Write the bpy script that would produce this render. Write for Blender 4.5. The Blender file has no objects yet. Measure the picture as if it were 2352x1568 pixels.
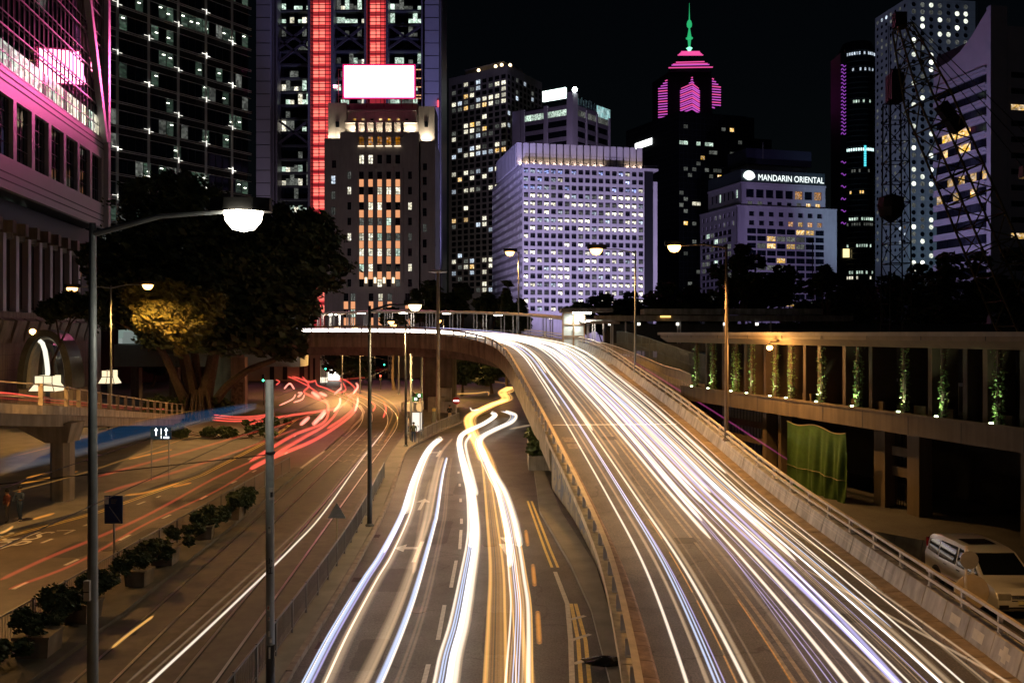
import bpy, math, random
from mathutils import Vector, Matrix, noise
random.seed(11)
R = math.radians
SC = bpy.context.scene
COL = SC.collection
# ---------------------------------------------------------------- camera, sky, moonlight, exposure
# survey of the place: camera 9.5 m above the lower road, level, looking along +Y
F, HY, CX, H = 2050.0, 765.0, 1176.0, 9.5
cd = bpy.data.cameras.new('camera'); cam = bpy.data.objects.new('camera', cd); COL.objects.link(cam)
cam.location = (0, 0, H); cam.rotation_euler = (R(90), 0, 0)
cd.sensor_width = 36; cd.lens = 36 * F / 2352; cd.shift_y = -19 / 2352; cd.clip_end = 6000; cd.clip_start = .2
SC.camera = cam
W = bpy.data.worlds.new('World'); SC.world = W; W.use_nodes = True
nt = W.node_tree; bg = nt.nodes['Background']
sky = nt.nodes.new('ShaderNodeTexSky'); sky.sky_type = 'NISHITA'; sky.sun_disc = False
sky.sun_elevation = R(40); sky.sun_rotation = R(200); sky.air_density = 1.5; sky.dust_density = 0; sky.ozone_density = 3
nt.links.new(sky.outputs[0], bg.inputs[0]); bg.inputs[1].default_value = .00035
sl = bpy.data.lights.new('moon', 'SUN'); sl.energy = .012; sl.angle = R(3); sl.color = (.8, .78, 1)
so = bpy.data.objects.new('moon', sl); COL.objects.link(so); so.rotation_euler = (R(50), 0, R(20))
SC.view_settings.view_transform = 'Standard'; SC.view_settings.look = 'None'
SC.view_settings.exposure = 0.0; SC.view_settings.gamma = 1.0; SC.view_settings.use_curve_mapping = False
SC.render.engine = 'CYCLES'
SC.cycles.use_denoising = True; SC.cycles.max_bounces = 5; SC.cycles.diffuse_bounces = 2; SC.cycles.glossy_bounces = 3
SC.cycles.transparent_max_bounces = 48; SC.cycles.transmission_bounces = 3
SC.cycles.sample_clamp_indirect = 4; SC.cycles.caustics_reflective = False; SC.cycles.caustics_refractive = False
try: SC.cycles.use_light_tree = True
except Exception: pass

# ---------------------------------------------------------------- helpers
V = Vector
def P(px, py, Y): return V(((px - CX) / F * Y, Y, H + (HY - py) / F * Y))
def G(px, py, z=0.0):
    Y = F * (H - z) / (py - HY)
    return V(((px - CX) / F * Y, Y, z))
def PX(px, Y): return (px - CX) / F * Y
def PZ(py, Y): return H + (HY - py) / F * Y
def woff(o):
    v = V((0, 0, 0))
    while o is not None:
        v = v + o.location; o = o.parent
    return v
def tag(o, label=None, cat=None, group=None, kind=None):
    if label: o['label'] = label
    if cat: o['category'] = cat
    if group: o['group'] = group
    if kind: o['kind'] = kind
    return o
def thing(name, label, cat, loc=(0, 0, 0), group=None):
    o = bpy.data.objects.new(name, None); COL.objects.link(o); o.location = loc; o.empty_display_size = .2
    return tag(o, label, cat, group)
class MB:
    def __init__(s): s.v = []; s.f = []; s.m = []
    def add(s, vs, fs, m=0):
        b = len(s.v); s.v += [V(v) for v in vs]
        for f in fs: s.f.append([b + i for i in f]); s.m.append(m)
    def quad(s, a, b, c, d, m=0): s.add([a, b, c, d], [(0, 1, 2, 3)], m)
    def obox(s, o, ex, ey, ez, m=0):
        o, ex, ey, ez = V(o), V(ex), V(ey), V(ez)
        s.add([o, o + ex, o + ex + ey, o + ey, o + ez, o + ex + ez, o + ex + ey + ez, o + ey + ez],
              [(0, 3, 2, 1), (4, 5, 6, 7), (0, 1, 5, 4), (1, 2, 6, 5), (2, 3, 7, 6), (3, 0, 4, 7)], m)
        return s
    def box(s, c, sz, rz=0, m=0):
        a, b = math.cos(rz), math.sin(rz)
        ex = V((a, b, 0)) * sz[0]; ey = V((-b, a, 0)) * sz[1]; ez = V((0, 0, sz[2]))
        return s.obox(V(c) - (ex + ey + ez) / 2, ex, ey, ez, m)
    def bar(s, a, b, w, h, m=0, up=(0, 0, 1)):
        a, b = V(a), V(b); d = (b - a); u = d.normalized(); x = u.cross(V(up))
        if x.length < 1e-4: x = u.cross(V((0, 1, 0)))
        x.normalize(); y = x.cross(u).normalized()
        return s.obox(a - x * w / 2 - y * h / 2, d, x * w, y * h, m)
    def prism(s, poly, z0, z1, m=0):
        n = len(poly)
        f0 = (lambda i: z0[i]) if isinstance(z0, (list, tuple)) else (lambda i: z0)
        f1 = (lambda i: z1[i]) if isinstance(z1, (list, tuple)) else (lambda i: z1)
        vs = [(p[0], p[1], f0(i)) for i, p in enumerate(poly)] + [(p[0], p[1], f1(i)) for i, p in enumerate(poly)]
        fs = [tuple(range(n))[::-1], tuple(range(n, 2 * n))] + [(i, (i + 1) % n, n + (i + 1) % n, n + i) for i in range(n)]
        s.add(vs, fs, m); return s
    def tube(s, pts, r, n=6, m=0, cap=True):
        pts = [V(p) for p in pts]; k = len(pts)
        if not isinstance(r, (list, tuple)): r = [r] * k
        vs = []; up = V((0, 0, 1)); px_ = None
        for i, p in enumerate(pts):
            t = (pts[min(i + 1, k - 1)] - pts[max(i - 1, 0)])
            if t.length < 1e-9: t = V((0, 1, 0))
            t.normalize()
            if px_ is None:
                x = t.cross(up)
                if x.length < .05: x = t.cross(V((0, 1, 0)))
            else: x = px_ - t * px_.dot(t)
            x.normalize(); px_ = x; y = t.cross(x)
            for j in range(n):
                a = 2 * math.pi * j / n
                vs.append(p + (x * math.cos(a) + y * math.sin(a)) * r[i])
        fs = []
        for i in range(k - 1):
            for j in range(n):
                fs.append((i * n + j, i * n + (j + 1) % n, (i + 1) * n + (j + 1) % n, (i + 1) * n + j))
        if cap: fs += [tuple(range(n))[::-1], tuple(range((k - 1) * n, k * n))]
        s.add(vs, fs, m); return s
    def lathe(s, c, prof, n=12, m=0, axis='z'):
        c = V(c); vs = []; k = len(prof)
        for r, z in prof:
            for j in range(n):
                a = 2 * math.pi * j / n; x, y = r * math.cos(a), r * math.sin(a)
                vs.append(c + (V((x, y, z)) if axis == 'z' else (V((z, x, y)) if axis == 'x' else V((x, z, y)))))
        fs = [(i * n + j, i * n + (j + 1) % n, (i + 1) * n + (j + 1) % n, (i + 1) * n + j) for i in range(k - 1) for j in range(n)]
        fs += [tuple(range(n))[::-1], tuple(range((k - 1) * n, k * n))]
        s.add(vs, fs, m); return s
    def strip(s, A, B, m=0):
        for i in range(len(A) - 1): s.quad(A[i], A[i + 1], B[i + 1], B[i], m)
        return s
    def sweep(s, secs, m=0, close=True, cap=True):   # secs: list of cross sections (lists of points)
        k = len(secs[0]); vs = [p for sec in secs for p in sec]; fs = []
        for i in range(len(secs) - 1):
            for j in range(k if close else k - 1):
                fs.append((i * k + j, i * k + (j + 1) % k, (i + 1) * k + (j + 1) % k, (i + 1) * k + j))
        if cap and close: fs += [tuple(range(k))[::-1], tuple(range((len(secs) - 1) * k, len(secs) * k))]
        s.add(vs, fs, m); return s
    def mesh(s, name, mats, off=V((0, 0, 0)), smooth=False):
        me = bpy.data.meshes.new(name)
        me.from_pydata([tuple(v - off) for v in s.v], [], s.f)
        for m in (mats if isinstance(mats, (list, tuple)) else [mats]): me.materials.append(m)
        if any(s.m): me.polygons.foreach_set('material_index', s.m)
        if smooth: me.polygons.foreach_set('use_smooth', [True] * len(s.f))
        me.update(); return me
    def build(s, name, mats, parent=None, smooth=False, label=None, cat=None, group=None, kind=None, local=False):
        off = V((0, 0, 0)) if (local or parent is None) else woff(parent)
        me = s.mesh(name, mats, off, smooth)
        o = bpy.data.objects.new(name, me); COL.objects.link(o)
        if parent is not None: o.parent = parent
        return tag(o, label, cat, group, kind)
def inst(me, name, loc, rz=0, parent=None, mats=None, sc=None):
    o = bpy.data.objects.new(name, me); COL.objects.link(o)
    o.location = V(loc) - (woff(parent) if parent is not None else V((0, 0, 0))); o.rotation_euler = (0, 0, rz)
    if parent is not None: o.parent = parent
    if sc is not None: o.scale = sc
    if mats:
        for i, m in enumerate(mats):
            if m is not None: o.material_slots[i].link = 'OBJECT'; o.material_slots[i].material = m
    return o
def copy_tree(o, parent=None):
    c = o.copy(); COL.objects.link(c)
    if parent is not None: c.parent = parent
    for ch in list(o.children): copy_tree(ch, c)
    return c
def catmull(pts, n=8):
    pts = [V(p) for p in pts]
    q = [pts[0] * 2 - pts[1]] + pts + [pts[-1] * 2 - pts[-2]]; out = []
    for i in range(1, len(q) - 2):
        a, b, c, d = q[i - 1:i + 3]
        for k in range(n):
            t = k / n
            out.append(.5 * (2 * b + (c - a) * t + (2 * a - 5 * b + 4 * c - d) * t * t + (3 * b - a - 3 * c + d) * t ** 3))
    out.append(pts[-1]); return out
# ---------------------------------------------------------------- materials
MATS = {}
def _pr(name):
    m = bpy.data.materials.new(name); m.use_nodes = True
    n = m.node_tree.nodes; return m, n, m.node_tree.links, n['Principled BSDF']
def mat(name, col, rough=.7, metal=0.0, var=.25, scale=1.2, bump=.0, bscale=30, stain=0.0, spec=.4, coat=0.0):
    if name in MATS: return MATS[name]
    m, n, l, b = _pr(name); MATS[name] = m
    b.inputs['Roughness'].default_value = rough; b.inputs['Metallic'].default_value = metal
    b.inputs['Specular IOR Level'].default_value = spec; b.inputs['Coat Weight'].default_value = coat
    g = n.new('ShaderNodeNewGeometry')
    t = n.new('ShaderNodeTexNoise'); t.inputs['Scale'].default_value = scale; t.inputs['Detail'].default_value = 6; t.inputs['Roughness'].default_value = .65
    l.new(g.outputs['Position'], t.inputs['Vector'])
    r = n.new('ShaderNodeValToRGB'); e = r.color_ramp.elements
    e[0].position = .28; e[1].position = .72
    e[0].color = (*[max(0, c * (1 - var)) for c in col], 1); e[1].color = (*[min(1, c * (1 + var)) for c in col], 1)
    l.new(t.outputs['Fac'], r.inputs['Fac']); src = r.outputs['Color']
    if stain:
        mp = n.new('ShaderNodeMapping'); mp.inputs['Scale'].default_value = (1.6, 1.6, .12); l.new(g.outputs['Position'], mp.inputs['Vector'])
        t2 = n.new('ShaderNodeTexNoise'); t2.inputs['Scale'].default_value = 1.5; t2.inputs['Detail'].default_value = 5; l.new(mp.outputs[0], t2.inputs['Vector'])
        r2 = n.new('ShaderNodeValToRGB'); r2.color_ramp.elements[0].position = .38; r2.color_ramp.elements[1].position = .62
        r2.color_ramp.elements[0].color = (1 - stain, 1 - stain, 1 - stain, 1); r2.color_ramp.elements[1].color = (1, 1, 1, 1)
        l.new(t2.outputs['Fac'], r2.inputs['Fac'])
        mx = n.new('ShaderNodeMix'); mx.data_type = 'RGBA'; mx.blend_type = 'MULTIPLY'; mx.inputs['Factor'].default_value = 1
        l.new(src, mx.inputs['A']); l.new(r2.outputs['Color'], mx.inputs['B']); src = mx.outputs['Result']
    l.new(src, b.inputs['Base Color'])
    if bump:
        t3 = n.new('ShaderNodeTexNoise'); t3.inputs['Scale'].default_value = bscale; t3.inputs['Detail'].default_value = 4
        l.new(g.outputs['Position'], t3.inputs['Vector'])
        bp = n.new('ShaderNodeBump'); bp.inputs['Strength'].default_value = bump; bp.inputs['Distance'].default_value = .02
        l.new(t3.outputs['Fac'], bp.inputs['Height']); l.new(bp.outputs[0], b.inputs['Normal'])
    return m
def emit(name, col, st, base=(.05, .05, .05)):
    if name in MATS: return MATS[name]
    m, n, l, b = _pr(name); MATS[name] = m
    b.inputs['Base Color'].default_value = (*base, 1); b.inputs['Emission Color'].default_value = (*col, 1)
    b.inputs['Emission Strength'].default_value = st; b.inputs['Roughness'].default_value = .4
    return m
def room(name, col, st, contrast=.7, sx=1.6, sz=1.8):   # a lit window: a room behind glass with furniture, blinds and ceiling lights
    if name in MATS: return MATS[name]
    m, n, l, b = _pr(name); MATS[name] = m
    b.inputs['Base Color'].default_value = (.02, .02, .025, 1); b.inputs['Roughness'].default_value = .12
    tc = n.new('ShaderNodeTexCoord'); oi = n.new('ShaderNodeObjectInfo')
    mp = n.new('ShaderNodeMapping'); mp.inputs['Scale'].default_value = (sx, 1, sz); l.new(tc.outputs['Object'], mp.inputs['Vector'])
    sc_ = n.new('ShaderNodeMath'); sc_.operation = 'MULTIPLY'; sc_.inputs[1].default_value = 57; l.new(oi.outputs['Random'], sc_.inputs[0])
    t = n.new('ShaderNodeTexVoronoi'); t.voronoi_dimensions = '4D'; t.feature = 'F1'; t.distance = 'CHEBYCHEV'; t.inputs['Scale'].default_value = 1.1
    l.new(mp.outputs[0], t.inputs['Vector']); l.new(sc_.outputs[0], t.inputs['W'])
    rgb = n.new('ShaderNodeSeparateColor'); l.new(t.outputs['Color'], rgb.inputs[0])
    r = n.new('ShaderNodeMapRange'); r.inputs['To Min'].default_value = 1 - contrast; r.inputs['To Max'].default_value = 1 + contrast
    l.new(rgb.outputs[0], r.inputs['Value'])
    rr = n.new('ShaderNodeMapRange'); rr.inputs['To Min'].default_value = .45 * st; rr.inputs['To Max'].default_value = 1.4 * st
    l.new(oi.outputs['Random'], rr.inputs['Value'])
    mu = n.new('ShaderNodeMath'); mu.operation = 'MULTIPLY'; l.new(r.outputs[0], mu.inputs[0]); l.new(rr.outputs[0], mu.inputs[1])
    hs = n.new('ShaderNodeHueSaturation'); hs.inputs['Color'].default_value = (*col, 1)
    hr = n.new('ShaderNodeMapRange'); hr.inputs['To Min'].default_value = .6; hr.inputs['To Max'].default_value = 1.3; l.new(rgb.outputs[1], hr.inputs['Value'])
    l.new(hr.outputs[0], hs.inputs['Saturation']); l.new(hs.outputs[0], b.inputs['Emission Color'])
    l.new(mu.outputs[0], b.inputs['Emission Strength'])
    m.cycles.emission_sampling = 'NONE'
    return m
def glass(name, col=(.008, .01, .014), rough=.06, spec=.6):
    if name in MATS: return MATS[name]
    m, n, l, b = _pr(name); MATS[name] = m
    b.inputs['Base Color'].default_value = (*col, 1); b.inputs['Roughness'].default_value = rough; b.inputs['Specular IOR Level'].default_value = spec
    return m
def asphalt(name, col, crack=.0):
    m, n, l, b = _pr(name); MATS[name] = m
    g = n.new('ShaderNodeNewGeometry')
    def nz(s, d, rough=.6):
        t = n.new('ShaderNodeTexNoise'); t.inputs['Scale'].default_value = s; t.inputs['Detail'].default_value = d; t.inputs['Roughness'].default_value = rough
        l.new(g.outputs['Position'], t.inputs['Vector']); return t.outputs['Fac']
    def ramp(f, a, b_, p0=.3, p1=.7):
        r = n.new('ShaderNodeValToRGB'); r.color_ramp.elements[0].position = p0; r.color_ramp.elements[1].position = p1
        r.color_ramp.elements[0].color = (*a, 1); r.color_ramp.elements[1].color = (*b_, 1); l.new(f, r.inputs['Fac']); return r.outputs['Color']
    def mul(a, b_):
        mx = n.new('ShaderNodeMix'); mx.data_type = 'RGBA'; mx.blend_type = 'MULTIPLY'; mx.inputs['Factor'].default_value = 1
        l.new(a, mx.inputs['A']); l.new(b_, mx.inputs['B']); return mx.outputs['Result']
    c = ramp(nz(.35, 4), [x * .75 for x in col], [x * 1.25 for x in col])
    c = mul(c, ramp(nz(17, 3, .75), (.45, .45, .45), (1.6, 1.6, 1.6), .3, .7))
    if crack:
        vo = n.new('ShaderNodeTexVoronoi'); vo.feature = 'DISTANCE_TO_EDGE'; vo.inputs['Scale'].default_value = .22
        dn = n.new('ShaderNodeTexNoise'); dn.inputs['Scale'].default_value = .8; dn.inputs['Detail'].default_value = 6; l.new(g.outputs['Position'], dn.inputs['Vector'])
        av = n.new('ShaderNodeVectorMath'); av.operation = 'MULTIPLY_ADD'; av.inputs[1].default_value = (1.6, 1.6, 0); l.new(dn.outputs['Color'], av.inputs[0]); l.new(g.outputs['Position'], av.inputs[2])
        l.new(av.outputs[0], vo.inputs['Vector'])
        c = mul(c, ramp(vo.outputs['Distance'], (1 - crack,) * 3, (1, 1, 1), .0, .012))
    l.new(c, b.inputs['Base Color'])
    rr = n.new('ShaderNodeMapRange'); rr.inputs['To Min'].default_value = .42; rr.inputs['To Max'].default_value = .75; l.new(nz(.6, 4), rr.inputs['Value'])
    l.new(rr.outputs[0], b.inputs['Roughness']); b.inputs['Specular IOR Level'].default_value = .35
    bp = n.new('ShaderNodeBump'); bp.inputs['Strength'].default_value = .5; bp.inputs['Distance'].default_value = .01
    l.new(nz(70, 2), bp.inputs['Height']); l.new(bp.outputs[0], b.inputs['Normal'])
    return m
def neon(name, col, st):     # glowing strand of light; does not need next-event sampling to read
    return emit(name, col, st)
CONC = mat('concrete', (.30, .28, .25), .8, var=.3, scale=.8, bump=.25, stain=.35)
CONC_D = mat('concrete_dark', (.17, .155, .135), .8, var=.3, scale=.8, bump=.2, stain=.3)
CONC_L = mat('concrete_pale', (.42, .40, .36), .8, var=.22, scale=1.3, bump=.2, stain=.3)
STONE = mat('stone_grey', (.33, .30, .27), .8, var=.15, scale=.7, bump=.1, stain=.2)
PAVE = mat('paving', (.20, .185, .165), .75, var=.25, scale=.7, bump=.3, bscale=12)
KERB = mat('kerb_granite', (.24, .20, .17), .75, var=.35, scale=2.5, bump=.3)
STEEL = mat('galvanised_steel', (.36, .36, .36), .4, .7, var=.2, scale=3)
STEELD = mat('dark_steel', (.05, .05, .05), .5, .5, var=.2)
POLEG = mat('pole_grey_paint', (.26, .29, .31), .45, .2, var=.2, scale=2, stain=.15)
PAINTW = mat('road_paint_white', (.46, .44, .40), .6, var=.3, scale=6, bump=.1)
PAINTY = mat('road_paint_yellow', (.62, .47, .16), .6, var=.3, scale=6)
ASPH = asphalt('asphalt', (.072, .068, .066), .4)
ASPH2 = asphalt('asphalt_flyover', (.105, .098, .098), .5)
TRAMC = mat('tramway_concrete', (.105, .088, .07), .7, var=.3, scale=.6, bump=.2, stain=.2)
BARK = mat('bark', (.085, .064, .046), .9, var=.4, scale=4, bump=.6, bscale=14)
LEAF = mat('leaf', (.055, .085, .026), .55, var=.45, scale=1.6)
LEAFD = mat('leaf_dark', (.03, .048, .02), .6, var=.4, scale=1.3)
GL = glass('glass_dark'); GLB = glass('glass_blue_black', (.006, .009, .016), .05, .7)
MUL = mat('mullion_dark', (.03, .03, .033), .5, .3, var=.1)
MULP = mat('mullion_pale', (.3, .3, .32), .45, .4, var=.1)
ROOMW = room('room_white', (1, .94, .72), 1.0); ROOMG = room('room_green_white', (.75, 1, .82), .7)
ROOMO = room('room_orange', (1, .62, .22), .9); ROOMB = room('room_blue', (.42, .5, 1), 1.0)
ROOMD = room('room_dim', (.8, .85, .75), .10); ROOMC = room('room_cool', (.72, .85, 1), .7)
def pickw(*pairs):
    t = sum(w for w, _ in pairs); x = random.random() * t
    for w, m in pairs:
        x -= w
        if x <= 0: return m
    return pairs[-1][1]
# ================================================================ SETTING: ground, roads, pavements
mb = MB(); mb.quad((-3000, -200, -.02), (3000, -200, -.02), (3000, 4000, -.02), (-3000, 4000, -.02)); mb.build('ground', ASPH, kind='structure')
def sheet(name, pts, z, m, kind='structure', th=None):
    b = MB()
    if th: b.prism([(p[0], p[1]) for p in pts], z - th, z)
    else: b.add([(p[0], p[1], z) for p in pts], [tuple(range(len(pts)))])
    return b.build(name, m, kind=kind)
# main lower road
roadL = [(-5.9, 8), (-6.05, 18), (-6.1, 25.6), (-6.3, 36), (-6.7, 47.4), (-7.6, 60), (-8.3, 69.3), (-8.35, 74), (-7.9, 79), (-6.9, 86), (-5.2, 95.5), (-2, 108), (3, 125)]
sheet('road', roadL + [(16, 125), (14, 100), (8, 66), (1.3, 66), (1.35, 55), (1.25, 47.4), (2.2, 36.3), (2.5, 30.6), (2.45, 24.3), (2.3, 8)], -.012, ASPH)
# tramway: straight reserve that bends left beyond the stop
def tramx(y):
    if y < 85: return -(y - 24.3) * .0525
    return -(85 - 24.3) * .0525 - (y - 85) * .0525 - ((y - 85) ** 2) * .0033
def tr(off, y): return (off + tramx(y), y)
ys = [8, 20, 30, 40, 50, 60, 70, 80, 88, 96, 104, 112, 120, 130, 140, 150]
sheet('tramway', [tr(-7.3, y) for y in ys] + [tr(-12.8, y) for y in ys[::-1]], -.008, TRAMC)
# left bus road
sheet('left_road', [(-12.8 + tramx(y) if y > 62 else -14.6, y) for y in ys] + [(-60, 160), (-60, 128), (-34, 118), (-24.5, 100), (-22, 80), (-21.2, 60), (-22.4, 47.4), (-24, 41.8), (-26, 30), (-27, 8)], -.012, mat('asphalt_brown', (.085, .066, .052), .55, var=.35, scale=.5, bump=.4, bscale=60, stain=.15))
# raised pavements
def pavement(name, pts, label=None):
    o = MB().prism([(p[0], p[1]) for p in pts], -.05, .12).build(name, PAVE, kind='structure'); return o
strip = [(-6.1, 8), (-6.25, 18), (-6.3, 25.6), (-6.5, 36), (-6.9, 47.4), (-7.8, 60), (-8.5, 69.3), (-8.55, 74), (-8.1, 79), (-7.1, 86), (-5.4, 95.5), (-2.2, 108)]
pv = pavement('pavement', strip + [(-9.5, 116), (-13.5, 108), (-11.2, 96), (-10.4, 88), (-9.9, 80), (-9.5, 70), (-8.9, 60), (-8.0, 47.4), (-7.4, 36), (-7.1, 25.6), (-7.0, 8)])
MB().prism([(-15.3, 8), (-12.9, 8), (-13.1, 30), (-14.49, 62), (-15.3, 62.5)], -.05, .12).build('planter_strip', mat('strip_soil_concrete', (.085, .072, .058), .85, var=.4, scale=1.2, bump=.4), kind='structure')
pavement('pavement', [(-27.3, 8), (-26.3, 30), (-24.2, 41.8), (-22.6, 47.4), (-21.4, 60), (-22.2, 80), (-24.7, 100), (-34, 118.3), (-60, 128.3), (-90, 128), (-90, 8)])
pavement('footpath', [(2.5, 8), (2.65, 24.3), (2.7, 30.6), (2.4, 36.3), (1.45, 47.4), (1.5, 55), (1.5, 61), (2.2, 61), (2.6, 47), (3.4, 36), (3.2, 24), (2.9, 8)])
# kerb stones of the median strip beside the lower road
ks = thing('kerb', 'row of weathered kerb stones along the left side of the lower road', 'kerb', (-6.1, 8, 0))
cl = catmull([(x, y, 0) for x, y in roadL[:11]], 40)
def resample(pts, step):
    out = [pts[0]]; acc = 0
    for a, b in zip(pts, pts[1:]):
        d = (b - a).length
        while acc + d >= step:
            t = (step - acc) / d; a = a.lerp(b, t); out.append(a); d = (b - a).length; acc = 0
        acc += d
    return out
cs = resample(cl, 1.05)
for a, b in zip(cs, cs[1:]):
    u = (b - a).normalized(); nn = V((-u.y, u.x, 0)); j = random.uniform(-.012, .012)
    MB().obox(a + u * .012 + V((0, 0, -.05)) + nn * j, (b - a) - u * .024, nn * .19, V((0, 0, .185 + j))).build('kerb_stone', KERB, ks)
# ================================================================ FLYOVER
FLP = [(2.6, 5, 0), (3.3, 15, 0), (4.0, 24.2, 0), (4.45, 34.4, .05), (4.2, 44.6, .65), (3.45, 54.3, 1.95), (2.55, 65.2, 3.4), (1.4, 80.2, 5.05), (0.2, 92, 6.55), (-1.6, 99.7, 7.65), (-5.2, 104.6, 8.5), (-10, 107.2, 8.95), (-17, 108.6, 9.12), (-28, 109.4, 9.15), (-40, 113, 9.15), (-49, 122, 9.1), (-54, 137, 9.0), (-56, 170, 9.0)]
_fc = resample(catmull(FLP, 40), .25); FS = len(_fc) * .25
def _fi(s):
    k = max(0, min(len(_fc) - 1.001, s / .25)); i = int(k); return _fc[i].lerp(_fc[i + 1], k - i), i
def FL(s, lat, dz=0.0):
    p, i = _fi(s); a = _fc[max(0, i - 6)]; b = _fc[min(len(_fc) - 1, i + 7)]; t = (b - a); t.z = 0; t.normalize()
    return V((p.x + t.y * lat, p.y - t.x * lat, p.z + dz))
def s_at_y(y):
    for i, p in enumerate(_fc):
        if p.y >= y: return i * .25
    return FS
S61, S12, S_END = s_at_y(60.5), s_at_y(9), FS - 1
fly = thing('flyover', 'concrete flyover road rising from the lower right and curving left above the streets', 'flyover', (4, 20, 0))
ss = [S12 + i * .8 for i in range(int((S_END - S12) / .8))]
b = MB(); b.strip([FL(s, 0, 0) for s in ss], [FL(s, 9, 0) for s in ss]); b.build('road_deck', ASPH2, fly)
# girder under the open span
sg = [s for s in ss if s > S61 - 6]
b = MB(); b.sweep([[FL(s, -.7, -.3), FL(s, .35, -1.3), FL(s, .8, -2.35), FL(s, 8.2, -2.35), FL(s, 8.65, -1.3), FL(s, 9.9, -.3), FL(s, 9.9, -.05), FL(s, -.7, -.05)] for s in sg]); b.build('girder', CONC_D, fly)
# ramp body and retaining wall below the near part
sw = [s for s in ss if s < S61 - 5.5]
WALLG = mat('retaining_wall_concrete', (.30, .27, .22), .8, var=.25, scale=.7, bump=.3, stain=.4)
nn_, ll_, bb_ = WALLG.node_tree.nodes, WALLG.node_tree.links, WALLG.node_tree.nodes['Principled BSDF']
gt = nn_.new('ShaderNodeTexNoise'); gt.inputs['Scale'].default_value = .9; gt.inputs['Detail'].default_value = 3; gt.inputs['Distortion'].default_value = 2.2
gp = nn_.new('ShaderNodeNewGeometry'); ll_.new(gp.outputs['Position'], gt.inputs['Vector'])
gr = nn_.new('ShaderNodeValToRGB'); gr.color_ramp.elements[0].position = .55; gr.color_ramp.elements[1].position = .58
ll_.new(gt.outputs['Fac'], gr.inputs['Fac'])
gm = nn_.new('ShaderNodeMix'); gm.data_type = 'RGBA'; old = bb_.inputs['Base Color'].links[0].from_socket
ll_.new(gr.outputs['Color'], gm.inputs['Factor']); ll_.new(old, gm.inputs['A']); gm.inputs['B'].default_value = (.12, .14, .19, 1); ll_.new(gm.outputs['Result'], bb_.inputs['Base Color'])
b = MB(); b.sweep([[V((*FL(s, -1.0).xy, -.1)), FL(s, -1.0, .42), FL(s, -.62, .42), FL(s, -.62, -.06), FL(s, 9.9, -.06), V((*FL(s, 9.9).xy, -.1))] for s in sw]); b.build('retaining_wall', WALLG, fly, label='retaining wall with faded blue-grey graffiti')
def seg(s0, s1, prof, gap=.012):     # prof: list of (lat, dz); one block following the curve
    return MB().sweep([[FL(s0 + gap, l, z) for l, z in prof], [FL(s1 - gap, l, z) for l, z in prof]])
s = S12
KL = mat('kerb_brown', (.32, .215, .16), .8, var=.4, scale=1.8, bump=.35, stain=.25)
COP = mat('coping_cream', (.60, .51, .38), .75, var=.25, scale=1.5, bump=.2, stain=.3)
while s < S61 + 14:                                    # inner kerb stones, left
    seg(s, s + 1.25, [(-.60, -.05), (0, -.05), (0, .10), (-.08, .16), (-.60, .2)], .022).build('kerb_stone', KL, fly); s += 1.25
s = S12
while s < S61 - 5:                                     # coping blocks on the retaining wall
    j = random.uniform(-.02, .02)
    seg(s, s + 1.6, [(-1.09, .425), (-.57, .425), (-.57, .62 + j), (-.70, .74 + j), (-1.09, .74 + j)]).build('coping_block', COP, fly); s += 1.6
s = S61 - 4.9; k = 0
FASC = mat('fascia_concrete', (.33, .29, .23), .8, var=.2, scale=.9, bump=.15, stain=.4)
while s < s_at_y(108.95) + 45:                         # fascia panels along the open span
    seg(s, s + 1.5, [(-.78, -1.3), (-.72, -.31), (-.62, .0), (-.62, .48), (-.92, .48), (-1.0, -.2), (-.92, -1.3)], .02).build('fascia_panel', FASC, fly); s += 1.5; k += 1
s2 = [s_at_y(75) + i * 1.0 for i in range(int((S_END - s_at_y(75)) / 1.0))]
b = MB(); b.sweep([[FL(t, -.6, -.02), FL(t, 0, -.02), FL(t, 0, .12), FL(t, -.6, .2)] for t in s2]); b.build('kerb', KL, fly)
# left guard rail: plate posts and a flat beam
lp = MB(); lr = MB()
gl = thing('guard_rail', 'single-beam guard rail on posts along the left edge of the flyover', 'guard rail', FL(S12, -.85, .7))
RAILP = mat('rail_paint_buff', (.62, .53, .42), .5, .2, var=.2, scale=2)
s = S12 + .6
while s < s_at_y(108.95) + 42:
    top = .74 if s < S61 - 5 else .48
    a = FL(s, -.93, top); c = FL(s + .12, -.93, top)
    p = MB().obox(a, c - a, FL(s, -.78, top) - a, V((0, 0, 1.22 - top))); p.obox(a - (c - a) + V((0, 0, .002)), (c - a) * 3, (FL(s, -.70, top) - a) * 1.0, V((0, 0, .04)))
    p.build('post', MULP, gl); s += 2.05
rs = [S12 + i * .7 for i in range(int((s_at_y(108.95) + 42 - S12) / .7))]
b = MB(); b.sweep([[FL(t, -.78, 1.02), FL(t, -.70, 1.02), FL(t, -.66, 1.22), FL(t, -.86, 1.24), FL(t, -.86, 1.2), FL(t, -.78, 1.2)] for t in rs]); b.build('rail', RAILP, gl)
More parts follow.
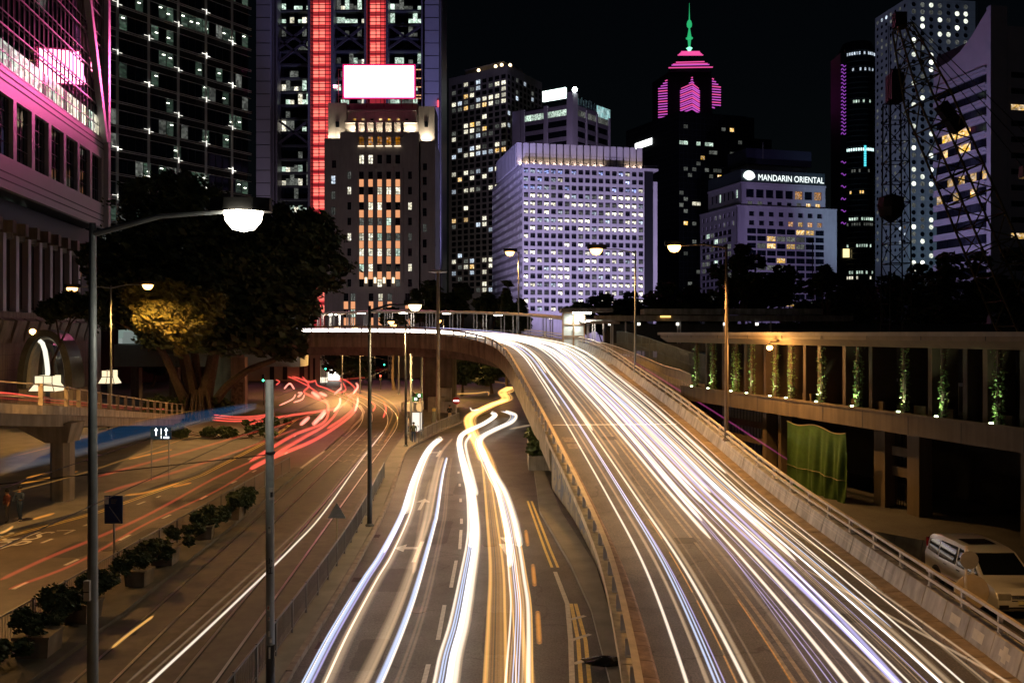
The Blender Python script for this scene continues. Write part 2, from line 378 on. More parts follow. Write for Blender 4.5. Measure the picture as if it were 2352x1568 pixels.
# right side: kerb stones, concrete barrier blocks, two-bar steel rail
s = S12; n = 0
KR = mat('kerb_ochre', (.27, .20, .13), .8, var=.35, scale=1.7, bump=.3, stain=.2)
BAR = mat('barrier_concrete', (.46, .43, .39), .75, var=.2, scale=1.1, bump=.2, stain=.35)
bar = thing('barrier', 'concrete barrier of jointed blocks along the right edge of the flyover', 'barrier', FL(S12, 9.8, 0))
prof = [(9.62, -.05), (9.62, .2), (9.80, .86), (10.1, .88), (10.18, -.4)]
while s < s_at_y(88):
    o = seg(s, s + 1.55, [(q[0] + random.uniform(-.012, .012), q[1]) for q in prof], .03).build('barrier_block', BAR, bar)
    seg(s, s + 1.55, [(9.0, -.05), (9.0, .13), (9.05, .17), (9.61, .2), (9.61, -.05)], .03).build('kerb_stone', KR, bar)
    n += 1; s += 1.55
s3 = [s + i * 1.0 for i in range(int((S_END - s) / 1.0))]
b = MB(); b.sweep([[FL(t, *q) for q in [(9.0, -.02), (9.0, .15), (9.62, .2), (9.80, .86), (10.1, .88), (10.18, -.4)]] for t in s3]); b.build('barrier_far', BAR, bar)
grr = thing('guard_rail', 'two-bar steel guard rail above the barrier on the right of the flyover', 'guard rail', FL(S12, 9.95, .88))
s = S12 + .9
while s < s_at_y(104):
    a = FL(s, 9.88, .88); c = FL(s + .1, 9.88, .88)
    MB().obox(a, c - a, FL(s, 10.0, .88) - a, V((0, 0, .62))).obox(a - (c - a) + V((0, 0, .002)), (c - a) * 3, FL(s, 10.08, .88) - a, V((0, 0, .03))).build('post', RAILP, grr); s += 2.3
rs = [S12 + i * .7 for i in range(int((s_at_y(105) - S12) / .7))]
for z0, nm in ((1.10, 'rail'), (1.42, 'rail')):
    b = MB(); b.sweep([[FL(t, 9.84, z0), FL(t, 9.96, z0), FL(t, 9.96, z0 + .1), FL(t, 9.84, z0 + .1)] for t in rs]); b.build(nm, RAILP, grr)
# piers
for (x0, x1, y0, y1) in ((-10.7, -7.3, 109.5, 113.5), (-38, -34.5, 111.5, 114.5)):
    MB().prism([(x0, y0), (x1, y0), (x1 + .3, y0 + .5), (x1 + .3, y1 - .5), (x1, y1), (x0, y1), (x0 - .3, y1 - .5), (x0 - .3, y0 + .5)], -.1, 6.75).build('pier', CONC_D, fly)
MB().prism([(3.2, 80), (8, 81), (8, 82.4), (3.2, 81.4)], -.1, 2.9).build('pier', CONC_D, fly)
# markings on the flyover
mk = MB()
for lat in (3.62, 3.94):
    mk.strip([FL(s, lat, .006) for s in ss], [FL(s, lat + .13, .006) for s in ss])
mk.build('lane_line', mat('road_paint_worn', (.34, .29, .22), .7, var=.4, scale=4), fly)
sj = s_at_y(62.3); b = MB(); b.quad(FL(sj, .1, .008), FL(sj - .1, 8.9, .008), FL(sj + .12, 8.9, .008), FL(sj + .22, .1, .008)); b.build('expansion_joint', mat('joint_glint', (.75, .72, .66), .4, .3, var=.1), fly)  # whitish colour holds the light reflected by the metal joint
for q in ((.25, -4.6), (.3, -6.3)):
    b = MB(); b.quad(FL(sj + q[1], q[0], .007), FL(sj + q[1], q[0] + 1.0, .007), FL(sj + q[1] + 1.2, q[0] + .9, .007), FL(sj + q[1] + 1.2, q[0], .007)); b.build('repair_patch', mat('patch', (.22, .19, .17), .7, var=.5, scale=5), fly)
# ================================================================ MARKINGS on the lower roads
def mark(name, quads, m=PAINTW, z=.0, parent=None):
    b = MB()
    for q in quads: b.add([(x, y, z) for x, y in q], [tuple(range(len(q)))])
    return b.build(name, m, parent, kind=None if parent else 'structure')
def line(pts, w):
    pts = [V((p[0], p[1], 0)) for p in pts]; out = []
    for a, c in zip(pts, pts[1:]):
        u = (c - a).normalized(); nn = V((-u.y, u.x, 0)) * w / 2
        out.append([(a - nn).xy, (c - nn).xy, (c + nn).xy, (a + nn).xy])
    return out
def gp2(px, py): p = G(px, py); return (p.x, p.y)
for a, c in (((968, 1588), (984, 1524)), ((1006, 1468), (1021, 1388)), ((1036, 1348), (1048, 1286)), ((1056, 1260), (1059, 1216)), ((1060, 1202), (1060, 1190)), ((1058, 1152), (1058, 1144)), ((1056, 1116), (1056, 1110)), ((1053, 1087), (1053, 1082))):
    mark('lane_dash', line([gp2(*a), gp2(*c)], .14), z=-.004)
# arrows
def arrow(px, py, left=True, L=1.0):
    p = G(px, py); x, y = p.x, p.y
    sh = [[(x + .1, y - 2.1 * L), (x + .28, y - 2.1 * L), (x + .28, y + 1.6 * L), (x + .1, y + 1.6 * L)]]
    if left: sh += [[(x - .45, y + .15), (x + .1, y + .15), (x + .1, y + .55), (x - .45, y + .55)], [(x - .95, y + .35), (x - .45, y - .35), (x - .45, y + 1.05)]]
    else: sh += [[(x - .2, y + 1.6 * L), (x + .58, y + 1.6 * L), (x + .19, y + 3.4 * L)]]
    mark('lane_arrow', sh, z=-.004)
arrow(952, 1262); arrow(1003, 1040); arrow(960, 1160, False, .6)
tr_ = G(1163, 1258); mark('lane_arrow', [[(tr_.x - .35, tr_.y + .8), (tr_.x + .35, tr_.y + .8), (tr_.x, tr_.y - 1.2)], [(tr_.x - .32, tr_.y + 2.1), (tr_.x + .3, tr_.y + 2.1), (tr_.x, tr_.y + .9)]], z=-.004)
# double yellow lines and the hatched box on the right of the lower road
yl = [(1212, 1150), (1230, 1200), (1252, 1262), (1268, 1302)]
mark('yellow_line', line([gp2(*q) for q in yl], .11), PAINTY, -.004)
mark('yellow_line', line([gp2(q[0] + 9 + (q[1] - 1150) * .03, q[1]) for q in yl], .11), PAINTY, -.004)
mark('yellow_line', line([gp2(1312, 1385), gp2(1328, 1470), gp2(1337, 1600)], .12), PAINTY, -.0045)
mark('yellow_line', line([gp2(1322, 1385), gp2(1345, 1470), gp2(1358, 1600)], .12), PAINTY, -.0045)
mark('edge_line', line([gp2(1275, 1312), gp2(1303, 1385), gp2(1311, 1470), gp2(1316, 1620)], .16), PAINTW, -.004)
for a, c in (((1308, 1422), (1344, 1413)), ((1312, 1469), (1356, 1455)), ((1318, 1523), (1368, 1507)), ((1320, 1588), (1378, 1568))):
    mark('hatch_bar', line([gp2(*a), gp2(*c)], .17), PAINTW, -.003)
# left road: bus-stop lettering, dashes, kerb lines
def letters(txt, p, ux, uy, size, m, z, name='road_lettering', parent=None, stretch=1.0):
    cu = bpy.data.curves.new('t', 'FONT'); cu.body = txt; cu.size = size
    ob = bpy.data.objects.new('t', cu); COL.objects.link(ob)
    me = bpy.data.meshes.new_from_object(ob.evaluated_get(bpy.context.evaluated_depsgraph_get()))
    bpy.data.objects.remove(ob)
    ux, uy, p = V(ux), V(uy) * stretch, V(p)
    for v in me.vertices: v.co = p + ux * v.co.x + uy * v.co.y - (woff(parent) if parent else V((0, 0, 0)))
    me.materials.clear(); me.materials.append(m)
    o = bpy.data.objects.new(name, me); COL.objects.link(o); o.parent = parent
    return o
u_ = V((.998, .06, 0)); w_ = V((.16, .987, 0))
q = G(-57, 1241); o = letters('BUS', (q.x, q.y, -.004), u_, w_, 1.5, PAINTW, 0, stretch=1.7); tag(o, kind='structure')
q = G(-148, 1262); o = letters('STOP', (q.x, q.y, -.004), u_, w_, 1.35, PAINTW, 0, stretch=1.7); tag(o, kind='structure')
mark('bus_box_line', line([gp2(130, 1218), gp2(170, 1216)], .14) + line([gp2(172, 1216), gp2(148, 1226)], .14), z=-.004)
for a, c in (((95, 1246), (121, 1236)), ((192, 1207), (208, 1201)), ((315, 1158), (333, 1151)), ((360, 1142), (368, 1138)), ((460, 1146), (475, 1138)), ((532, 1109), (543, 1104)), ((580, 1084), (588, 1079)), ((373, 1190), (392, 1181)), ((274, 1240), (299, 1227)), ((149, 1297), (180, 1283)), ((30, 1352), (62, 1336)), ((570, 1055), (577, 1051)), ((655, 1042), (660, 1038)), ((675, 1003), (679, 999))):
    mark('lane_dash', line([gp2(*a), gp2(*c)], .16), z=-.004)
for dx in (.25, .5):
    mark('yellow_line', line([(-26.9 + dx, 12), (-25.9 + dx, 30), (-23.95 + dx, 41.8), (-22.35 + dx, 47.4), (-21.15 + dx, 60), (-21.95 + dx, 80), (-24.4 + dx, 100)], .11), PAINTY, -.004)
mark('stop_line', line([gp2(745, 1035), gp2(800, 990), gp2(830, 960), gp2(836, 945), (gp2(826, 930))], .3), z=-.004)
mark('edge_line', line([gp2(664, 1094), gp2(745, 1035), gp2(806, 984)], .22), z=-.004)
FADED = mat('paint_faded', (.3, .25, .2), .7, var=.5, scale=3)
rw = random.Random(3)
for row in range(6):                                   # worn, unreadable lettering between the rails
    q0 = V((-12.3 + tramx(66 + row * 3.2), 66 + row * 3.2, 0)); qs = []
    for k in range(7):
        x = q0.x + .15 + k * .62; y = q0.y + rw.uniform(-.2, .2)
        qs += line([(x, y), (x + .12, y + rw.uniform(.7, 1.3))], .09)
        qs += line([(x, y + rw.choice((0, .6, 1.1))), (x + .42, y + rw.choice((.1, .6, 1.1)))], .14)
    mark('worn_road_marking', qs, FADED, -.003)
# tram tracks
def track(off, label):
    t = thing('tram_track', label, 'tram track', (*tr(off, 10), 0))
    fine = [8 + i * 2.5 for i in range(60)]
    for d in (-.535, .535):
        b = MB(); A = [V((*tr(off + d - .045, y), -.002)) for y in fine]; B = [V((*tr(off + d + .045, y), -.002)) for y in fine]; b.strip(A, B)
        A = [V((*tr(off + d + .05, y), -.004)) for y in fine]; B = [V((*tr(off + d + .1, y), -.004)) for y in fine]; b.strip(A, B, 1)
        b.build('rail', [mat('rail_steel', (.55, .5, .44), .28, .9, var=.15), mat('rail_groove', (.01, .01, .01), .9)], t)
track(-8.65, 'tram track of two steel rails nearer the lower road')
track(-11.45, 'tram track of two steel rails nearer the planters')

# worn patches, manholes and gullies
PAT = asphalt('asphalt_patch', (.034, .032, .031)); IRON = mat('cast_iron', (.05, .045, .04), .5, .6, var=.3, scale=8)
rp_ = random.Random(17)
for (px, py, w, l) in ((905, 1330, 1.4, 3.2), (1150, 1450, 1.1, 4.0), (1010, 1220, 1.0, 5.0), (850, 1500, .9, 2.6), (1075, 1120, 1.6, 4.5), (330, 1235, 1.4, 4.5), (480, 1130, 1.2, 6), (180, 1260, 1.6, 3), (700, 1010, 2.0, 6)):
    q = G(px, py); k = 9; b = MB(); ring = []
    for i in range(k * 4):
        a = 2 * math.pi * i / (k * 4); r = 1 / max(abs(math.cos(a)), abs(math.sin(a))); ring.append((q.x + r * math.cos(a) * w / 2 + rp_.uniform(-.03, .03), q.y + r * math.sin(a) * l / 2 + rp_.uniform(-.05, .05), -.009 if q.x > -7 else -.0095))
    b.add(ring, [tuple(range(len(ring)))]); b.build('repair_patch', PAT, kind='structure')
for (px, py) in ((960, 1400), (1125, 1250), (1030, 1135), (420, 1165), (250, 1260), (790, 1000)):
    q = G(px, py); b = MB(); b.lathe((q.x, q.y, 0), [(.33, -.02), (.33, -.003), (.3, -.001)], 20); b.build('manhole_cover', IRON, kind='structure')
for py in (1480, 1330, 1230):
    y = F * H / (py - HY); i = min(range(len(roadL)), key=lambda k: abs(roadL[k][1] - y)); x = roadL[i][0] + .32
    g = MB()
    for k in range(7): g.box((x, y - .27 + k * .09, -.004), (.36, .05, .012))
    g.build('gully_grate', IRON, kind='structure')
for k in range(5):
    sq = s_at_y(20 + k * 9.5); q = FL(sq, 2.9 + (k % 2) * 3.4, .004); u0 = FL(sq + .9, 2.9 + (k % 2) * 3.4, .006); v0 = FL(sq, 3.8 + (k % 2) * 3.4, .006)
    b = MB(); b.quad(q, v0, v0 + (u0 - q), u0); b.build('repair_patch', PAT, fly)
# ================================================================ BUILDINGS
def winmesh(ww, wh, nv=1, nh=1, t=.07, name='window'):
    b = MB(); b.quad((-ww / 2, 0, 0), (ww / 2, 0, 0), (ww / 2, 0, wh), (-ww / 2, 0, wh), 0)
    for i in range(1, nv): b.box((-ww / 2 + ww * i / nv, -.03, wh / 2), (t, .06, wh), 0, 1)
    for i in range(1, nh): b.box((0, -.025, wh * i / nh), (ww, .05, t), 0, 1)
    for sx in (-1, 1): b.box((sx * (ww / 2 - t / 2), -.035, wh / 2), (t, .07, wh), 0, 1)
    for z in (t / 2, wh - t / 2): b.box((0, -.033, z), (ww - 2 * t, .066, t), 0, 1)
    return b.mesh(name, [GL, MUL])
def facade(par, o, u, cw, ch, nu, nv, ww, wh, wm, pick, dep=.45, sill=None, me=None, limit=330, skip=None, wallname='facade', x0=0.0, W=None, top=0.0, winname='window'):
    o = V(o); u = V((u[0], u[1], 0)).normalized(); n = V((u.y, -u.x, 0)); rz = math.atan2(u.y, u.x)
    W = W or nu * cw; sill = (ch - wh) / 2 if sill is None else sill
    me = me or winmesh(ww, wh); b = MB(); z = 0.0
    skip = skip or (lambda i, j: False)
    for j in range(nv + 1):
        z1 = j * ch + sill if j < nv else nv * ch + top
        if z1 - z > .01: b.obox(o - n * dep + V((0, 0, z)), u * W, n * dep, V((0, 0, z1 - z)))
        z = z1 + wh
        if j < nv:
            x = 0.0
            for i in range(nu + 1):
                if i < nu and skip(i, j): continue
                x1 = x0 + i * cw + (cw - ww) / 2 if i < nu else W
                if x1 - x > .01: b.obox(o - n * dep + u * x + V((0, 0, z1)), u * (x1 - x), n * dep, V((0, 0, wh)))
                x = x1 + ww
    wall = b.build(wallname, wm, par)
    mass = {}; k = 0
    order = [(j, i) for j in range(nv - 1, -1, -1) for i in range(nu)]
    for j, i in order:
        if skip(i, j): continue
        loc = o + u * (x0 + cw * (i + .5)) - n * (dep - .06) + V((0, 0, j * ch + sill)); m = pick(i, j)
        if k < limit: inst(me, winname, loc, rz, par, [m])
        else: mass.setdefault(m, []).append(loc)
        k += 1
    if mass:
        ms = list(mass); b = MB()
        for q, m in enumerate(ms):
            for l in mass[m]: b.quad(l - u * ww / 2, l + u * ww / 2, l + u * ww / 2 + V((0, 0, wh)), l - u * ww / 2 + V((0, 0, wh)), q)
        b.build('window_rows', ms, par, kind='stuff')
    return wall
def body(par, o, u, W, D, z0, z1, m, name='walls', inset=.5):
    o = V(o); u = V((u[0], u[1], 0)).normalized(); n = V((u.y, -u.x, 0))
    a = o - n * inset
    return MB().prism([a.xy, (a + u * W).xy, (a + u * W - n * D).xy, (a - n * D).xy], z0, z1).build(name, m, par)
# ---------------------------------------------------------------- pink-lit tower, far left (its glass mirrors the sign)
ph = R(9.3); PN = V((math.cos(ph), math.sin(ph), 0)); PU = V((-math.sin(ph), math.cos(ph), 0))   # PU runs away from the camera
PR = V((PX(243, 125), 125, 0))
def pk(t, z, d=0.0): return PR - PU * t + PN * d + V((0, 0, z))          # t metres towards the camera from the far corner
CLAD = mat('cladding_mauve', (.46, .42, .46), .38, .25, var=.06, scale=.3)
pink = thing('office_tower', 'pink-lit glass tower with diagonal brace and panelled base at far left', 'building', PR)
MIRG = glass('mirror_glass', (.012, .012, .02), .015, 1.0); MIRG.node_tree.nodes['Principled BSDF'].inputs['IOR'].default_value = 2.2
z_so, z_b1, z_b2, z_gl, z_top = 24.1, 27.4, 33.6, 36.4, 96.0
fl_h = 4.15
b = MB(); b.obox(pk(0, z_so, -14), -PU * 85, PN * 13.4, V((0, 0, z_top - z_so))); b.build('core', mat('core_black', (.012, .012, .016), .4, var=.1), pink)
b = MB()
b.obox(pk(1.1, z_so, -.6), -PU * 84, PN * .6, V((0, 0, z_b1 - z_so))); b.obox(pk(1.1, z_b2, -.6), -PU * 84, PN * .6, V((0, 0, z_gl - z_b2)))
t = 1.1; wins = []
for k in range(14):
    b.obox(pk(t, z_b1, -.6), -PU * (.9 if k else .9), PN * .6, V((0, 0, z_b2 - z_b1))); wins.append(t + .9); t += .9 + 4.3
b.build('cladding', CLAD, pink)
for k, zz in enumerate((24.9, 25.7, 34.9, 35.6)):
    MB().obox(pk(1.15, zz, -.02), -PU * 83, PN * .05, V((0, 0, .14))).build('cladding_joint', mat('joint_dark', (.06, .05, .06), .6), pink)
for k, t in enumerate(wins):
    f = MB().obox(pk(t, z_b1, -.5), -PU * 4.3, PN * .05, V((0, 0, z_b2 - z_b1))).build('window', GLB, pink)
    g = MB()
    for i in range(1, 4): g.obox(pk(t + 4.3 * i / 4, z_b1, -.45), -PU * .06, PN * .08, V((0, 0, z_b2 - z_b1)))
    for i in range(1, 4): g.obox(pk(t, z_b1 + (z_b2 - z_b1) * i / 4, -.45), -PU * 4.3, PN * .07, V((0, 0, .06)))
    g.build('frame', MUL, f)
MB().obox(pk(0, z_so, -1.1), -PU * 1.08, PN * 1.75, V((0, 0, z_top - z_so))).build('corner_column', CLAD, pink)
pa, pb_ = P(226, 330, 124.2), None
# brace: from low far corner up towards the camera
MB().bar(pk(1.6, 36.0, .3), pk(1.6 + 15.8, 36.0 + 35.2, .3), .8, 1.0).build('diagonal_brace', CLAD, pink)
PMUL = mat('mullion_rose', (.2, .17, .19), .4, .5, var=.05)
g = MB()
for k in range(15): g.obox(pk(1.1, z_gl + k * fl_h - .12, -.1), -PU * 84, PN * .14, V((0, 0, .16))); g.obox(pk(1.1, z_gl + k * fl_h + 1.35, -.1), -PU * 84, PN * .12, V((0, 0, .08)))
g.build('transom', PMUL, pink)
for k in range(44):
    MB().obox(pk(1.1 + k * 1.45, z_gl, -.08), -PU * .055, PN * .1, V((0, 0, z_top - z_gl))).build('mullion', PMUL, pink)
bp = MB(); bp.quad((0, 0, 0), (0, 1.37, 0), (0, 1.37, 2.55), (0, 0, 2.55)); bpm = bp.mesh('pane', [MIRG])
# upper vision panes (one object per pane in view), spandrel sheet behind
MB().obox(pk(1.1, z_gl, -.34), -PU * 84, PN * .04, V((0, 0, z_top - z_gl))).build('spandrel_glass', MIRG, pink)
rt = random.Random(5); rz_p = math.atan2(-PU.y, -PU.x) - R(90)
for k in range(13):
    for i in range(34):
        lit = (k == 0 and i > 0) or (k in (2,) and 14 < i < 34) or (k == 4 and 9 < i < 30) or (k == 6 and 7 < i < 17)
        t_ = 1.18 + i * 1.45; zz = z_gl + k * fl_h + 1.44
        # keep only panes that the frame can show
        q = pk(t_, zz); 
        if q.z > H + (HY + 30) / F * q.y: continue
        if not lit and (k > 8): continue
        m = pickw((3, ROOMW), (2, ROOMG), (2, ROOMD), (1, MIRG)) if lit else MIRG
        inst(bpm, 'pane', pk(t_, zz if k else zz - 1.3, -.22), rz_p, pink, [m], (1, 1, 1))
# soffit with down-lights
for k in range(8):
    q = pk(18 + k * 4.1, z_so - .02, -4.5)
    MB().lathe(q, [(.32, -.06), (.32, 0)], 10).build('downlight', emit('downlight_glow', (.85, 1, .8), 7), pink)
# lower glazed bays and stone podium, set back under the soffit
lob = thing('podium_building', 'stone podium with tall glazed bays and sloped sills under the pink-lit tower', 'building', pk(10, 0, -2.4))
b = MB(); b.obox(pk(-2, -.1, -12), -PU * 75, PN * 9.5, V((0, 0, 24.0))); b.build('core', mat('core_black', (.012, .012, .016), .4, var=.1), lob)
PSTONE = mat('podium_stone', (.25, .215, .19), .75, var=.2, scale=.5, bump=.15, stain=.3)
ns = 20; pz = 11.8
b = MB(); b.obox(pk(-2, -.1, -2.6), -PU * 75, PN * 1.4, V((0, 0, pz + .1))); b.build('podium_wall', PSTONE, lob)
g = MB()
for k in range(7): g.obox(pk(-2.0, 1.6 * k + .8, -1.19), -PU * 75, PN * .012, V((0, 0, .03)))
g.build('course_joint', MUL, lob)
for k in range(16):
    t = 3 + k * 3.55
    pane = MB().obox(pk(t, pz + .4, -2.35), -PU * 2.7, PN * .06, V((0, 0, 7.4))).build('window_bay', GLB, lob)
    MB().obox(pk(t + 2.7, pz, -2.4), -PU * .85, PN * .75, V((0, 0, 8.3))).build('pilaster', CLAD, lob)
    s0, s1 = pk(t, pz, -1.2), pk(t + 2.7, pz, -1.2)
    w = MB(); w.add([pk(t, pz, -2.4), pk(t + 2.7, pz, -2.4), pk(t + 2.7, pz - 1.0, -.5), pk(t, pz - 1.0, -.5), pk(t, pz - 3.4, -1.18), pk(t + 2.7, pz - 3.4, -1.18)], [(0, 1, 2, 3), (3, 2, 5, 4), (0, 3, 4), (1, 5, 2)]); w.build('sloped_sill', PSTONE, lob)
    MB().obox(pk(t + 2.65, pz + 8.3, -2.0), -PU * .95, PN * 1.3, V((0, 0, 1.3))).build('bracket', PSTONE, lob)
b = MB(); b.obox(pk(-1, pz + 7.9, -2.45), -PU * 74, PN * .5, V((0, 0, 1.2))); b.build('cornice', PSTONE, lob)
# ---------------------------------------------------------------- dark gridded glass tower
ck = thing('office_tower', 'dark glass tower with a grid of rails and sparkling spotlights beside the pink-lit tower', 'building', (-75, 165, 0))
CU = V((.543, .84, 0)).normalized(); CN = V((CU.y, -CU.x, 0)); CO = V((PX(243, 165), 165, 0)) - CU * 6
def ckp(t, z, d=0.0): return CO + CU * t + CN * d + V((0, 0, z))
LW = 40.0; fh = 4.5
MB().prism([ckp(0, 0, -.5).xy, ckp(LW - .6, 0, -.5).xy, ckp(LW - .6, 0, -30).xy, ckp(0, 0, -30).xy], 0, 120).build('core', mat('core_black', (.012, .012, .016), .4, var=.1), ck)
CKS = mat('steel_rail', (.6, .6, .6), .5, .1, var=.1)
pm = MB(); pm.quad((-.82, 0, 0), (.82, 0, 0), (.82, 0, 2.75), (-.82, 0, 2.75)); pm = pm.mesh('pane', [GLB])
bays = [1.5 + 6.65 * k for k in range(6)]
ROOMCK = room('room_ceiling_spots', (.62, 1, .72), .055, .8, .8, 2.4)
rc = random.Random(9); rzc = math.atan2(CU.y, CU.x)
ceil = MB().box((0, 0, 0), (.55, .3, .12)).mesh('ceiling_light', [emit('ceiling_light_glow', (.93, 1, .8), 6)])
for j in range(20):
    z = 21 + j * fh
    g = MB(); g.obox(ckp(0, z, .02), CU * LW, CN * .22, V((0, 0, .1))); g.obox(ckp(0, z + .32, .02), CU * LW, CN * .3, V((0, 0, .07))); g.obox(ckp(0, z + 3.2, .02), CU * LW, CN * .12, V((0, 0, .1)))
    g.build('floor_rail', CKS, ck)
    for k in range(23):
        lit = rc.random() < .12 or (j % 7 == 4 and k > 8 and rc.random() < .6)
        o = inst(pm, 'pane', ckp(1.0 + k * 1.7, z + .5, -.06), rzc, ck, [ROOMCK if lit else (GLB if rc.random() < .9 else ROOMD)])
        if lit and rc.random() < .95: inst(ceil, 'ceiling_light', ckp(1.0 + k * 1.7 + rc.uniform(-.5, .5), z + rc.uniform(1.6, 3.0), -.02), rzc, ck)
for i, t in enumerate(bays):
    g = MB(); g.obox(ckp(t - .16, 18, .04), CU * .1, CN * .34, V((0, 0, 98))); g.obox(ckp(t + .1, 18, .04), CU * .1, CN * .34, V((0, 0, 98))); g.build('mast_fin', CKS, ck)
    for j in range(10):
        z = 21 + (2 * j + (i % 2)) * fh + .2
        if rc.random() < .22: continue
        s_ = MB(); s_.box(ckp(t - .65, z + .5, .42), (.9, .1, .08), rzc); s_.box(ckp(t + .6, z + .22, .42), (.6, .1, .08), rzc); s_.box(ckp(t, z + .05 * rc.random() + .2, .45), (.16, .14, rc.uniform(.7, 1.3)), rzc)
        s_.build('facade_spotlight', emit('spot_glow_%d' % rc.randrange(3), (1, .97, .86), rc.choice((.8, 1.3, 2.4))), ck)
for k in range(24): 
    MB().obox(ckp(.15 + k * 1.7, 18, -.03), CU * .05, CN * .1, V((0, 0, 98))).build('mullion', MUL, ck)
# ---------------------------------------------------------------- red-ladder bank tower
hs = thing('bank_tower', 'tall tower with two red glowing ladder shafts and pale side masts', 'building', (PX(800, 330), 330, 0)); HYd = 330.0
WHM = mat('mast_white', (.55, .53, .57), .5, .1, var=.06, scale=.2)
def hb(px0, px1, y0, y1, d0, d1, m, name, par=None):       # box by facade coordinates: z from rows y1 (low) to y0 (high)
    x0, x1 = PX(px0, HYd), PX(px1, HYd); z0, z1 = max(-.1, PZ(y1, HYd)), PZ(y0, HYd)
    return MB().obox((x0, HYd + d0, z0), (x1 - x0, 0, 0), (0, d1 - d0, 0), (0, 0, z1 - z0)).build(name, m, par or hs)
hb(592, 1010, -120, 900, 6, 36, mat('core_black', (.012, .012, .016), .4), 'core')
for (a, c) in ((592, 624), (977, 1009)):
    hb(a, c, -120, 900, -2, 6, WHM, 'mast')
    for y in range(-100, 700, 29): hb(a - .3, c + .3, y, y + 1.2, -2.05, -1.95, MUL, 'mast_joint')
for (a, c) in ((626, 630), (633, 637), (967, 971), (1010, 1013), (707, 713), (760, 766), (836, 841), (886, 891)):
    hb(a, c, -120, 900, 0, 6, mat('mast_grey', (.22, .2, .22), .5, .2), 'mast_pipe')
RED = emit('ladder_red', (1, .08, .08), .95); RED2 = emit('ladder_red_hot', (1, .20, .15), 1.5); REDD = emit('ladder_red_dim', (.9, .05, .07), .35)
for (a, c) in ((717, 757), (848, 884)):
    hb(a - 2, c + 2, -60, 820, 2.5, 5.5, REDD, 'shaft_back')
    for k in range(0, 25):
        y = -28 + k * 30.2
        if a == 848 and y > 180: break
        hb(a + 1, c - 1, y + 3, y + 26, .8, 2.2, RED, 'ladder_module')
        hb(a + 3, a + 14, y + 6, y + 23, .3, .7, RED2, 'ladder_lamp'); hb(a + 17, c - 12, y + 5, y + 22, .3, .7, RED2, 'ladder_lamp'); hb(c - 10, c - 2, y + 6, y + 23, .35, .75, RED, 'ladder_lamp')
        for q in (0, 9, 18, 27): hb(a - 3, c + 3, y + q, y + q + 1.1, -.4, .0, MUL, 'ladder_rung')
    for x in (a + .5, a + 15, c - 10, c - .8): hb(x, x + 1, -60, 760, -.35, -.1, MUL, 'ladder_rail')
rh = random.Random(21)
for (a, c) in ((639, 706), (767, 835), (892, 966)):
    for k in range(19):
        y = -12 + k * 31.3
        if a != 639 and y > 230: break
        hb(a, c, y + 27.6, y + 31.3, 3.0, 6, mat('slab_edge', (.06, .06, .065), .6), 'floor_slab')
        n = 7; brace = (k in (3, 10)) or (k == 4 and a == 639)
        for i in range(n):
            x0 = a + (c - a) * i / n; x1 = a + (c - a) * (i + 1) / n
            m = pickw((4, ROOMG), (2, ROOMW), (3, ROOMD), (4, GLB)) if (k % 3 != 2 and not brace) else pickw((1, ROOMD), (6, GLB))
            hb(x0 + .4, x1 - .4, y + rh.choice((1, 10, 14, 15)) if m is not GLB else y + 1, y + 27, 5.0, 5.6, m, 'window')
        if brace:
            for sgn in (1, -1):
                q0 = V((PX(a, HYd), HYd + 1.2, PZ(y + (27 if sgn > 0 else -25), HYd))); q1 = V((PX(c, HYd), HYd + 1.2, PZ(y + (-25 if sgn > 0 else 27), HYd)))
                MB().bar(q0, q1, .8, .8).build('cross_brace', mat('brace_grey', (.07, .06, .07), .6), hs)
for py in (242, 505):
    hb(1006.5, 1009, py - 7, py + 7, -2.6, -2.1, emit('beacon_red', (1, .06, .08), 3), 'warning_light')
# ---------------------------------------------------------------- old stone bank with the lit sign on its roof
ob = thing('stone_bank', 'stepped stone bank tower with orange-lit window strips below the glowing roof sign', 'building', (PX(870, 250), 250, 0)); OY = 250.0
OST = mat('old_stone', (.40, .36, .33), .8, var=.1, scale=.4, bump=.1, stain=.12)
def obx(px0, px1, y0, y1, d0, d1, m, name, par=None):
    x0, x1 = PX(px0, OY), PX(px1, OY); z0, z1 = max(-.1, PZ(y1, OY)), PZ(y0, OY)
    return MB().obox((x0, OY + d0, z0), (x1 - x0, 0, 0), (0, d1 - d0, 0), (0, 0, z1 - z0)).build(name, m, par or ob)
def wall_holes(px0, px1, y0, y1, d, holes, name, par=None, dep=.5, m=None):   # a wall with real openings
    xs = sorted({px0, px1, *[v for h in holes for v in h[:2]]}); ys_ = sorted({y0, y1, *[v for h in holes for v in h[2:4]]})
    b = MB()
    for ya, yb in zip(ys_, ys_[1:]):
        run = None
        for xa, xb in list(zip(xs, xs[1:])) + [(None, None)]:
            solid = xa is not None and not any(h[0] <= xa and xb <= h[1] and h[2] <= ya and yb <= h[3] for h in holes)
            if solid: run = [run[0], xb] if run else [xa, xb]
            elif run:
                b.obox((PX(run[0], OY), OY + d, PZ(yb, OY)), (PX(run[1], OY) - PX(run[0], OY), 0, 0), (0, dep, 0), (0, 0, PZ(ya, OY) - PZ(yb, OY))); run = None
    return b.build(name, m or OST, par or ob)
ORG = bpy.data.materials.new('orange_lit_panel'); ORG.use_nodes = True; n_, l_ = ORG.node_tree.nodes, ORG.node_tree.links; pb = n_['Principled BSDF']
tc = n_.new('ShaderNodeTexCoord'); sp = n_.new('ShaderNodeSeparateXYZ'); l_.new(tc.outputs['Object'], sp.inputs[0])
wv = n_.new('ShaderNodeMath'); wv.operation = 'MULTIPLY'; wv.inputs[1].default_value = 22; l_.new(sp.outputs[0], wv.inputs[0])
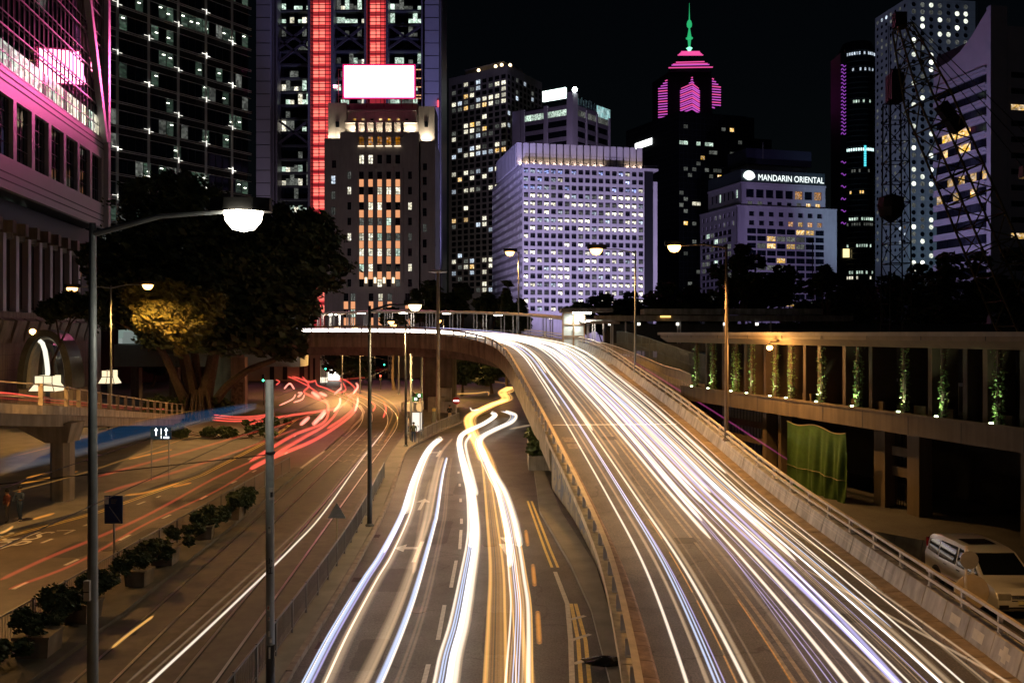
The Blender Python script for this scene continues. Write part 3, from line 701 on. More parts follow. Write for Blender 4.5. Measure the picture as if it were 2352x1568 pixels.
sn = n_.new('ShaderNodeMath'); sn.operation = 'SINE'; l_.new(wv.outputs[0], sn.inputs[0])
mr = n_.new('ShaderNodeMapRange'); mr.inputs['From Min'].default_value = -1; mr.inputs['To Min'].default_value = .55; mr.inputs['To Max'].default_value = 1.15; l_.new(sn.outputs[0], mr.inputs['Value'])
l_.new(mr.outputs[0], pb.inputs['Emission Strength']); pb.inputs['Emission Color'].default_value = (1, .42, .19, 1); pb.inputs['Base Color'].default_value = (.3, .2, .12, 1)
cx = [831.5 + 20.75 * k for k in range(5)]
holes = []; wins = []
for k in range(15):                                   # alternating windows and orange panels of the main shaft
    yc = 404 + k * 17.6
    for x in cx:
        h = (x - 5.3, x + 5.3, yc - 8.6, yc + 8.6); holes.append(h); wins.append((h, 'orange' if k % 2 else 'win', k))
for x in cx:
    h = (x - 5.5, x + 5.5, 357, 377.5); holes.append(h); wins.append((h, 'win', 99))
    h = (x - 5.8, x + 5.8, 315, 337); holes.append(h); wins.append((h, 'arch', 99))
for k in range(8):
    for x in (803.5, 942.5):
        yc = 404 + k * 35.2; h = (x - 4.3, x + 4.3, yc - 9, yc + 8.5); holes.append(h); wins.append((h, 'side', k))
for (x, ya) in ((853.5, 674), (875, 674), (896, 674), (796, 674), (812, 674), (937, 674)):
    for k in range(5):
        h = (x - 5.3, x + 5.3, ya + k * 18.6, ya + k * 18.6 + 17); holes.append(h); wins.append((h, 'orange' if k % 2 else 'win', k))
wall_holes(783, 963, 305, 768, -1.0, holes, 'shaft_wall')
obx(783, 963, 305, 900, -.3, 18, mat('core_black', (.012, .012, .016), .4), 'core')
obx(783, 963, 768.5, 900, -1.0, -.31, OST, 'base_wall')
om = MB().box((0, 0, 0), (1.28, .1, 2.06)).mesh('orange_panel', [ORG]); wm_ = winmesh(1.3, 2.1, 2, 3, .07)
ro = random.Random(4)
for (h, kind, k) in wins:
    xa, xb = PX(h[0], OY), PX(h[1], OY); za, zb = PZ(h[3], OY), PZ(h[2], OY); c = V(((xa + xb) / 2, OY - .62, za)); sw_, sh_ = (xb - xa), (zb - za)
    if kind == 'orange': inst(om, 'orange_panel', c + V((0, 0, sh_ / 2)), 0, ob, None, (sw_ / 1.28, 1, sh_ / 2.06))
    elif kind == 'arch':
        o = inst(wm_, 'arched_window', c, 0, ob, [room('room_bar', (1, .4, .1), .35)], (sw_ / 1.3, 1, sh_ / 2.1))
        MB().tube([(c.x - sw_ / 2 - .12, OY - 1.15, za), (c.x - sw_ / 2 - .12, OY - 1.15, zb - .5), (c.x - sw_ / 4, OY - 1.15, zb + .25), (c.x + sw_ / 4, OY - 1.15, zb + .25), (c.x + sw_ / 2 + .12, OY - 1.15, zb - .5), (c.x + sw_ / 2 + .12, OY - 1.15, za)], .14, 5).build('arch_frame', OST, ob)
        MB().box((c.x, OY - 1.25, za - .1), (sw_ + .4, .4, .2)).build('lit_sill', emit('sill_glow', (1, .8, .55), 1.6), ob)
    else:
        m = pickw((3, ROOMW), (1, ROOMG), (3, GLB), (1, ROOMD)) if kind == 'win' and k != 0 else pickw((5, GLB), (1, ROOMW), (1, ROOMD))
        inst(wm_, 'window', c, 0, ob, [m], (sw_ / 1.3, 1, sh_ / 2.1))
for x in [821 + 20.75 * k for k in range(6)]: obx(x - 2.6, x + 2.6, 388, 650, -1.5, -1.02, OST, 'pilaster')
# wings and set-backs
wl = [(764 - 5, 764 + 5, 402 + 36 * k, 421 + 36 * k) for k in range(7)]; wr = [(975 - 4.5, 975 + 4.5, 405 + 36 * k, 424 + 36 * k) for k in range(6)]
wl += [(761, 771, 367, 385)]; wr += [(971, 980, 374, 390)]
wall_holes(744, 782, 317, 900, .6, wl, 'wing_wall'); wall_holes(964, 999, 323, 900, .6, wr, 'wing_wall')
obx(744, 782, 317, 900, 1.3, 18, mat('core_black', (.012, .012, .016), .4), 'core'); obx(964, 999, 323, 900, 1.3, 18, mat('core_black', (.012, .012, .016), .4), 'core')
for h in wl + wr:
    xa, xb = PX(h[0], OY), PX(h[1], OY); za, zb = PZ(h[3], OY), PZ(h[2], OY)
    inst(wm_, 'window', ((xa + xb) / 2, OY + 1.1, za), 0, ob, [pickw((6, GLB), (1, ROOMC), (1, ROOMD))], ((xb - xa) / 1.3, 1, (zb - za) / 2.1))
obx(747, 790, 228, 316, 4.0, 16, OST, 'upper_wing'); obx(958, 995, 236, 322, 4.0, 16, OST, 'upper_wing')
obx(790.5, 957.5, 282, 304, 1.6, 16, OST, 'attic'); obx(791, 957, 276, 281.5, .3, 16, OST, 'cornice'); obx(793, 955, 250, 275.5, 3.2, 16, OST, 'upper_attic'); obx(794, 954, 246, 249.5, 2.6, 16, OST, 'cornice'); obx(794, 954, 224, 246, 6.5, 16, OST, 'penthouse')
for k in range(7): obx(804 + k * 20.3 + 2.5, 804 + k * 20.3 + 9, 267, 275, 3.0, 3.15, pickw((1, ROOMO), (1, GL)), 'attic_window')
for x in [821 + 20.75 * k for k in range(6)]: obx(x - 3, x + 3, 282.5, 318, -1.5, 1.55, OST, 'buttress')
for x in (769, 976): obx(x - 4, x + 4, 272, 285, 3.7, 3.95, GL, 'window')
# set-back uplights (small real fittings)
def uplight(par, loc, w, power, col=(1, .85, .6), tilt=R(165), name='uplight', sz=.5):
    o = MB().box(V(loc) - V((0, 0, .12)), (w, .4, .14)).build(name, emit('uplight_glow_%d' % int(col[2] * 100), col, 6), par)
    L = bpy.data.lights.new('uplight', 'AREA'); L.energy = power; L.color = col; L.size = w; L.size_y = .3; L.shape = 'RECTANGLE'; L.spread = R(140)
    lo = bpy.data.objects.new('lamp', L); COL.objects.link(lo); lo.parent = o; lo.location = V(loc) + V((0, -.1, .05)) - woff(o); lo.rotation_euler = (tilt, 0, 0)
    return o
for x in cx: uplight(ob, (PX(x, OY), OY + .6, PZ(304, OY) + .25), 1.1, 90)
for (x, y, d, pw) in ((810, 304, .6, 260), (941, 306, .6, 420), (755, 316, 3.1, 160), (776, 316, 3.1, 160), (976, 322, 2.9, 520)): uplight(ob, (PX(x, OY), OY + d, PZ(y, OY) + .25), 1.8, pw)
for k in range(4): obx(840 + 20.75 * k, 845.5 + 20.75 * k, 638, 651, -1.75, -1.52, emit('pilaster_lamp', (1, .78, .48), 2.0), 'wall_lamp')
# roof sign
sg_ = thing('roof_sign', 'large blank white glowing sign with pink glow on the roof of the stone bank', 'sign', (PX(870, 252), 253, PZ(232, 252)))
SGN = emit('sign_glow', (1, .2, .4), 30)
def sgb(px0, px1, y0, y1, d0, d1, m, name):
    x0, x1 = PX(px0, 253), PX(px1, 253); z0, z1 = PZ(y1, 253), PZ(y0, 253)
    return MB().obox((x0, 253 + d0, z0), (x1 - x0, 0, 0), (0, d1 - d0, 0), (0, 0, z1 - z0)).build(name, m, sg_)
sgb(791, 950, 152, 223, 0, .3, SGN, 'lit_face')
for q in ((787, 954, 148, 151.8), (787, 954, 223.2, 227), (787, 790.8, 151.9, 223.1), (950.2, 954, 151.9, 223.1)): sgb(*q, .05, .3, emit('sign_bloom', (1, .03, .2), .9), 'bloom_border')  # added glowing border, imitates the bloom round the sign
sgb(789, 952, 150.5, 225, .31, 1.4, mat('sign_back', (.25, .1, .14), .6), 'backing')
for x in (776, 786, 954, 961, 967): sgb(x, x + 1.2, 158, 234, .4, .8, mat('sign_frame', (.3, .1, .12), .6), 'frame_post')
for y in (158, 178, 198, 217, 224): sgb(775, 790, y, y + 1.2, .5, .7, mat('sign_frame', (.3, .1, .12), .6), 'frame_bar'); sgb(951, 968, y, y + 1.8, .5, .7, emit('sign_side_lamp', (1, .5, .25), 1.0), 'side_lamp')
for x in (800, 840, 880, 920, 945): sgb(x, x + 2, 225, 245, .9, 1.2, mat('sign_frame', (.3, .1, .12), .6), 'support')

sl_ = MB().box((PX(770, 253), 252.6, PZ(200, 253)), (.8, .6, .6)).build('pink_fill_lamp', SGN, sg_)  # added pink lamp, brightens the tower at far left in place of bloom
L = bpy.data.lights.new('added_pink_spot', 'SPOT'); L.energy = 2.6e5; L.color = (1, .10, .40); L.spot_size = R(16); L.spot_blend = 1.0; L.shadow_soft_size = .8
o = bpy.data.objects.new('lamp', L); COL.objects.link(o); o.parent = sl_; o.location = V((PX(768, 253), 252.2, PZ(200, 253))) - woff(sl_); o.rotation_euler = (V((-56, 120, 49)) - V((PX(768, 253), 252.2, PZ(200, 253)))).normalized().to_track_quat('-Z', 'Y').to_euler()
# ---------------------------------------------------------------- corner-on concrete grid tower
def corner_bld(name, label, cpx, Y, ldir, lt, rdir, rt_, zt, wallm, core=True):
    c = V((PX(cpx, Y), Y, 0)); t = thing(name, label, 'building', c)
    ld, rd = V((*ldir, 0)).normalized(), V((*rdir, 0)).normalized()
    return t, c, ld, rd
def solid(par, c, ld, lt, rd, rt_, z0, z1, m, ins=.5, name='core'):
    a = c + ld * ins + rd * ins
    return MB().prism([a.xy, (a + rd * (rt_ - ins)).xy, (a + rd * (rt_ - ins) + ld * (lt - ins)).xy, (a + ld * (lt - ins)).xy], z0, z1).build(name, m, par)
GRDM = mat('grid_concrete', (.30, .27, .26), .8, var=.12, scale=.2, stain=.15)
CORE = mat('core_black', (.012, .012, .016), .4)
t, c, ld, rd = corner_bld('office_tower', 'plain concrete grid tower behind the purple block, warm lamps on its roof', 1165, 520, (-.795, .607), 45, (.51, .86), 42, 165, GRDM)
lt, rt_, zt = 45.2, 42.2, 165.5; cwl = lt / 9.4; chh = 3.55; nr = 36; z0 = zt - 4.2 - nr * chh
solid(t, c, ld, lt, rd, rt_, -.1, zt - .5, CORE); MB().prism([c.xy, (c + ld * lt).xy, (c + ld * lt + rd * .49).xy, (c + rd * .49 + ld * .49).xy, (c + ld * .49 + rd * rt_).xy, (c + rd * rt_).xy], -.1, z0).build('lower_wall', GRDM, t)
gm_ = winmesh(3.5, 2.55, 2, 1, .1)
rowlit = [random.random() for _ in range(60)]
def gpick(i, j):
    r = rowlit[j]; p = .75 if r > .72 else (.38 if r > .35 else .07)
    return pickw((5, ROOMW), (2, ROOMC), (1, ROOMO), (3, ROOMD)) if random.random() < p else GL
facade(t, c + ld * lt + V((0, 0, z0)), (-ld.x, -ld.y), cwl, chh, 9, nr, 3.5, 2.55, GRDM, gpick, .5, me=gm_, W=lt, x0=.3 * cwl, top=4.2)
n2 = 15; z2 = zt - 4.2 - n2 * chh
facade(t, c + V((0, 0, z2)), (rd.x, rd.y), rt_ / 9, chh, 9, n2, 3.3, 2.55, GRDM, lambda i, j: pickw((9, GL), (1, ROOMC), (1, ROOMD)), .5, me=winmesh(3.3, 2.55, 1, 1, .1), top=4.2)
MB().obox(c + V((0, 0, z0)), rd * rt_, ld * .5, V((0, 0, z2 - z0))).build('lower_wall', GRDM, t)
solid(t, c + ld * 6 + rd * 5, ld, 30, rd, 24, zt - .4, zt + 5, GRDM, name='plant_room')
for d_, e in ((22, .6), (9, .6), (4.5, .6), (.4, 4)):
    MB().lathe(c + ld * d_ + rd * e + V((0, 0, zt)), [(.2, 0), (.9, .6), (1.0, 1.2), (.6, 1.9), (.1, 2.1)], 10).build('roof_lamp', emit('roof_lamp_glow', (1, .72, .4), 4), t)
# ---------------------------------------------------------------- white-columned tower with a lit roof
t, c, ld, rd = corner_bld('office_tower', 'white columned tower with a brightly lit rooftop rising behind the purple block', 1315, 440, (-.82, .574), 32, (.629, .777), 34, 128, None)
lt, rt_, zt = 32.6, 34.4, 126.5
WTW = mat('tower_white', (.5, .46, .5), .6, var=.08, scale=.2)
solid(t, c, ld, lt, rd, rt_, -.1, zt - 3, CORE)
MB().prism([(c + ld * 3.4).xy, c.xy, (c + rd * 4.6).xy, (c + rd * 4.6 + ld * .48).xy, (c + ld * 3.4 + rd * .48).xy], 60, zt + 2).build('corner_slab', WTW, t)
for dl in (14.5, 28.5, 31.4): MB().obox(c + ld * dl - rd * .5, ld * (2.2 if dl < 30 else 4.5), rd * .98, V((0, 0, zt - 3))).build('column', WTW, t)
for dr in (11.6, 21, 32.5): MB().obox(c + rd * dr - ld * .5, rd * 1.1, ld * .98, V((0, 0, zt - 5))).build('column', WTW, t)
for j in range(12):
    z = zt - 6 - j * 5.2
    MB().obox(c + ld * 3.5 - rd * .1 + V((0, 0, z)), ld * 27, rd * .58, V((0, 0, 2.0))).build('spandrel', mat('spandrel_grey', (.3, .27, .3), .6), t); MB().obox(c + rd * 4.7 - ld * .1 + V((0, 0, z)), rd * 29, ld * .58, V((0, 0, 2.0))).build('spandrel', mat('spandrel_grey', (.3, .27, .3), .6), t)
    for i in range(9):
        q = c + ld * (3.8 + i * 3.0) + rd * .3 + V((0, 0, z - 3.1)); lit = (j in (4, 6)) and random.random() < .6 or j == 0
        MB().obox(q, ld * 2.8, rd * .12, V((0, 0, 3.0))).build('window', (ROOMO if j else ROOMG) if lit else GL, t)
    for i in range(9):
        q = c + rd * (5.0 + i * 3.1) + ld * .3 + V((0, 0, z - 3.1))
        MB().obox(q, rd * 2.9, ld * .12, V((0, 0, 3.0))).build('window', ROOMD if j == 0 else (ROOMO if (j == 4 and i == 4) else GL), t)
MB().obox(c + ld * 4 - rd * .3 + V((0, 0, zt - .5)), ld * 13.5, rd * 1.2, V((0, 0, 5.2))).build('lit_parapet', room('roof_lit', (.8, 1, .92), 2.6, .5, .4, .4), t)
MB().lathe(c + rd * 1.5 - ld * .3 + V((0, 0, zt + 2)), [(.2, 0), (1.1, .5), (1.3, 1.4), (.8, 2.3), (.1, 2.6)], 12).build('roof_lamp', emit('roof_lamp_cool', (.85, 1, .95), 14), t)
for i in range(20):
    MB().obox(c + rd * (5.2 + i * 1.45) + V((0, 0, zt - 5)), rd * .12, ld * .12, V((0, 0, 4 + 1.8 * random.random()))).build('roof_railing_post', mat('teal_metal', (.25, .42, .45), .5), t)
MB().obox(c + rd * 22 - ld * .2 + V((0, 0, zt - 6)), rd * 11.8, ld * .5, V((0, 0, 5.5))).build('lit_screen', room('screen_teal', (.5, .9, .9), .4, .6, .5, .5), t)
# ---------------------------------------------------------------- purple flood-lit block
a_ = R(12); u_ = V((math.cos(a_), math.sin(a_), 0)); n_p = V((u_.y, -u_.x, 0))
PRM = mat('tower_concrete_pale', (.52, .50, .54), .75, var=.08, scale=.25, stain=.12)
c = V((PX(1200, 340), 340, 0)); pr = thing('office_block', 'purple flood-lit office block with a square window grid and fluted crown', 'building', c)
Wd = 49.0; cw = Wd / 18; ch = 3.1; zt = PZ(381, 340)
solid(pr, c, -n_p, 62, u_, Wd + 4, -.1, zt - .2, CORE, .95)
pw_ = winmesh(1.95, 1.95, 2, 1, .1)
lv = MB(); lv.v = [v.co.copy() for v in pw_.vertices]; lv.f = [list(p.vertices) for p in pw_.polygons]; lv.m = [p.material_index for p in pw_.polygons]; lv.box((0, -.05, 1.62), (1.95, .1, .62), 0, 1); lv.box((0, -.12, 1.45), (1.8, .1, .05), 0, 1); lv.box((-.4, -.06, .25), (.7, .08, .45), 0, 1); pw_ = lv.mesh('window', [GL, MUL])
rowl = [.5, .6, .9, .25, .75, .8, .85, .12, .15, .35, .7, .75, .55, .8, .75, .3, .35, .45]
ROOMP = room('room_bright', (1, .95, .74), 1.9, .6)
def ppick(i, j):
    k = 17 - j
    if k < 3: return pickw((3, ROOMB), (3, ROOMC), (3, GL), (1, ROOMD)) if i < 5 else pickw((2, ROOMB), (1, ROOMW), (5, GL))
    r = [.6, .5, .5, .75, .95, .8, .8, .85, .25, .2, .5, .6, .9, .8, .95, .5, .55, .4][k]
    return pickw((6, ROOMP), (1, ROOMC), (2, ROOMD)) if random.random() < r else GL
facade(pr, c + V((0, 0, zt - 18 * ch)), (u_.x, u_.y), cw, ch, 18, 18, 1.95, 1.95, PRM, ppick, .7, me=pw_, limit=330, top=0)
MB().obox(c + n_p * -.69, u_ * Wd, n_p * .69, V((0, 0, zt - 18 * ch))).build('lower_wall', PRM, pr)
nl = V((-n_p.x, -n_p.y, 0))
facade(pr, c + nl * 62 + V((0, 0, zt - 18 * ch)), (n_p.x, n_p.y), 2.58, ch, 24, 18, 1.5, 1.9, PRM, lambda i, j: pickw((8, GL), (2, ROOMD), (1, ROOMC)), .6, me=winmesh(1.5, 1.9, 1, 1, .08), limit=120)
MB().obox(c + u_ * .0, nl * 62, u_ * .6, V((0, 0, zt - 18 * ch))).build('lower_wall', PRM, pr)
MB().obox(c + u_ * (Wd + .3) + nl * 1.2, u_ * 5.6, nl * 20, V((0, 0, zt - 4))).build('side_wing', PRM, pr)
MB().obox(c + V((0, 0, zt)) + n_p * .2 - u_ * .2, u_ * (Wd + 6), nl * 62, V((0, 0, .9))).build('roof_slab', PRM, pr)
g = MB()
for i in range(56): g.obox(c + V((0, 0, zt + .9)) + u_ * (i * .98), u_ * .1, nl * .1, V((0, 0, 1.1)))
g.obox(c + V((0, 0, zt + 2.0)), u_ * 55, nl * .12, V((0, 0, .1))); g.build('terrace_railing', MUL, pr)
zc = zt + .9; cr_o = c + nl * 4 - u_ * 1.5
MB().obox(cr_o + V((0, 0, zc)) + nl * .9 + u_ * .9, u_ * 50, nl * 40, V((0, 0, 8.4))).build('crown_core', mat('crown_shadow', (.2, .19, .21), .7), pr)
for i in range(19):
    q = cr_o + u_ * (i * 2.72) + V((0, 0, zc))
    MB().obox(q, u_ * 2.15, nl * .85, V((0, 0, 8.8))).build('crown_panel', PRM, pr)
    if i not in (13, 14, 15): uplight(pr, q + u_ * 1.5 + n_p * .5 + V((0, 0, .3)), .5, 65, (1, .72, .5), R(172))
for i in range(14):
    q = cr_o + nl * (2.5 + i * 2.8) + V((0, 0, zc)); MB().obox(q, nl * 2.2, u_ * .85, V((0, 0, 8.8))).build('crown_panel', PRM, pr)
# ---------------------------------------------------------------- distant tower with pink light bars and green spire
Yc = 900.0; tcn = thing('skyscraper', 'distant dark skyscraper with pink light bars and a green spire', 'building', (PX(1585, Yc), Yc, 0))
DK = mat('tower_black', (.012, .013, .018), .35, var=.2)
NP = emit('bar_pink', (1, .10, .40), .95); NV = emit('bar_violet', (.8, .12, .75), .8); NG = emit('spire_green', (.05, 1, .35), .45); NGH = emit('spire_green_hot', (.25, 1, .55), 2.0)
MB().prism([(PX(1513, Yc), Yc + 40), (PX(1535, Yc), Yc + 4), (PX(1634, Yc), Yc + 4), (PX(1657, Yc), Yc + 40), (PX(1634, Yc), Yc + 76), (PX(1535, Yc), Yc + 76)], 0, PZ(165, Yc)).build('shaft', DK, tcn)
xm = PX(1585, Yc)
def bars(px0, px1, y, m, d=0.0, sag=0.0):
    q0, q1 = V((PX(px0, Yc), Yc + d, PZ(y, Yc))), V((PX(px1, Yc), Yc + d, PZ(y - sag, Yc)))
    MB().bar(q0, q1, 1.0, .85).build('light_bar', m, tcn)
for k in range(15):
    y = 184 + k * 5.1 - (.5 if k % 2 else 0); w = min(22, 3 + k * 5.5)
    for s_ in (-1, 1):
        q0 = V((PX(1586, Yc), Yc - 9, PZ(y - (0 if w > 21 else 0), Yc))); q1 = V((PX(1586 + s_ * w, Yc), Yc + 3, PZ(y + w * .16, Yc)))
        MB().bar(q0, q1, 1.0, .85).build('light_bar', NV if k % 3 else NP, tcn)
    if k < 14: MB().prism([(PX(1564, Yc), Yc + 3.8), (PX(1586, Yc), Yc - 8.3), (PX(1608, Yc), Yc + 3.8)], PZ(y + 5, Yc), PZ(y, Yc)).build('bay_storey', DK, tcn)
for k in range(17):
    y = 183 + k * 6.0; xa = 1513 if k > 2 else 1529 - k * 5; xb = 1534 if k < 14 else 1534 - (k - 13) * 3
    bars(xa, xb, y + 1.5, NV if k % 4 else NP, 2.8, 2.0)
for k in range(12):
    y = 179 + k * 6.0; xb = 1657 if k > 2 else 1641 + k * 5
    bars(1637, xb if k < 11 else 1643, y, NV if k % 3 else NP, 2.8, -1.8)
for (xa, xb, y, m) in ((1535, 1636, 157.5, NP), (1542, 1628, 151.5, NV), (1545, 1624, 149.5, NP), (1552, 1617, 145, NP)): bars(xa, xb, y, m, -2, 1.5)
for k, (w) in enumerate((21, 23, 26, 29)): bars(1585 - w, 1585 + w, 120.5 + k * 2.6, NP, -2)
for k, (y0, y1, w0, w1) in enumerate(((165, 143, 50, 30), (142.5, 131, 30, 30), (130.5, 118, 29, 18))):
    r0, r1 = w0 / F * Yc, w1 / F * Yc
    MB().sweep([[V((xm + sx * r0, Yc + 40 + sy * 40 * w0 / 50, PZ(y0, Yc))) for sx, sy in ((-1, -1), (1, -1), (1, 1), (-1, 1))], [V((xm + sx * r1, Yc + 40 + sy * 40 * w1 / 50, PZ(y1, Yc))) for sx, sy in ((-1, -1), (1, -1), (1, 1), (-1, 1))]]).build('stepped_top', DK, tcn)
def pz_(y): return PZ(y, Yc)
MB().lathe((PX(1582, Yc), Yc - 3, 0), [(1.6, pz_(119)), (2.2, pz_(115)), (3.2, pz_(113.5)), (.4, pz_(110))], 8).build('spire_base', NGH, tcn)
MB().lathe((PX(1582, Yc), Yc - 3, 0), [(1.0, pz_(111)), (1.7, pz_(94)), (3.4, pz_(92)), (3.6, pz_(90)), (2.2, pz_(88)), (1.4, pz_(78)), (.7, pz_(68)), (2.4, pz_(64)), (2.7, pz_(58)), (2.0, pz_(52)), (.6, pz_(48)), (.3, pz_(30)), (.12, pz_(10))], 10).build('spire', NG, tcn)
# ---------------------------------------------------------------- dark glass block below it
Yd = 560.0; t, c, ld, rd = corner_bld('office_block', 'dark glass office block with a small white corner sign below the pink-barred skyscraper', 1560, Yd, (-.42, .9), 60, (.95, .3), 48, 140, None)
zt = PZ(255, Yd); lt, rt_ = 62, 48
solid(t, c, ld, lt, rd, rt_, -.1, zt, DK, 0, name='walls')
solid(t, c + rd * 20, ld, 40, rd, 34, zt - .5, zt - 18, DK, 0, name='wing')
MB().obox(c + rd * 47 + V((0, 0, -.1)), rd * 20, ld * 30, V((0, 0, PZ(305, Yd)))).build('side_wing', DK, t)
FAINT = mat('mullion_blue_grey', (.10, .11, .14), .4, .5)
g = MB()
for i in range(17): g.obox(c + rd * (i * 3) - ld * .06, rd * .12, ld * .06, V((0, 0, zt)))
for j in range(34): g.obox(c - ld * .05 + V((0, 0, 20 + j * 3.8)), rd * 48, ld * .05, V((0, 0, .15)))
for j in range(34): g.obox(c - rd * .05 + V((0, 0, 20 + j * 3.8)), ld * 62, rd * .05, V((0, 0, .15)))
g.build('mullion_grid', FAINT, t)
pd = MB().box((0, 0, 0), (2.7, .1, 2.2)).mesh('window', [ROOMD]); rzd = math.atan2(rd.y, rd.x)
for k in range(60):
    i, j = random.randrange(16), random.randrange(2, 32)
    inst(pd, 'window', c + rd * (1.55 + i * 3) - ld * .08 + V((0, 0, 20 + j * 3.8 + 1.6)), rzd, t, [pickw((5, ROOMD), (2, ROOMW if j < 12 else ROOMD), (1, ROOMO))])
for i in (3, 4): inst(pd, 'window', c + rd * (1.55 + i * 3) - ld * .08 + V((0, 0, PZ(466, Yd))), rzd, t, [ROOMW])
for i in (0, 1, 4, 6, 7): inst(pd, 'window', c + rd * (1.55 + i * 3) - ld * .08 + V((0, 0, PZ(327, Yd))), rzd, t, [ROOMG])
MB().obox(c + ld * 30 - rd * .4 + V((0, 0, PZ(330, Yd + 25))), ld * 20, rd * .3, V((0, 0, 4.2))).build('white_sign', emit('sign_white', (.95, 1, .98), 3.0), t)
# ---------------------------------------------------------------- hotel with lit name on the roof
Ym = 420.0; a_ = R(16); um = V((math.cos(a_), math.sin(a_), 0)); vm = V((-um.y, um.x, 0))
c = V((PX(1693, Ym), Ym, 0)); ho = thing('hotel', 'violet-lit stone hotel with a glowing MANDARIN ORIENTAL name on its roof', 'hotel', c)
HST = mat('hotel_stone', (.44, .42, .46), .7, var=.08, scale=.25, stain=.12)
W_, D_ = 54.5, 36.4; zm = PZ(474, Ym); rowh = 3.44
solid(ho, c, vm, D_, um, W_, -.1, zm - .3, CORE, .95)
hw = winmesh(4.9, 2.5, 2, 1, .12)
nrw = 16; z0 = zm - 9.5 - nrw * rowh
hp = lambda i, j: pickw((14, GLB), (2, ROOMO), (4, ROOMD))
facade(ho, c + V((0, 0, z0)), (um.x, um.y), 5.3, rowh, 8, nrw, 4.9, 2.5, HST, hp, .5, me=hw, x0=5.2, W=W_, top=0)
sw4 = winmesh(2.9, 2.3, 2, 2, .1)
facade(ho, c + V((0, 0, zm - 9.5)), (um.x, um.y), 5.3, 4.3, 8, 2, 2.9, 2.3, HST, lambda i, j: pickw((6, GLB), (2, room('room_lamp', (1, .5, .2), .5)), (1, ROOMO)), .8, me=sw4, x0=5.2, W=W_, top=.9)
MB().obox(c - vm * .3 - um * .3 + V((0, 0, zm)), um * (W_ + .3), vm * (D_ + .3), V((0, 0, .7))).build('cornice', HST, ho)
MB().obox(c + V((0, 0, -.1)), um * W_, vm * .69, V((0, 0, z0))).build('lower_wall', HST, ho)
facade(ho, c + vm * D_ + V((0, 0, z0)), (-vm.x, -vm.y), 4.2, rowh, 7, nrw, 4.0, 2.4, HST, lambda i, j: pickw((8, GL), (2, ROOMD), (1, ROOMG)), .5, me=winmesh(4.0, 2.4, 2, 1, .12), x0=1.5, W=D_, top=0)
facade(ho, c + vm * D_ + V((0, 0, zm - 9.5)), (-vm.x, -vm.y), 4.2, 4.3, 8, 2, 1.9, 2.3, HST, lambda i, j: pickw((8, GL), (2, ROOMD)), .6, me=winmesh(1.9, 2.3, 1, 1, .1), x0=1.2, W=D_, top=.9)
c2 = c + um * 2.6 + vm * .8; z2 = zm + .7; W2, D2 = 46, 32
solid(ho, c2, vm, D2, um, W2, z2 - .2, z2 + 12.2, CORE, .7)
facade(ho, c2 + V((0, 0, z2)), (um.x, um.y), 5.3, 3.0, 8, 1, 2.7, 1.6, HST, lambda i, j: pickw((3, GLB), (1, ROOMD)) if i < 6 else ROOMO, .6, me=winmesh(2.7, 1.6, 2, 1, .1), x0=2.2, W=W2, top=.2)
facade(ho, c2 + V((0, 0, z2 + 3.2)), (um.x, um.y), 5.3, 5.6, 8, 1, 4.3, 4.0, HST, lambda i, j: pickw((3, GLB), (1, room('room_lamp', (1, .5, .2), .5))) if i != 3 else GLB, .7, me=winmesh(4.3, 4.0, 1, 1, .14), x0=2.2, W=W2, top=1.4)
facade(ho, c2 + vm * D2 + V((0, 0, z2)), (-vm.x, -vm.y), 4.0, 10.2, 7, 1, 1.9, 4.0, HST, lambda i, j: pickw((5, GL), (2, ROOMG)), .5, me=winmesh(1.9, 4.0, 1, 1, .1), sill=4.0, x0=2, W=D2, top=0)
MB().obox(c2 - vm * .4 - um * .4 + V((0, 0, z2 + 10.3)), um * (W2 + .6), vm * (D2 + .6), V((0, 0, .8))).build('cornice', HST, ho)
SCR = mat('roof_screen_teal', (.06, .085, .09), .5, .2)
for i in range(46): MB().obox(c2 + um * (i * 1.0) + vm * .3 + V((0, 0, z2 + 11.1)), um * .94, vm * .2, V((0, 0, 6.0))).build('roof_screen_slat', SCR, ho)
for i in range(32): MB().obox(c2 + vm * (i * 1.0) + um * .02 + V((0, 0, z2 + 11.1)), vm * .9, um * .2, V((0, 0, 6.0))).build('roof_screen_slat', SCR, ho)
MB().obox(c2 + um * 8 + vm * 8 + V((0, 0, z2 + 11.1)), um * 33, vm * 16, V((0, 0, 10.2))).build('plant_room', mat('plant_white', (.3, .29, .33), .7), ho)
MB().obox(c2 + um * 7 + vm * 7 + V((0, 0, z2 + 21.4)), um * 36, vm * 18, V((0, 0, 7.5))).build('plant_screen', mat('plant_navy', (.02, .022, .04), .6), ho)
MB().tube([c2 + um * 16 + vm * 7 + V((0, 0, z2 + 24)), c2 + um * 16 + vm * 7 + V((0, 0, z2 + 32))], .12, 5).build('aerial', STEEL, ho)
LET = emit('letters_white', (.9, 1, .98), 1.6)
letters('MANDARIN ORIENTAL', c2 + um * 8.9 - vm * .15 + V((0, 0, z2 + 12.3)), um * .86, V((0, 0, 1)), 4.1, LET, 0, 'roof_letters', ho)
fan = MB(); fc = c2 + um * 4.2 - vm * .15 + V((0, 0, z2 + 12.6))
pts = [fc + um * (3.2 * math.cos(R(a))) + V((0, 0, 1.0 + 3.0 * math.sin(R(a)))) for a in range(0, 181, 12)]
pts += [fc + um * -2.0 + V((0, 0, .1)), fc + um * -.8 + V((0, 0, -.5)), fc + um * .8 + V((0, 0, -.5)), fc + um * 2.0 + V((0, 0, .1))]
fan.add(pts, [tuple(range(len(pts)))]); fan.build('fan_emblem', LET, ho)
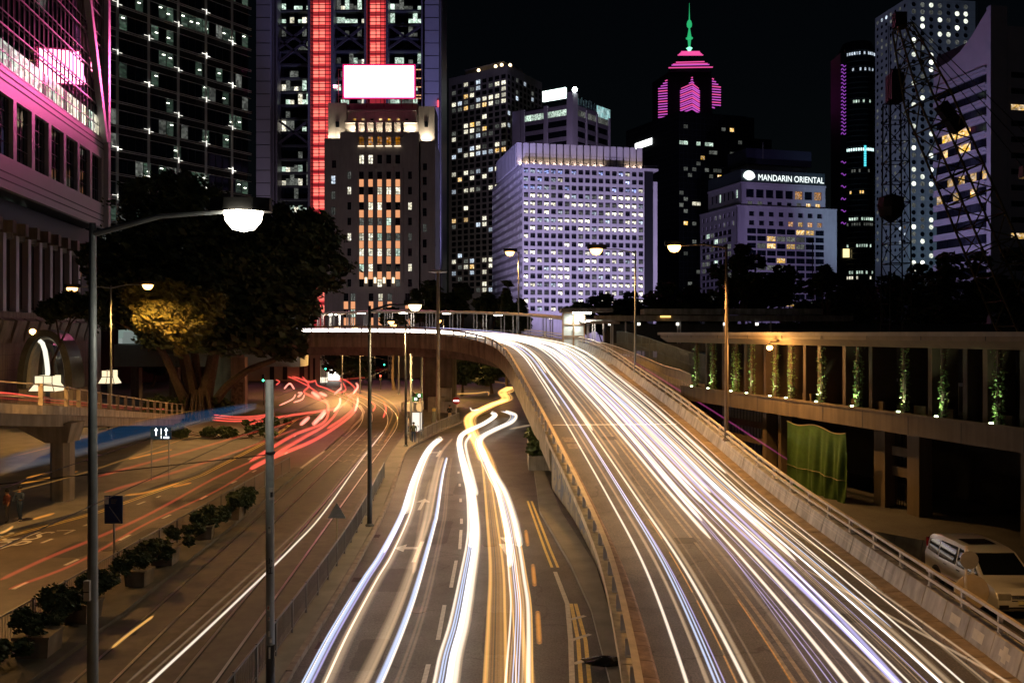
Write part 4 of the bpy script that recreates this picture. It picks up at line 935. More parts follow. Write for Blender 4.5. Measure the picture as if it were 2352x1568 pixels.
# ---------------------------------------------------------------- round glass tower with violet squiggles
Yx = 650.0; ex = thing('office_tower', 'dark rounded glass tower with violet neon edge and a teal light strip', 'building', (PX(1985, Yx), Yx + 14, 0))
cxx = PX(1985, Yx); r_ = 13.0; zt = PZ(108, Yx)
MB().lathe((cxx, Yx + 14, 0), [(r_, 0), (r_, zt), (r_ * .8, zt + 6), (.1, zt + 6)], 36).build('shaft', GLB, ex)
MB().obox((PX(1933, Yx), Yx + 2, 0), (PX(1947, Yx) - PX(1933, Yx), 0, 0), (0, 20, 0), (0, 0, PZ(120, Yx))).build('side_shaft', DK, ex)
MB().obox((PX(1948, Yx), Yx + 6, 0), (PX(1956, Yx) - PX(1948, Yx), 0, 0), (0, 20, 0), (0, 0, PZ(108, Yx))).build('side_shaft', DK, ex)
for j in range(46):
    z = 40 + j * 3.9
    MB().lathe((cxx, Yx + 14, z), [(r_ + .05, 0), (r_ + .25, .15), (r_ + .25, .75), (r_ + .05, .9)], 36).build('floor_band', mat('band_grey', (.09, .095, .1), .5, .3), ex)
for j, a0, a1, m, p in ((44, -140, -40, ROOMC, .9), (41, -130, -50, ROOMC, .5), (35, -120, -60, ROOMG, .5), (26, -150, -45, emit('band_cool', (.7, 1, .97), 1.6), 1.0), (18, -130, -70, ROOMO, .5), (13, -140, -50, ROOMG, .6), (12, -140, -50, ROOMD, .8), (8, -140, -50, ROOMG, .5), (3, -140, -50, ROOMG, .5), (22, -140, -60, ROOMD, .6), (2, -140, -60, ROOMW, .3)):
    a = a0
    while a < a1:
        if random.random() < p:
            q = V((cxx + math.cos(R(a)) * (r_ + .1), Yx + 14 + math.sin(R(a)) * (r_ + .1), 40 + j * 3.9 + 2.2))
            MB().box(q, (1.1, .2, 2.0), R(a + 90)).build('window', m, ex)
        a += 7.5
q = V((cxx + 1.2, Yx + .8, 0))
for k in range(9): MB().box((cxx + 1.0, Yx + .8, PZ(336 + k * 5.4, Yx)), (1.6, .3, 1.4)).build('light_strip', emit('strip_teal', (.1, .85, 1), 1.1), ex)
rq = random.Random(8)
for k in range(26):
    y = 150 + k * 8.2 if k < 20 else 260 + (k - 16) * 28
    p_ = [V((PX(1934, Yx), Yx + 1.8, PZ(y + rq.uniform(-2, 2), Yx))), V((PX(1937, Yx), Yx + 1.8, PZ(y - 2.4, Yx))), V((PX(1941, Yx), Yx + 1.8, PZ(y + 2, Yx))), V((PX(1945, Yx), Yx + 1.8, PZ(y - 1, Yx)))]
    MB().tube(catmull(p_, 4), .32, 5).build('neon_squiggle', emit('neon_violet', (.5, .1, .8), .55), ex)
MB().box((PX(1945, Yx), Yx + 1.2, PZ(581, Yx)), (4.6, .4, 6.2)).build('lit_panel', emit('panel_yellow', (1, .8, .35), 1.6), ex)
# ---------------------------------------------------------------- porthole tower
Yj = 450.0; a_ = R(8); uj = V((math.cos(a_), math.sin(a_), 0)); vj = V((-uj.y, uj.x, 0))
c = V((PX(2085, Yj), Yj, 0)); jt = thing('office_tower', 'pale tower with rows of round porthole windows behind the crane', 'building', c)
JM = mat('porthole_panel', (.36, .38, .42), .55, .1, var=.06, scale=.2)
zj = PZ(4, Yj) + 2; MB().prism([c.xy, (c + uj * 37.1).xy, (c + uj * 37.1 + vj * 30.3).xy, (c + vj * 30.3).xy], -.1, zj).build('walls', JM, jt)
g = MB()
for i in range(9): g.obox(c + uj * (.9 + i * 4.75 - .9) - vj * .03, uj * .06, vj * .02, V((0, 0, zj)))
for j in range(48): g.obox(c - vj * .035 + V((0, 0, zj - 1.2 - j * 3.62)), uj * 37, vj * .02, V((0, 0, .06)))
g.build('panel_joint', mat('joint_grey', (.12, .13, .15), .7), jt)
pt = MB(); n = 20
pt.add([(1.22 * math.cos(2 * math.pi * k / n), -.03, 1.22 * math.sin(2 * math.pi * k / n)) for k in range(n)], [tuple(range(n))], 0)
ring = [[V((r2 * math.cos(2 * math.pi * k / n), y2, r2 * math.sin(2 * math.pi * k / n))) for r2, y2 in ((1.22, -.02), (1.24, -.22), (1.42, -.22), (1.46, 0))] for k in list(range(n)) + [0]]
pt.sweep(ring, 1, close=False, cap=False); pt = pt.mesh('porthole', [GL, JM]); rzj = math.atan2(uj.y, uj.x)
rj = random.Random(12); RJ = room('room_porthole', (.95, 1, .82), 1.7, .5)
for j in range(38):
    for i in range(7):
        if i > 2 and j > 7: continue
        inst(pt, 'porthole', c + uj * (3.2 + i * 4.75) + V((0, 0, zj - 3.2 - j * 3.62)), rzj, jt, [RJ if rj.random() < .26 else (ROOMD if rj.random() < .35 else GL)])
pt2 = MB(); pt2.add([(.95 * math.cos(2 * math.pi * k / 10), -.05, .95 * math.sin(2 * math.pi * k / 10)) for k in range(10)], [tuple(range(10))], 0); pt2 = pt2.mesh('porthole', [GL])
for j in range(36):
    for i in range(7):
        q = c + vj * (2.6 + i * 4.2) - uj * .05 + V((0, 0, zj - 3.2 - j * 3.62))
        inst(pt2, 'porthole', q, rzj - R(90), jt, [ROOMD if rj.random() < .25 else (ROOMC if rj.random() < .05 else GL)])
# ---------------------------------------------------------------- banded white block at right edge
Yw = 200.0; dn = V((-.18, .984, 0)).normalized(); un = V((dn.y, -dn.x, 0))
c = V((PX(2276, Yw), Yw, 0)); wb = thing('office_block', 'white banded block with dark window strips at the right edge', 'building', c)
WBM = mat('white_tile', (.44, .42, .46), .5, var=.08, scale=.3)
zw = PZ(58, Yw); MB().obox(c + un * .6 + dn * .6 + V((0, 0, -.1)), dn * 19, un * 25, V((0, 0, zw - 1))).build('core', CORE, wb)
MB().obox(c - un * .3 - dn * .3 + V((0, 0, -.1)), dn * .9, un * 4.2, V((0, 0, PZ(12, Yw)))).build('corner_tower', WBM, wb)
MB().obox(c - un * .3 + dn * .61 + V((0, 0, -.1)), dn * .4, un * 1.2, V((0, 0, PZ(14, Yw)))).build('corner_tower', WBM, wb)
# curved parapet along the receding side
pp = [(0.9, 82.2), (3, 80.6), (6, 78.0), (10, 75.6), (14, 74.4), (19.6, 74.0)]
for (t0, z1), (t1, z2) in zip(pp, pp[1:]):
    q = MB(); A = c + dn * t0 - un * .2; B = c + dn * t1 - un * .2; z0 = 70.0
    q.add([A + V((0, 0, z0)), B + V((0, 0, z0)), B + V((0, 0, z2)), A + V((0, 0, z1)), A + un * .7 + V((0, 0, z0)), B + un * .7 + V((0, 0, z0)), B + un * .7 + V((0, 0, z2)), A + un * .7 + V((0, 0, z1))], [(0, 1, 2, 3), (4, 7, 6, 5), (3, 2, 6, 7), (0, 3, 7, 4), (1, 5, 6, 2)]); q.build('parapet', WBM, wb)
for j in range(18):
    z = 70.0 - 1.9 - j * 3.62
    s_ = MB(); s_.obox(c + dn * 1.0 - un * .35 + V((0, 0, z)), dn * 18.6, un * .9, V((0, 0, 1.5))); s_.obox(c + dn * 1.0 - un * .8 + V((0, 0, z + 1.05)), dn * 17.5, un * .44, V((0, 0, .4))); s_.obox(c + dn * 1.4 - un * .6 + V((0, 0, z + .4)), dn * 17, un * .24, V((0, 0, .3))); s_.build('sun_shade_band', WBM, wb)
    for i in range(9):
        lit = (j in (3, 4) and 2 < i < 8 and random.random() < .7) or (j in (6, 7) and random.random() < .3)
        MB().obox(c + dn * (1.2 + i * 2.0) + un * .3 + V((0, 0, z - 1.84)), dn * 1.9, un * .1, V((0, 0, 1.8))).build('window', ROOMO if lit else GL, wb)
    f_ = MB().obox(c + un * 4.9 - dn * .05 + V((0, 0, z - 1.2)), un * 4.6, dn * .1, V((0, 0, 1.3))).build('window', ROOMO if j in (2, 10) else GL, wb)
front = MB()
z_prev = zw
for j in range(18):
    z = 70.0 - 1.9 - j * 3.62
    front.obox(c + un * 3.95 - dn * .28 + V((0, 0, z + .1)), un * 12, dn * .85, V((0, 0, z_prev - z - .1))); front.obox(c + un * 3.95 - dn * .28 + V((0, 0, z - 1.2)), un * .95, dn * .85, V((0, 0, 1.3))); front.obox(c + un * 9.5 - dn * .28 + V((0, 0, z - 1.2)), un * 6.4, dn * .85, V((0, 0, 1.3))); z_prev = z - 1.2
front.obox(c + un * 3.95 - dn * .28, un * 12, dn * .85, V((0, 0, z_prev))); front.build('front_wall', WBM, wb)
# ---------------------------------------------------------------- flood-lights that wash the facades (on masts; some are added to stand in for city glow)
def flood(label, loc, target, col, power, ang, blend=.6):
    loc, target = V(loc), V(target); t = thing('floodlight', label, 'floodlight', loc)
    d = (target - loc).normalized(); 
    MB().tube([loc - V((0, 0, loc.z)), loc], .12, 6).build('mast', STEELD, t)
    MB().bar(loc - d * .9, loc - d * .3, .9, .7).build('housing', STEELD, t)
    L = bpy.data.lights.new('floodlight', 'SPOT'); L.energy = power; L.color = col; L.spot_size = R(ang); L.spot_blend = blend; L.shadow_soft_size = .5
    o = bpy.data.objects.new('lamp', L); COL.objects.link(o); o.parent = t; o.rotation_euler = d.to_track_quat('-Z', 'Y').to_euler()
    return t
VIO = (.70, .58, 1.0)
flood('floodlight mast left of the purple office block, hidden by trees', (-12, 262, 9), (26, 345, 48), VIO, 2.5e5, 58)
flood('floodlight mast right of the purple office block, hidden by trees', (62, 272, 9), (40, 348, 40), VIO, 1.7e5, 70)
flood('floodlight mast facing the hotel, hidden by trees', (105, 345, 9), (125, 425, 55), (.58, .45, 1), 9.5e4, 75)
flood('floodlight mast below the banded white block at right', (66, 196, 30), (106, 212, 52), (.56, .50, 1), 3.4e4, 95)
flood('floodlight mast below the porthole tower', (150, 360, 9), (205, 452, 110), (.5, .8, 1), 1.5e5, 70)
flood('floodlight mast below the stone bank', (-37, 205, 9), (-37, 250, 38), (.9, .72, .8), 7e3, 85)
flood('floodlight mast aimed at the right pale mast of the red-ladder tower', (-18, 280, 9), (-29, 330, 80), (.42, .4, 1), 2.6e5, 60)
flood('floodlight mast aimed at the left pale mast of the red-ladder tower', (-80, 290, 9), (-92, 330, 70), (.62, .5, .75), 3.6e4, 70)
flood('added floodlight mast standing in for city glow on the concrete grid tower', (-25, 440, 9), (-18, 540, 90), (.9, .75, .7), 3.6e4, 80)  # added lamp, stands in for city glow on these walls
flood('floodlight mast aimed at the white columned tower', (30, 402, 80), (25, 452, 108), (.7, .55, 1), 2.6e4, 100)

flood('added floodlight mast brightening the rails of the dark gridded glass tower', (-42, 128, 9), (-66, 180, 50), (.9, .95, 1), 2.2e4, 90)  # added lamp, lights the rails instead of the small facade spotlights
# ================================================================ TREES
def leafquad(b, p, s, rnd, m=0):
    d = V((rnd.gauss(0, 1), rnd.gauss(0, 1), rnd.gauss(0, .8))).normalized(); x = d.cross(V((.3, .5, .8))).normalized(); y = d.cross(x)
    l = s * rnd.uniform(.7, 1.4); w = l * .45
    b.add([p - x * l * .5, p + y * w * .5, p + x * l * .5, p - y * w * .5], [(0, 1, 2, 3)], m)
def crown(blobs, n, leaf, seed, core=.62, squash=.8):
    rnd = random.Random(seed); b = MB(); tot = sum(r * r for _, r in blobs)
    for c, r in blobs:
        c = V(c); k = int(n * r * r / tot); nsub = max(6, int(k / 45))
        subs = []
        for _ in range(nsub):
            d = V((rnd.gauss(0, 1), rnd.gauss(0, 1), rnd.gauss(0, 1))).normalized(); d.z *= squash
            subs.append((c + d * r * rnd.uniform(.62, 1.02), r * rnd.uniform(.14, .30)))
        for _ in range(k):
            sc_, sr = rnd.choice(subs); d = V((rnd.gauss(0, .55), rnd.gauss(0, .55), rnd.gauss(0, .4)))
            leafquad(b, sc_ + d * sr, leaf, rnd)
        # dark inner mass of twigs and shaded leaves
        for _ in range(int(k * .35)):
            d = V((rnd.uniform(-1, 1), rnd.uniform(-1, 1), rnd.uniform(-1, 1)))
            if d.length > 1: d.normalize()
            d.z *= squash; leafquad(b, c + d * r * core * 1.25, leaf * 2.2, rnd)
    return b
def tree(name, label, base, blobs, n, leaf, seed, trunk_r=.35, leafm=None, group=None, limbs=True, core=.62):
    base = V(base); t = thing(name, label, 'tree', base, group); rnd = random.Random(seed + 5)
    tb = MB(); top = sum((V(c) for c, r in blobs), V((0, 0, 0))) / len(blobs); fork = base.lerp(top, .45)
    tb.tube(catmull([base - V((0, 0, .1)), base.lerp(fork, .4) + V((rnd.uniform(-.3, .3), 0, 0)), fork], 5), [trunk_r * (1.5 if i == 0 else 1.0 - .04 * i) for i in range(11)], 8)
    if limbs:
        for c, r in blobs:
            c = V(c); mid = fork.lerp(c, .5) + V((rnd.uniform(-.5, .5), rnd.uniform(-.3, .3), rnd.uniform(-.2, .6)))
            tb.tube(catmull([fork, mid, c], 4), [trunk_r * .6 * (1 - .08 * i) for i in range(9)], 6)
    tb.build('trunk', BARK, t); crown(blobs, n, leaf, seed, core).build('crown', leafm or LEAF, t)
    return t
# the big banyan (in two depths of crown), trunk by the ramp
bl = []
def blob(px, py, Y, r): bl.append((P(px, py, Y), r))
for q in ((300, 690, 96, 4.6), (390, 720, 93, 4.6), (470, 680, 97, 5.2), (560, 640, 98, 5.5), (640, 600, 99, 5.2), (700, 560, 100, 4.2), (740, 620, 100, 3.2), (720, 520, 101, 2.6), (655, 700, 98, 4.4), (600, 760, 97, 3.6), (660, 790, 98, 2.6), (540, 750, 96, 3.6), (460, 580, 99, 5.0), (380, 560, 100, 5.2), (300, 600, 99, 4.6), (240, 600, 100, 3.0), (360, 470, 102, 4.4), (440, 480, 102, 4.2), (540, 540, 101, 4.6), (410, 425, 103, 2.4), (620, 520, 102, 3.6), (370, 770, 92, 2.2), (460, 760, 94, 3.4), (330, 660, 92, 2.6)): blob(*q)
bn = thing('banyan_tree', 'huge dark banyan tree, one side lit yellow by a street lamp', 'tree', G(455, 965))
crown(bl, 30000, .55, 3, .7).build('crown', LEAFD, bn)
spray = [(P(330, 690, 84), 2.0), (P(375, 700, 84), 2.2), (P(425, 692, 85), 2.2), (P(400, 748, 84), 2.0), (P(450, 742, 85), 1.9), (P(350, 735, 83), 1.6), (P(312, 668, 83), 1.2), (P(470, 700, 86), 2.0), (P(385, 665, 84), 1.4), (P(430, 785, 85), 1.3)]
crown(spray, 9000, .42, 8, .6).build('lit_boughs', mat('leaf_lamplit', (.13, .125, .03), .5, var=.5, scale=1.4), bn, label='boughs with yellow lamplight painted into the leaves')  # leaf colour lightened and yellowed to carry the lamplight
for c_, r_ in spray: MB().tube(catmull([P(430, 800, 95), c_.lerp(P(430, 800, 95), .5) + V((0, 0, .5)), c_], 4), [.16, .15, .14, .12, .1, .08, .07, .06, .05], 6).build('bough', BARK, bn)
tb = MB(); B0 = G(455, 968)
for k, pts in enumerate(([(450, 975, 99.5), (440, 900, 99), (425, 830, 98), (405, 760, 96), (380, 700, 95)], [(462, 975, 99.5), (475, 890, 99), (490, 820, 98), (500, 740, 98), (520, 660, 98)], [(470, 970, 99), (510, 900, 98.5), (570, 850, 98), (640, 820, 98), (680, 770, 98)], [(445, 970, 98.5), (415, 900, 97), (380, 820, 95), (345, 775, 93), (300, 755, 92), (262, 735, 92)], [(455, 970, 100), (452, 860, 100), (440, 740, 100), (430, 600, 101)])):
    tb.tube(catmull([P(*q) for q in pts], 4), [(.95 if k < 2 else .6) * (1 - .045 * i) for i in range((len(pts) - 1) * 4 + 1)], 8)
tb.build('trunk', BARK, bn)
ag = MB(); rnd = random.Random(2)
for k in range(26):
    x = rnd.uniform(-1.1, 1.3); y = rnd.uniform(-.9, .4); ag.tube([B0 + V((x * 1.5, y, 0)), B0 + V((x * .9, y * .6, rnd.uniform(2, 4)))], rnd.uniform(.05, .16), 5)
ag.build('aerial_roots', BARK, bn, kind='stuff')
tree('small_tree', 'thin tree with a bare crooked branch in front of the stone podium', P(120, 860, 68), [(P(120, 712, 68), 1.2), (P(160, 700, 68), 1.4), (P(200, 705, 68), 1.2)], 2600, .3, 77, .14, LEAFD)
# ivy and shrubs at the banyan's foot
def shrub(name, label, base, w, h, n, leaf, seed, m=None, group=None, d=None):
    base = V(base); rnd = random.Random(seed); t = thing(name, label, 'shrub', base, group)
    k = max(3, int(w / .6)); bl_ = [(base + V((rnd.uniform(-w, w) / 2, rnd.uniform(-1, 1) * (d or w) / 2, h * rnd.uniform(.35, .7))), h * rnd.uniform(.3, .45)) for _ in range(k)]
    crown(bl_, n, leaf, seed, .6).build('foliage', m or LEAF, t)
    st = MB()
    for c, r in bl_: st.tube([base + V((rnd.uniform(-.1, .1), 0, -.05)), c], .03, 4)
    st.build('stem', BARK, t); return t
shrub('ivy_shrub', 'dark shrub around the foot of the banyan by the ramp', P(440, 975, 97), 6.5, 3.6, 4200, .32, 31)
shrub('hedge', 'low hedge on the pavement between the banyan and the left road', G(520, 1010), 9, 1.5, 3800, .22, 32, d=2.2)
shrub('hedge', 'low hedge beside the left road in front of the blue road sign', G(610, 985), 5, 1.2, 2200, .22, 33, d=2)
# trees of the middle distance, beyond the covered walkway
def dtree(px, pytop, pybase, Y, w, seed, label, leaf=.7, n=2600, conical=False):
    x = PX(px, Y); zt, zb = PZ(pytop, Y), 0; r = w / F * Y / 2; rnd = random.Random(seed)
    zc = PZ(pybase, Y); bl_ = []
    if conical:
        for k in range(6): f = k / 5; bl_.append((V((x + rnd.uniform(-.3, .3), Y, zc + (zt - zc) * (.08 + .84 * f))), max(.5, r * (1.05 - .95 * f))))
    else:
        for k in range(7):
            bl_.append((V((x + rnd.uniform(-.62, .62) * r, Y + rnd.uniform(-.5, .5) * r, zc + (zt - zc) * rnd.uniform(.15, .72))), r * rnd.uniform(.38, .58)))
        bl_.append((V((x, Y, zt - r * .42)), r * .42))
    return tree('tree', label, (x, Y, 0), bl_, n, leaf, seed, .3, LEAFD, 'dark trees beyond the flyover', core=.75)
DT = [(985, 640, 740, 165, 90, 'round tree in front of the stone bank, left of the pale mast'), (1060, 645, 735, 170, 80, 'round tree between the stone bank and the concrete grid tower'), (905, 705, 750, 150, 60, 'small tree below the stone bank beside the white street lamp'), (1120, 670, 740, 160, 70, 'low tree below the concrete grid tower'),
      (1165, 643, 745, 150, 46, 'pointed conifer at the left corner of the purple block'), (1195, 690, 745, 150, 40, 'small pointed tree just right of the pointed conifer'), (1330, 690, 760, 175, 80, 'tree behind the lift kiosk on the footbridge'), (1390, 668, 770, 180, 100, 'tree behind the pole of the middle sodium lamp'), (1450, 668, 770, 185, 90, 'tree below the right corner of the purple block'),
      (1530, 640, 780, 180, 110, 'tree in front of the dark glass block'), (1590, 650, 780, 190, 100, 'tree left of the tall lamp pole on the flyover'), (1650, 600, 780, 185, 110, 'tree behind the tall lamp pole on the flyover'), (1705, 556, 700, 180, 80, 'tall ragged tree below the hotel, left side'), (1735, 580, 780, 190, 110, 'broad tree below the hotel sign'), (1800, 600, 780, 190, 120, 'broad tree below the middle of the hotel'), (1895, 606, 700, 170, 56, 'small tree at the right corner of the hotel'),
      (1870, 635, 790, 190, 120, 'low broad tree right of the hotel'), (1960, 640, 790, 185, 130, 'low tree below the rounded glass tower'), (2040, 622, 790, 180, 120, 'tree at the foot of the lattice tower crane'), (2110, 600, 790, 175, 130, 'tree below the porthole tower'), (2180, 570, 790, 170, 140, 'tall tree left of the banded white block'), (2250, 575, 800, 168, 130, 'tree below the banded white block'), (2330, 560, 800, 165, 130, 'tree at the right edge behind the crane boom')]
for k, (px, y0, y1, Y, w, l) in enumerate(DT): dtree(px, y0, y1, Y, w, 100 + k, l, conical='pointed' in l, n=2600 if px > 1500 else 2000)
for k, (px, y0, y1, Y, w, l) in enumerate(((1060, 818, 870, 135, 90, 'dark tree seen below the flyover behind the pier'), (1130, 815, 880, 140, 90, 'dark tree seen below the flyover beyond the amber trails'), (800, 818, 850, 170, 110, 'dark tree seen below the flyover beside the pale doorway'), (350, 800, 850, 160, 120, 'dark tree seen under the footbridge behind the banyan'))):
    dtree(px, y0, y1, Y, w, 150 + k, l, n=1800)
# ================================================================ STREET LAMPS
SOD = (1, .50, .14); WHT = (1, .90, .70)
def lamp(label, base, top, arms, col, power, lens=.55, pole_r=.09, m=None, group='street lamps', spot=165, name='street_lamp', glow=None):
    base, top = V(base), V(top); t = thing(name, label, 'street lamp', base, group); m = m or POLEG
    MB().tube([base - V((0, 0, .1)), base + V((0, 0, 1.2)), base.lerp(top, .5), top], [pole_r * 1.25, pole_r * 1.2, pole_r, pole_r * .7], 10).build('pole', m, t, smooth=True)
    MB().lathe(base, [(pole_r * 2.2, -.02), (pole_r * 2.2, .06), (pole_r * 1.4, .12)], 10).build('base_plate', m, t)
    for a in arms:
        a = V(a); d = (a - top); d.z = 0; L = d.length; d.normalize()
        MB().tube([top - V((0, 0, .25)), top.lerp(a, .5) + V((0, 0, .05)), a + V((0, 0, .06))], [pole_r * .7, pole_r * .55, pole_r * .45], 7).build('arm', m, t)
        hd = MB(); sd = V((-d.y, d.x, 0)); l = lens
        hd.sweep([[a + d * (x * l) + sd * (y * w * l) + V((0, 0, .05 + z * l)) for y, z in ((-1, 0), (-.7, .32), (.7, .32), (1, 0))] for x, w in ((-.35, .16), (0, .3), (.7, .32), (1.05, .15))]); head = hd.build('lamp_head', STEELD, t)
        ln = MB(); ln.lathe(a + d * l * .4 + V((0, 0, .045)), [(.02, -.46 * l), (.26 * l, -.4 * l), (.42 * l, -.2 * l), (.46 * l, 0)], 12); ln.build('lens', emit('lens_%d_%d' % (int(col[2] * 100), int((glow or 9))), col, glow or 9), head, smooth=True)
        if power:
            Lg = bpy.data.lights.new('street_lamp', 'SPOT'); Lg.energy = power; Lg.color = col; Lg.spot_size = R(spot); Lg.spot_blend = .5; Lg.shadow_soft_size = .25
            o = bpy.data.objects.new('lamp', Lg); COL.objects.link(o); o.parent = head; o.location = a + d * l * .4 + V((0, 0, -.62 * l)) - woff(head)
    return t
def lampP(label, px, Y, base_z, topy, lampx, lampy, col, power, **k):
    b = V((PX(px, Y), Y, base_z)); a = P(lampx, lampy, Y); return lamp(label, b, V((b.x, Y, PZ(topy, Y))), [a], col, power, **k)
lampP('near street lamp on the left with a long arm and large white lamp', 213, 20, 0, 512, 520, 492, WHT, 260, lens=.95, pole_r=.105, glow=25)
p2 = V((PX(255, 79), 79, .12)); lamp('twin-armed sodium street lamp in front of the banyan', p2, V((p2.x, 79, PZ(655, 79))), [P(176, 662, 79), P(329, 655, 79)], SOD, 4600, lens=1.0, glow=8)
lamp('twin-armed sodium street lamp on the left pavement beyond the frame', (-27.6, 40, .12), (-27.6, 40, 12), [(-29.6, 40, 12), (-25.6, 40, 12)], SOD, 4600, lens=.7)
lampP('dark street lamp pole with a flat white lamp between tramway and lower road', 849, 43.5, .12, 702, 940, 702, (1, .72, .36), 2000, lens=.7, pole_r=.1, m=mat('pole_dark', (.06, .065, .07), .5, .3), glow=5)
lampP('slim dark lamp pole right of the tram lines beyond the flat white lamp', 932, 74.3, .12, 735, 905, 739, (1, .58, .22), 7500, lens=.6, m=mat('pole_dark', (.06, .065, .07), .5, .3), glow=4)
s6 = s_at_y(54.5); b6 = FL(s6, 9.9, .88); lamp('tall sodium lamp on the right barrier of the flyover, biggest orange lamp', b6, V((b6.x, b6.y, PZ(560, b6.y))), [P(1562, 566, b6.y)], SOD, 8500, spot=126, lens=.9, pole_r=.11, m=mat('pole_brown', (.16, .12, .09), .6, .2), glow=9)
b7 = FL(s_at_y(80.5), 9.9, .88); lamp('sodium lamp on the flyover in front of the purple block, right one', b7, V((b7.x, b7.y, PZ(575, b7.y))), [P(1382, 573, b7.y)], SOD, 6000, lens=1.25, glow=7)
b8 = FL(s_at_y(104.8), 10.2, .3); lamp('sodium lamp on the flyover in front of the purple block, left one', b8, V((b8.x, b8.y, PZ(578, b8.y))), [P(1180, 579, b8.y)], SOD, 3600, lens=1.25, glow=7)
b9 = FL(s_at_y(21), 10.9, .0); lamp('sodium lamp beside the flyover just outside the right of the frame', b9, V((b9.x, b9.y, 13)), [(b9.x - 2.2, b9.y, 13)], SOD, 3000, spot=118, lens=.8)
lamp('sodium lamp beside the lower road outside the bottom of the frame', (-6.6, -3, .12), (-6.6, -3, 12), [(-4.4, -3, 12)], SOD, 1800, lens=.7)
for k, (px, py, l) in enumerate(((780, 753, 'leftmost of the four small sodium lamps behind the covered walkway'), (821, 752, 'second from left of the four small sodium lamps behind the covered walkway'), (910, 746, 'third from left of the four small sodium lamps behind the covered walkway'), (1013, 736, 'rightmost of the four small sodium lamps behind the covered walkway, near the pale mast'))):
    Y = 138; lampP(l, px + 6, Y, 0, py - 3, px, py, SOD, 9000, lens=1.0, glow=6, group='small sodium lamps behind the walkway')
# pale high mast
hm = G(1006, 967); t = thing('mast', 'tall pale mast standing beside the flyover pier', 'mast', hm)
MB().tube([hm - V((0, 0, .1)), hm + V((0, 0, 3)), V((hm.x, hm.y, PZ(628, hm.y)))], [.24, .22, .17], 14).build('pole', mat('mast_cream', (.5, .46, .4), .5, .1, stain=.2), t, smooth=True)
MB().lathe((hm.x, hm.y, PZ(628, hm.y)), [(.2, 0), (1.0, .15), (1.0, .3), (.2, .4)], 12).build('platform', STEEL, t)
# tall tram poles
def pole(label, px, ytop, basepx, basey, r, m, name='tram_pole', base_dark=0.0):
    b = G(basepx, basey); t = thing(name, label, 'pole', b)
    if base_dark: MB().tube([b - V((0, 0, .1)), b + V((0, 0, base_dark))], r * 1.08, 16).build('base_sleeve', mat('pole_black', (.02, .02, .025), .5), t, smooth=True)
    MB().tube([b + V((0, 0, max(-.1, base_dark - .02))), V((b.x + (px - basepx) / F * b.y, b.y, PZ(ytop, b.y)))], r, 16).build('pole', m, t, smooth=True)
    return t, b
tp, tb_ = pole('thick grey tram pole with stickers and black lettering in the foreground', 619, 872, 621, 1640, .104, mat('pole_pale', (.33, .36, .37), .5, .1, var=.2, scale=3, stain=.25), base_dark=1.75)
MB().lathe(V((tb_.x, tb_.y, PZ(1043, tb_.y))), [(.104, 0), (.12, .02), (.12, .06), (.104, .08)], 16).build('clamp', STEELD, tp)
def patch(par, c, r, a0, a1, z0, z1, m, name='sticker', n=5):
    b = MB(); pts = [V((c.x + r * math.cos(a0 + (a1 - a0) * i / n), c.y + r * math.sin(a0 + (a1 - a0) * i / n), 0)) for i in range(n + 1)]
    for p, q in zip(pts, pts[1:]): b.quad(p + V((0, 0, z0)), q + V((0, 0, z0)), q + V((0, 0, z1)), p + V((0, 0, z1)))
    return b.build(name, m, par)
STW = mat('sticker_white', (.6, .58, .55), .5, var=.3, scale=20); STK = mat('ink_black', (.01, .01, .012), .6); STR = mat('sticker_red', (.4, .05, .04), .5)
rr_ = .107; f_ = tb_.y / F
for (a0, a1, y0, y1, m) in ((-90, -20, 1118, 1146, STW), (-80, -35, 1128, 1140, STK), (-110, -70, 1205, 1222, STW), (-105, -75, 1207, 1212, STK), (-125, -85, 1387, 1399, STW), (-115, -95, 1389, 1396, STR), (-110, -80, 1413, 1421, STW), (-102, -88, 1415, 1419, STR), (-108, -78, 1445, 1458, STW), (-85, -50, 1462, 1472, STW), (-95, -75, 1482, 1508, STW)):
    if y0 > 1478: rr2 = .115
    else: rr2 = rr_
    patch(tp, tb_, rr2, R(a0), R(a1), PZ(y1, tb_.y), PZ(y0, tb_.y), m)
# the two brushed characters on the pole: drawn stroke by stroke
def stroke(pts, w=1.6):
    b = MB()
    for (x0, y0), (x1, y1) in zip(pts, pts[1:]):
        k = 4
        for i in range(k):
            def q(t, off):
                x = x0 + (x1 - x0) * t; y = y0 + (y1 - y0) * t; L = math.hypot(x1 - x0, y1 - y0); nx, ny = -(y1 - y0) / L * off, (x1 - x0) / L * off
                a = R(-90) + ((x + nx) - 619) * f_ / .104 * .95; return V((tb_.x + .108 * math.cos(a), tb_.y + .108 * math.sin(a), PZ(y + ny, tb_.y)))
            t0, t1 = i / k, (i + 1) / k; b.quad(q(t0, -w / 2), q(t1, -w / 2), q(t1, w / 2), q(t0, w / 2))
    return b.build('ink_stroke', STK, tp)
for s_ in ([(619.5, 1279), (619.5, 1291), (617.5, 1290)], [(614.5, 1284), (612.5, 1288)], [(623.5, 1283), (626, 1287)], [(613.5, 1299), (615, 1301)], [(612.8, 1303), (614.4, 1305)], [(613, 1313), (616.5, 1306)], [(618.5, 1301), (625.5, 1300)], [(622, 1301), (622, 1313)], [(616.5, 1314), (627, 1313)]): stroke(s_)
t_, b_ = pole('slim pale pole beside the tram shelter', 944, 812, 944, 1014, .11, mat('pole_pale', (.33, .36, .37), .5), name='sign_pole')
t_, b_ = pole('slim grey pole behind the tram shelter', 969, 820, 969, 985, .11, mat('pole_pale', (.33, .36, .37), .5), name='sign_pole')
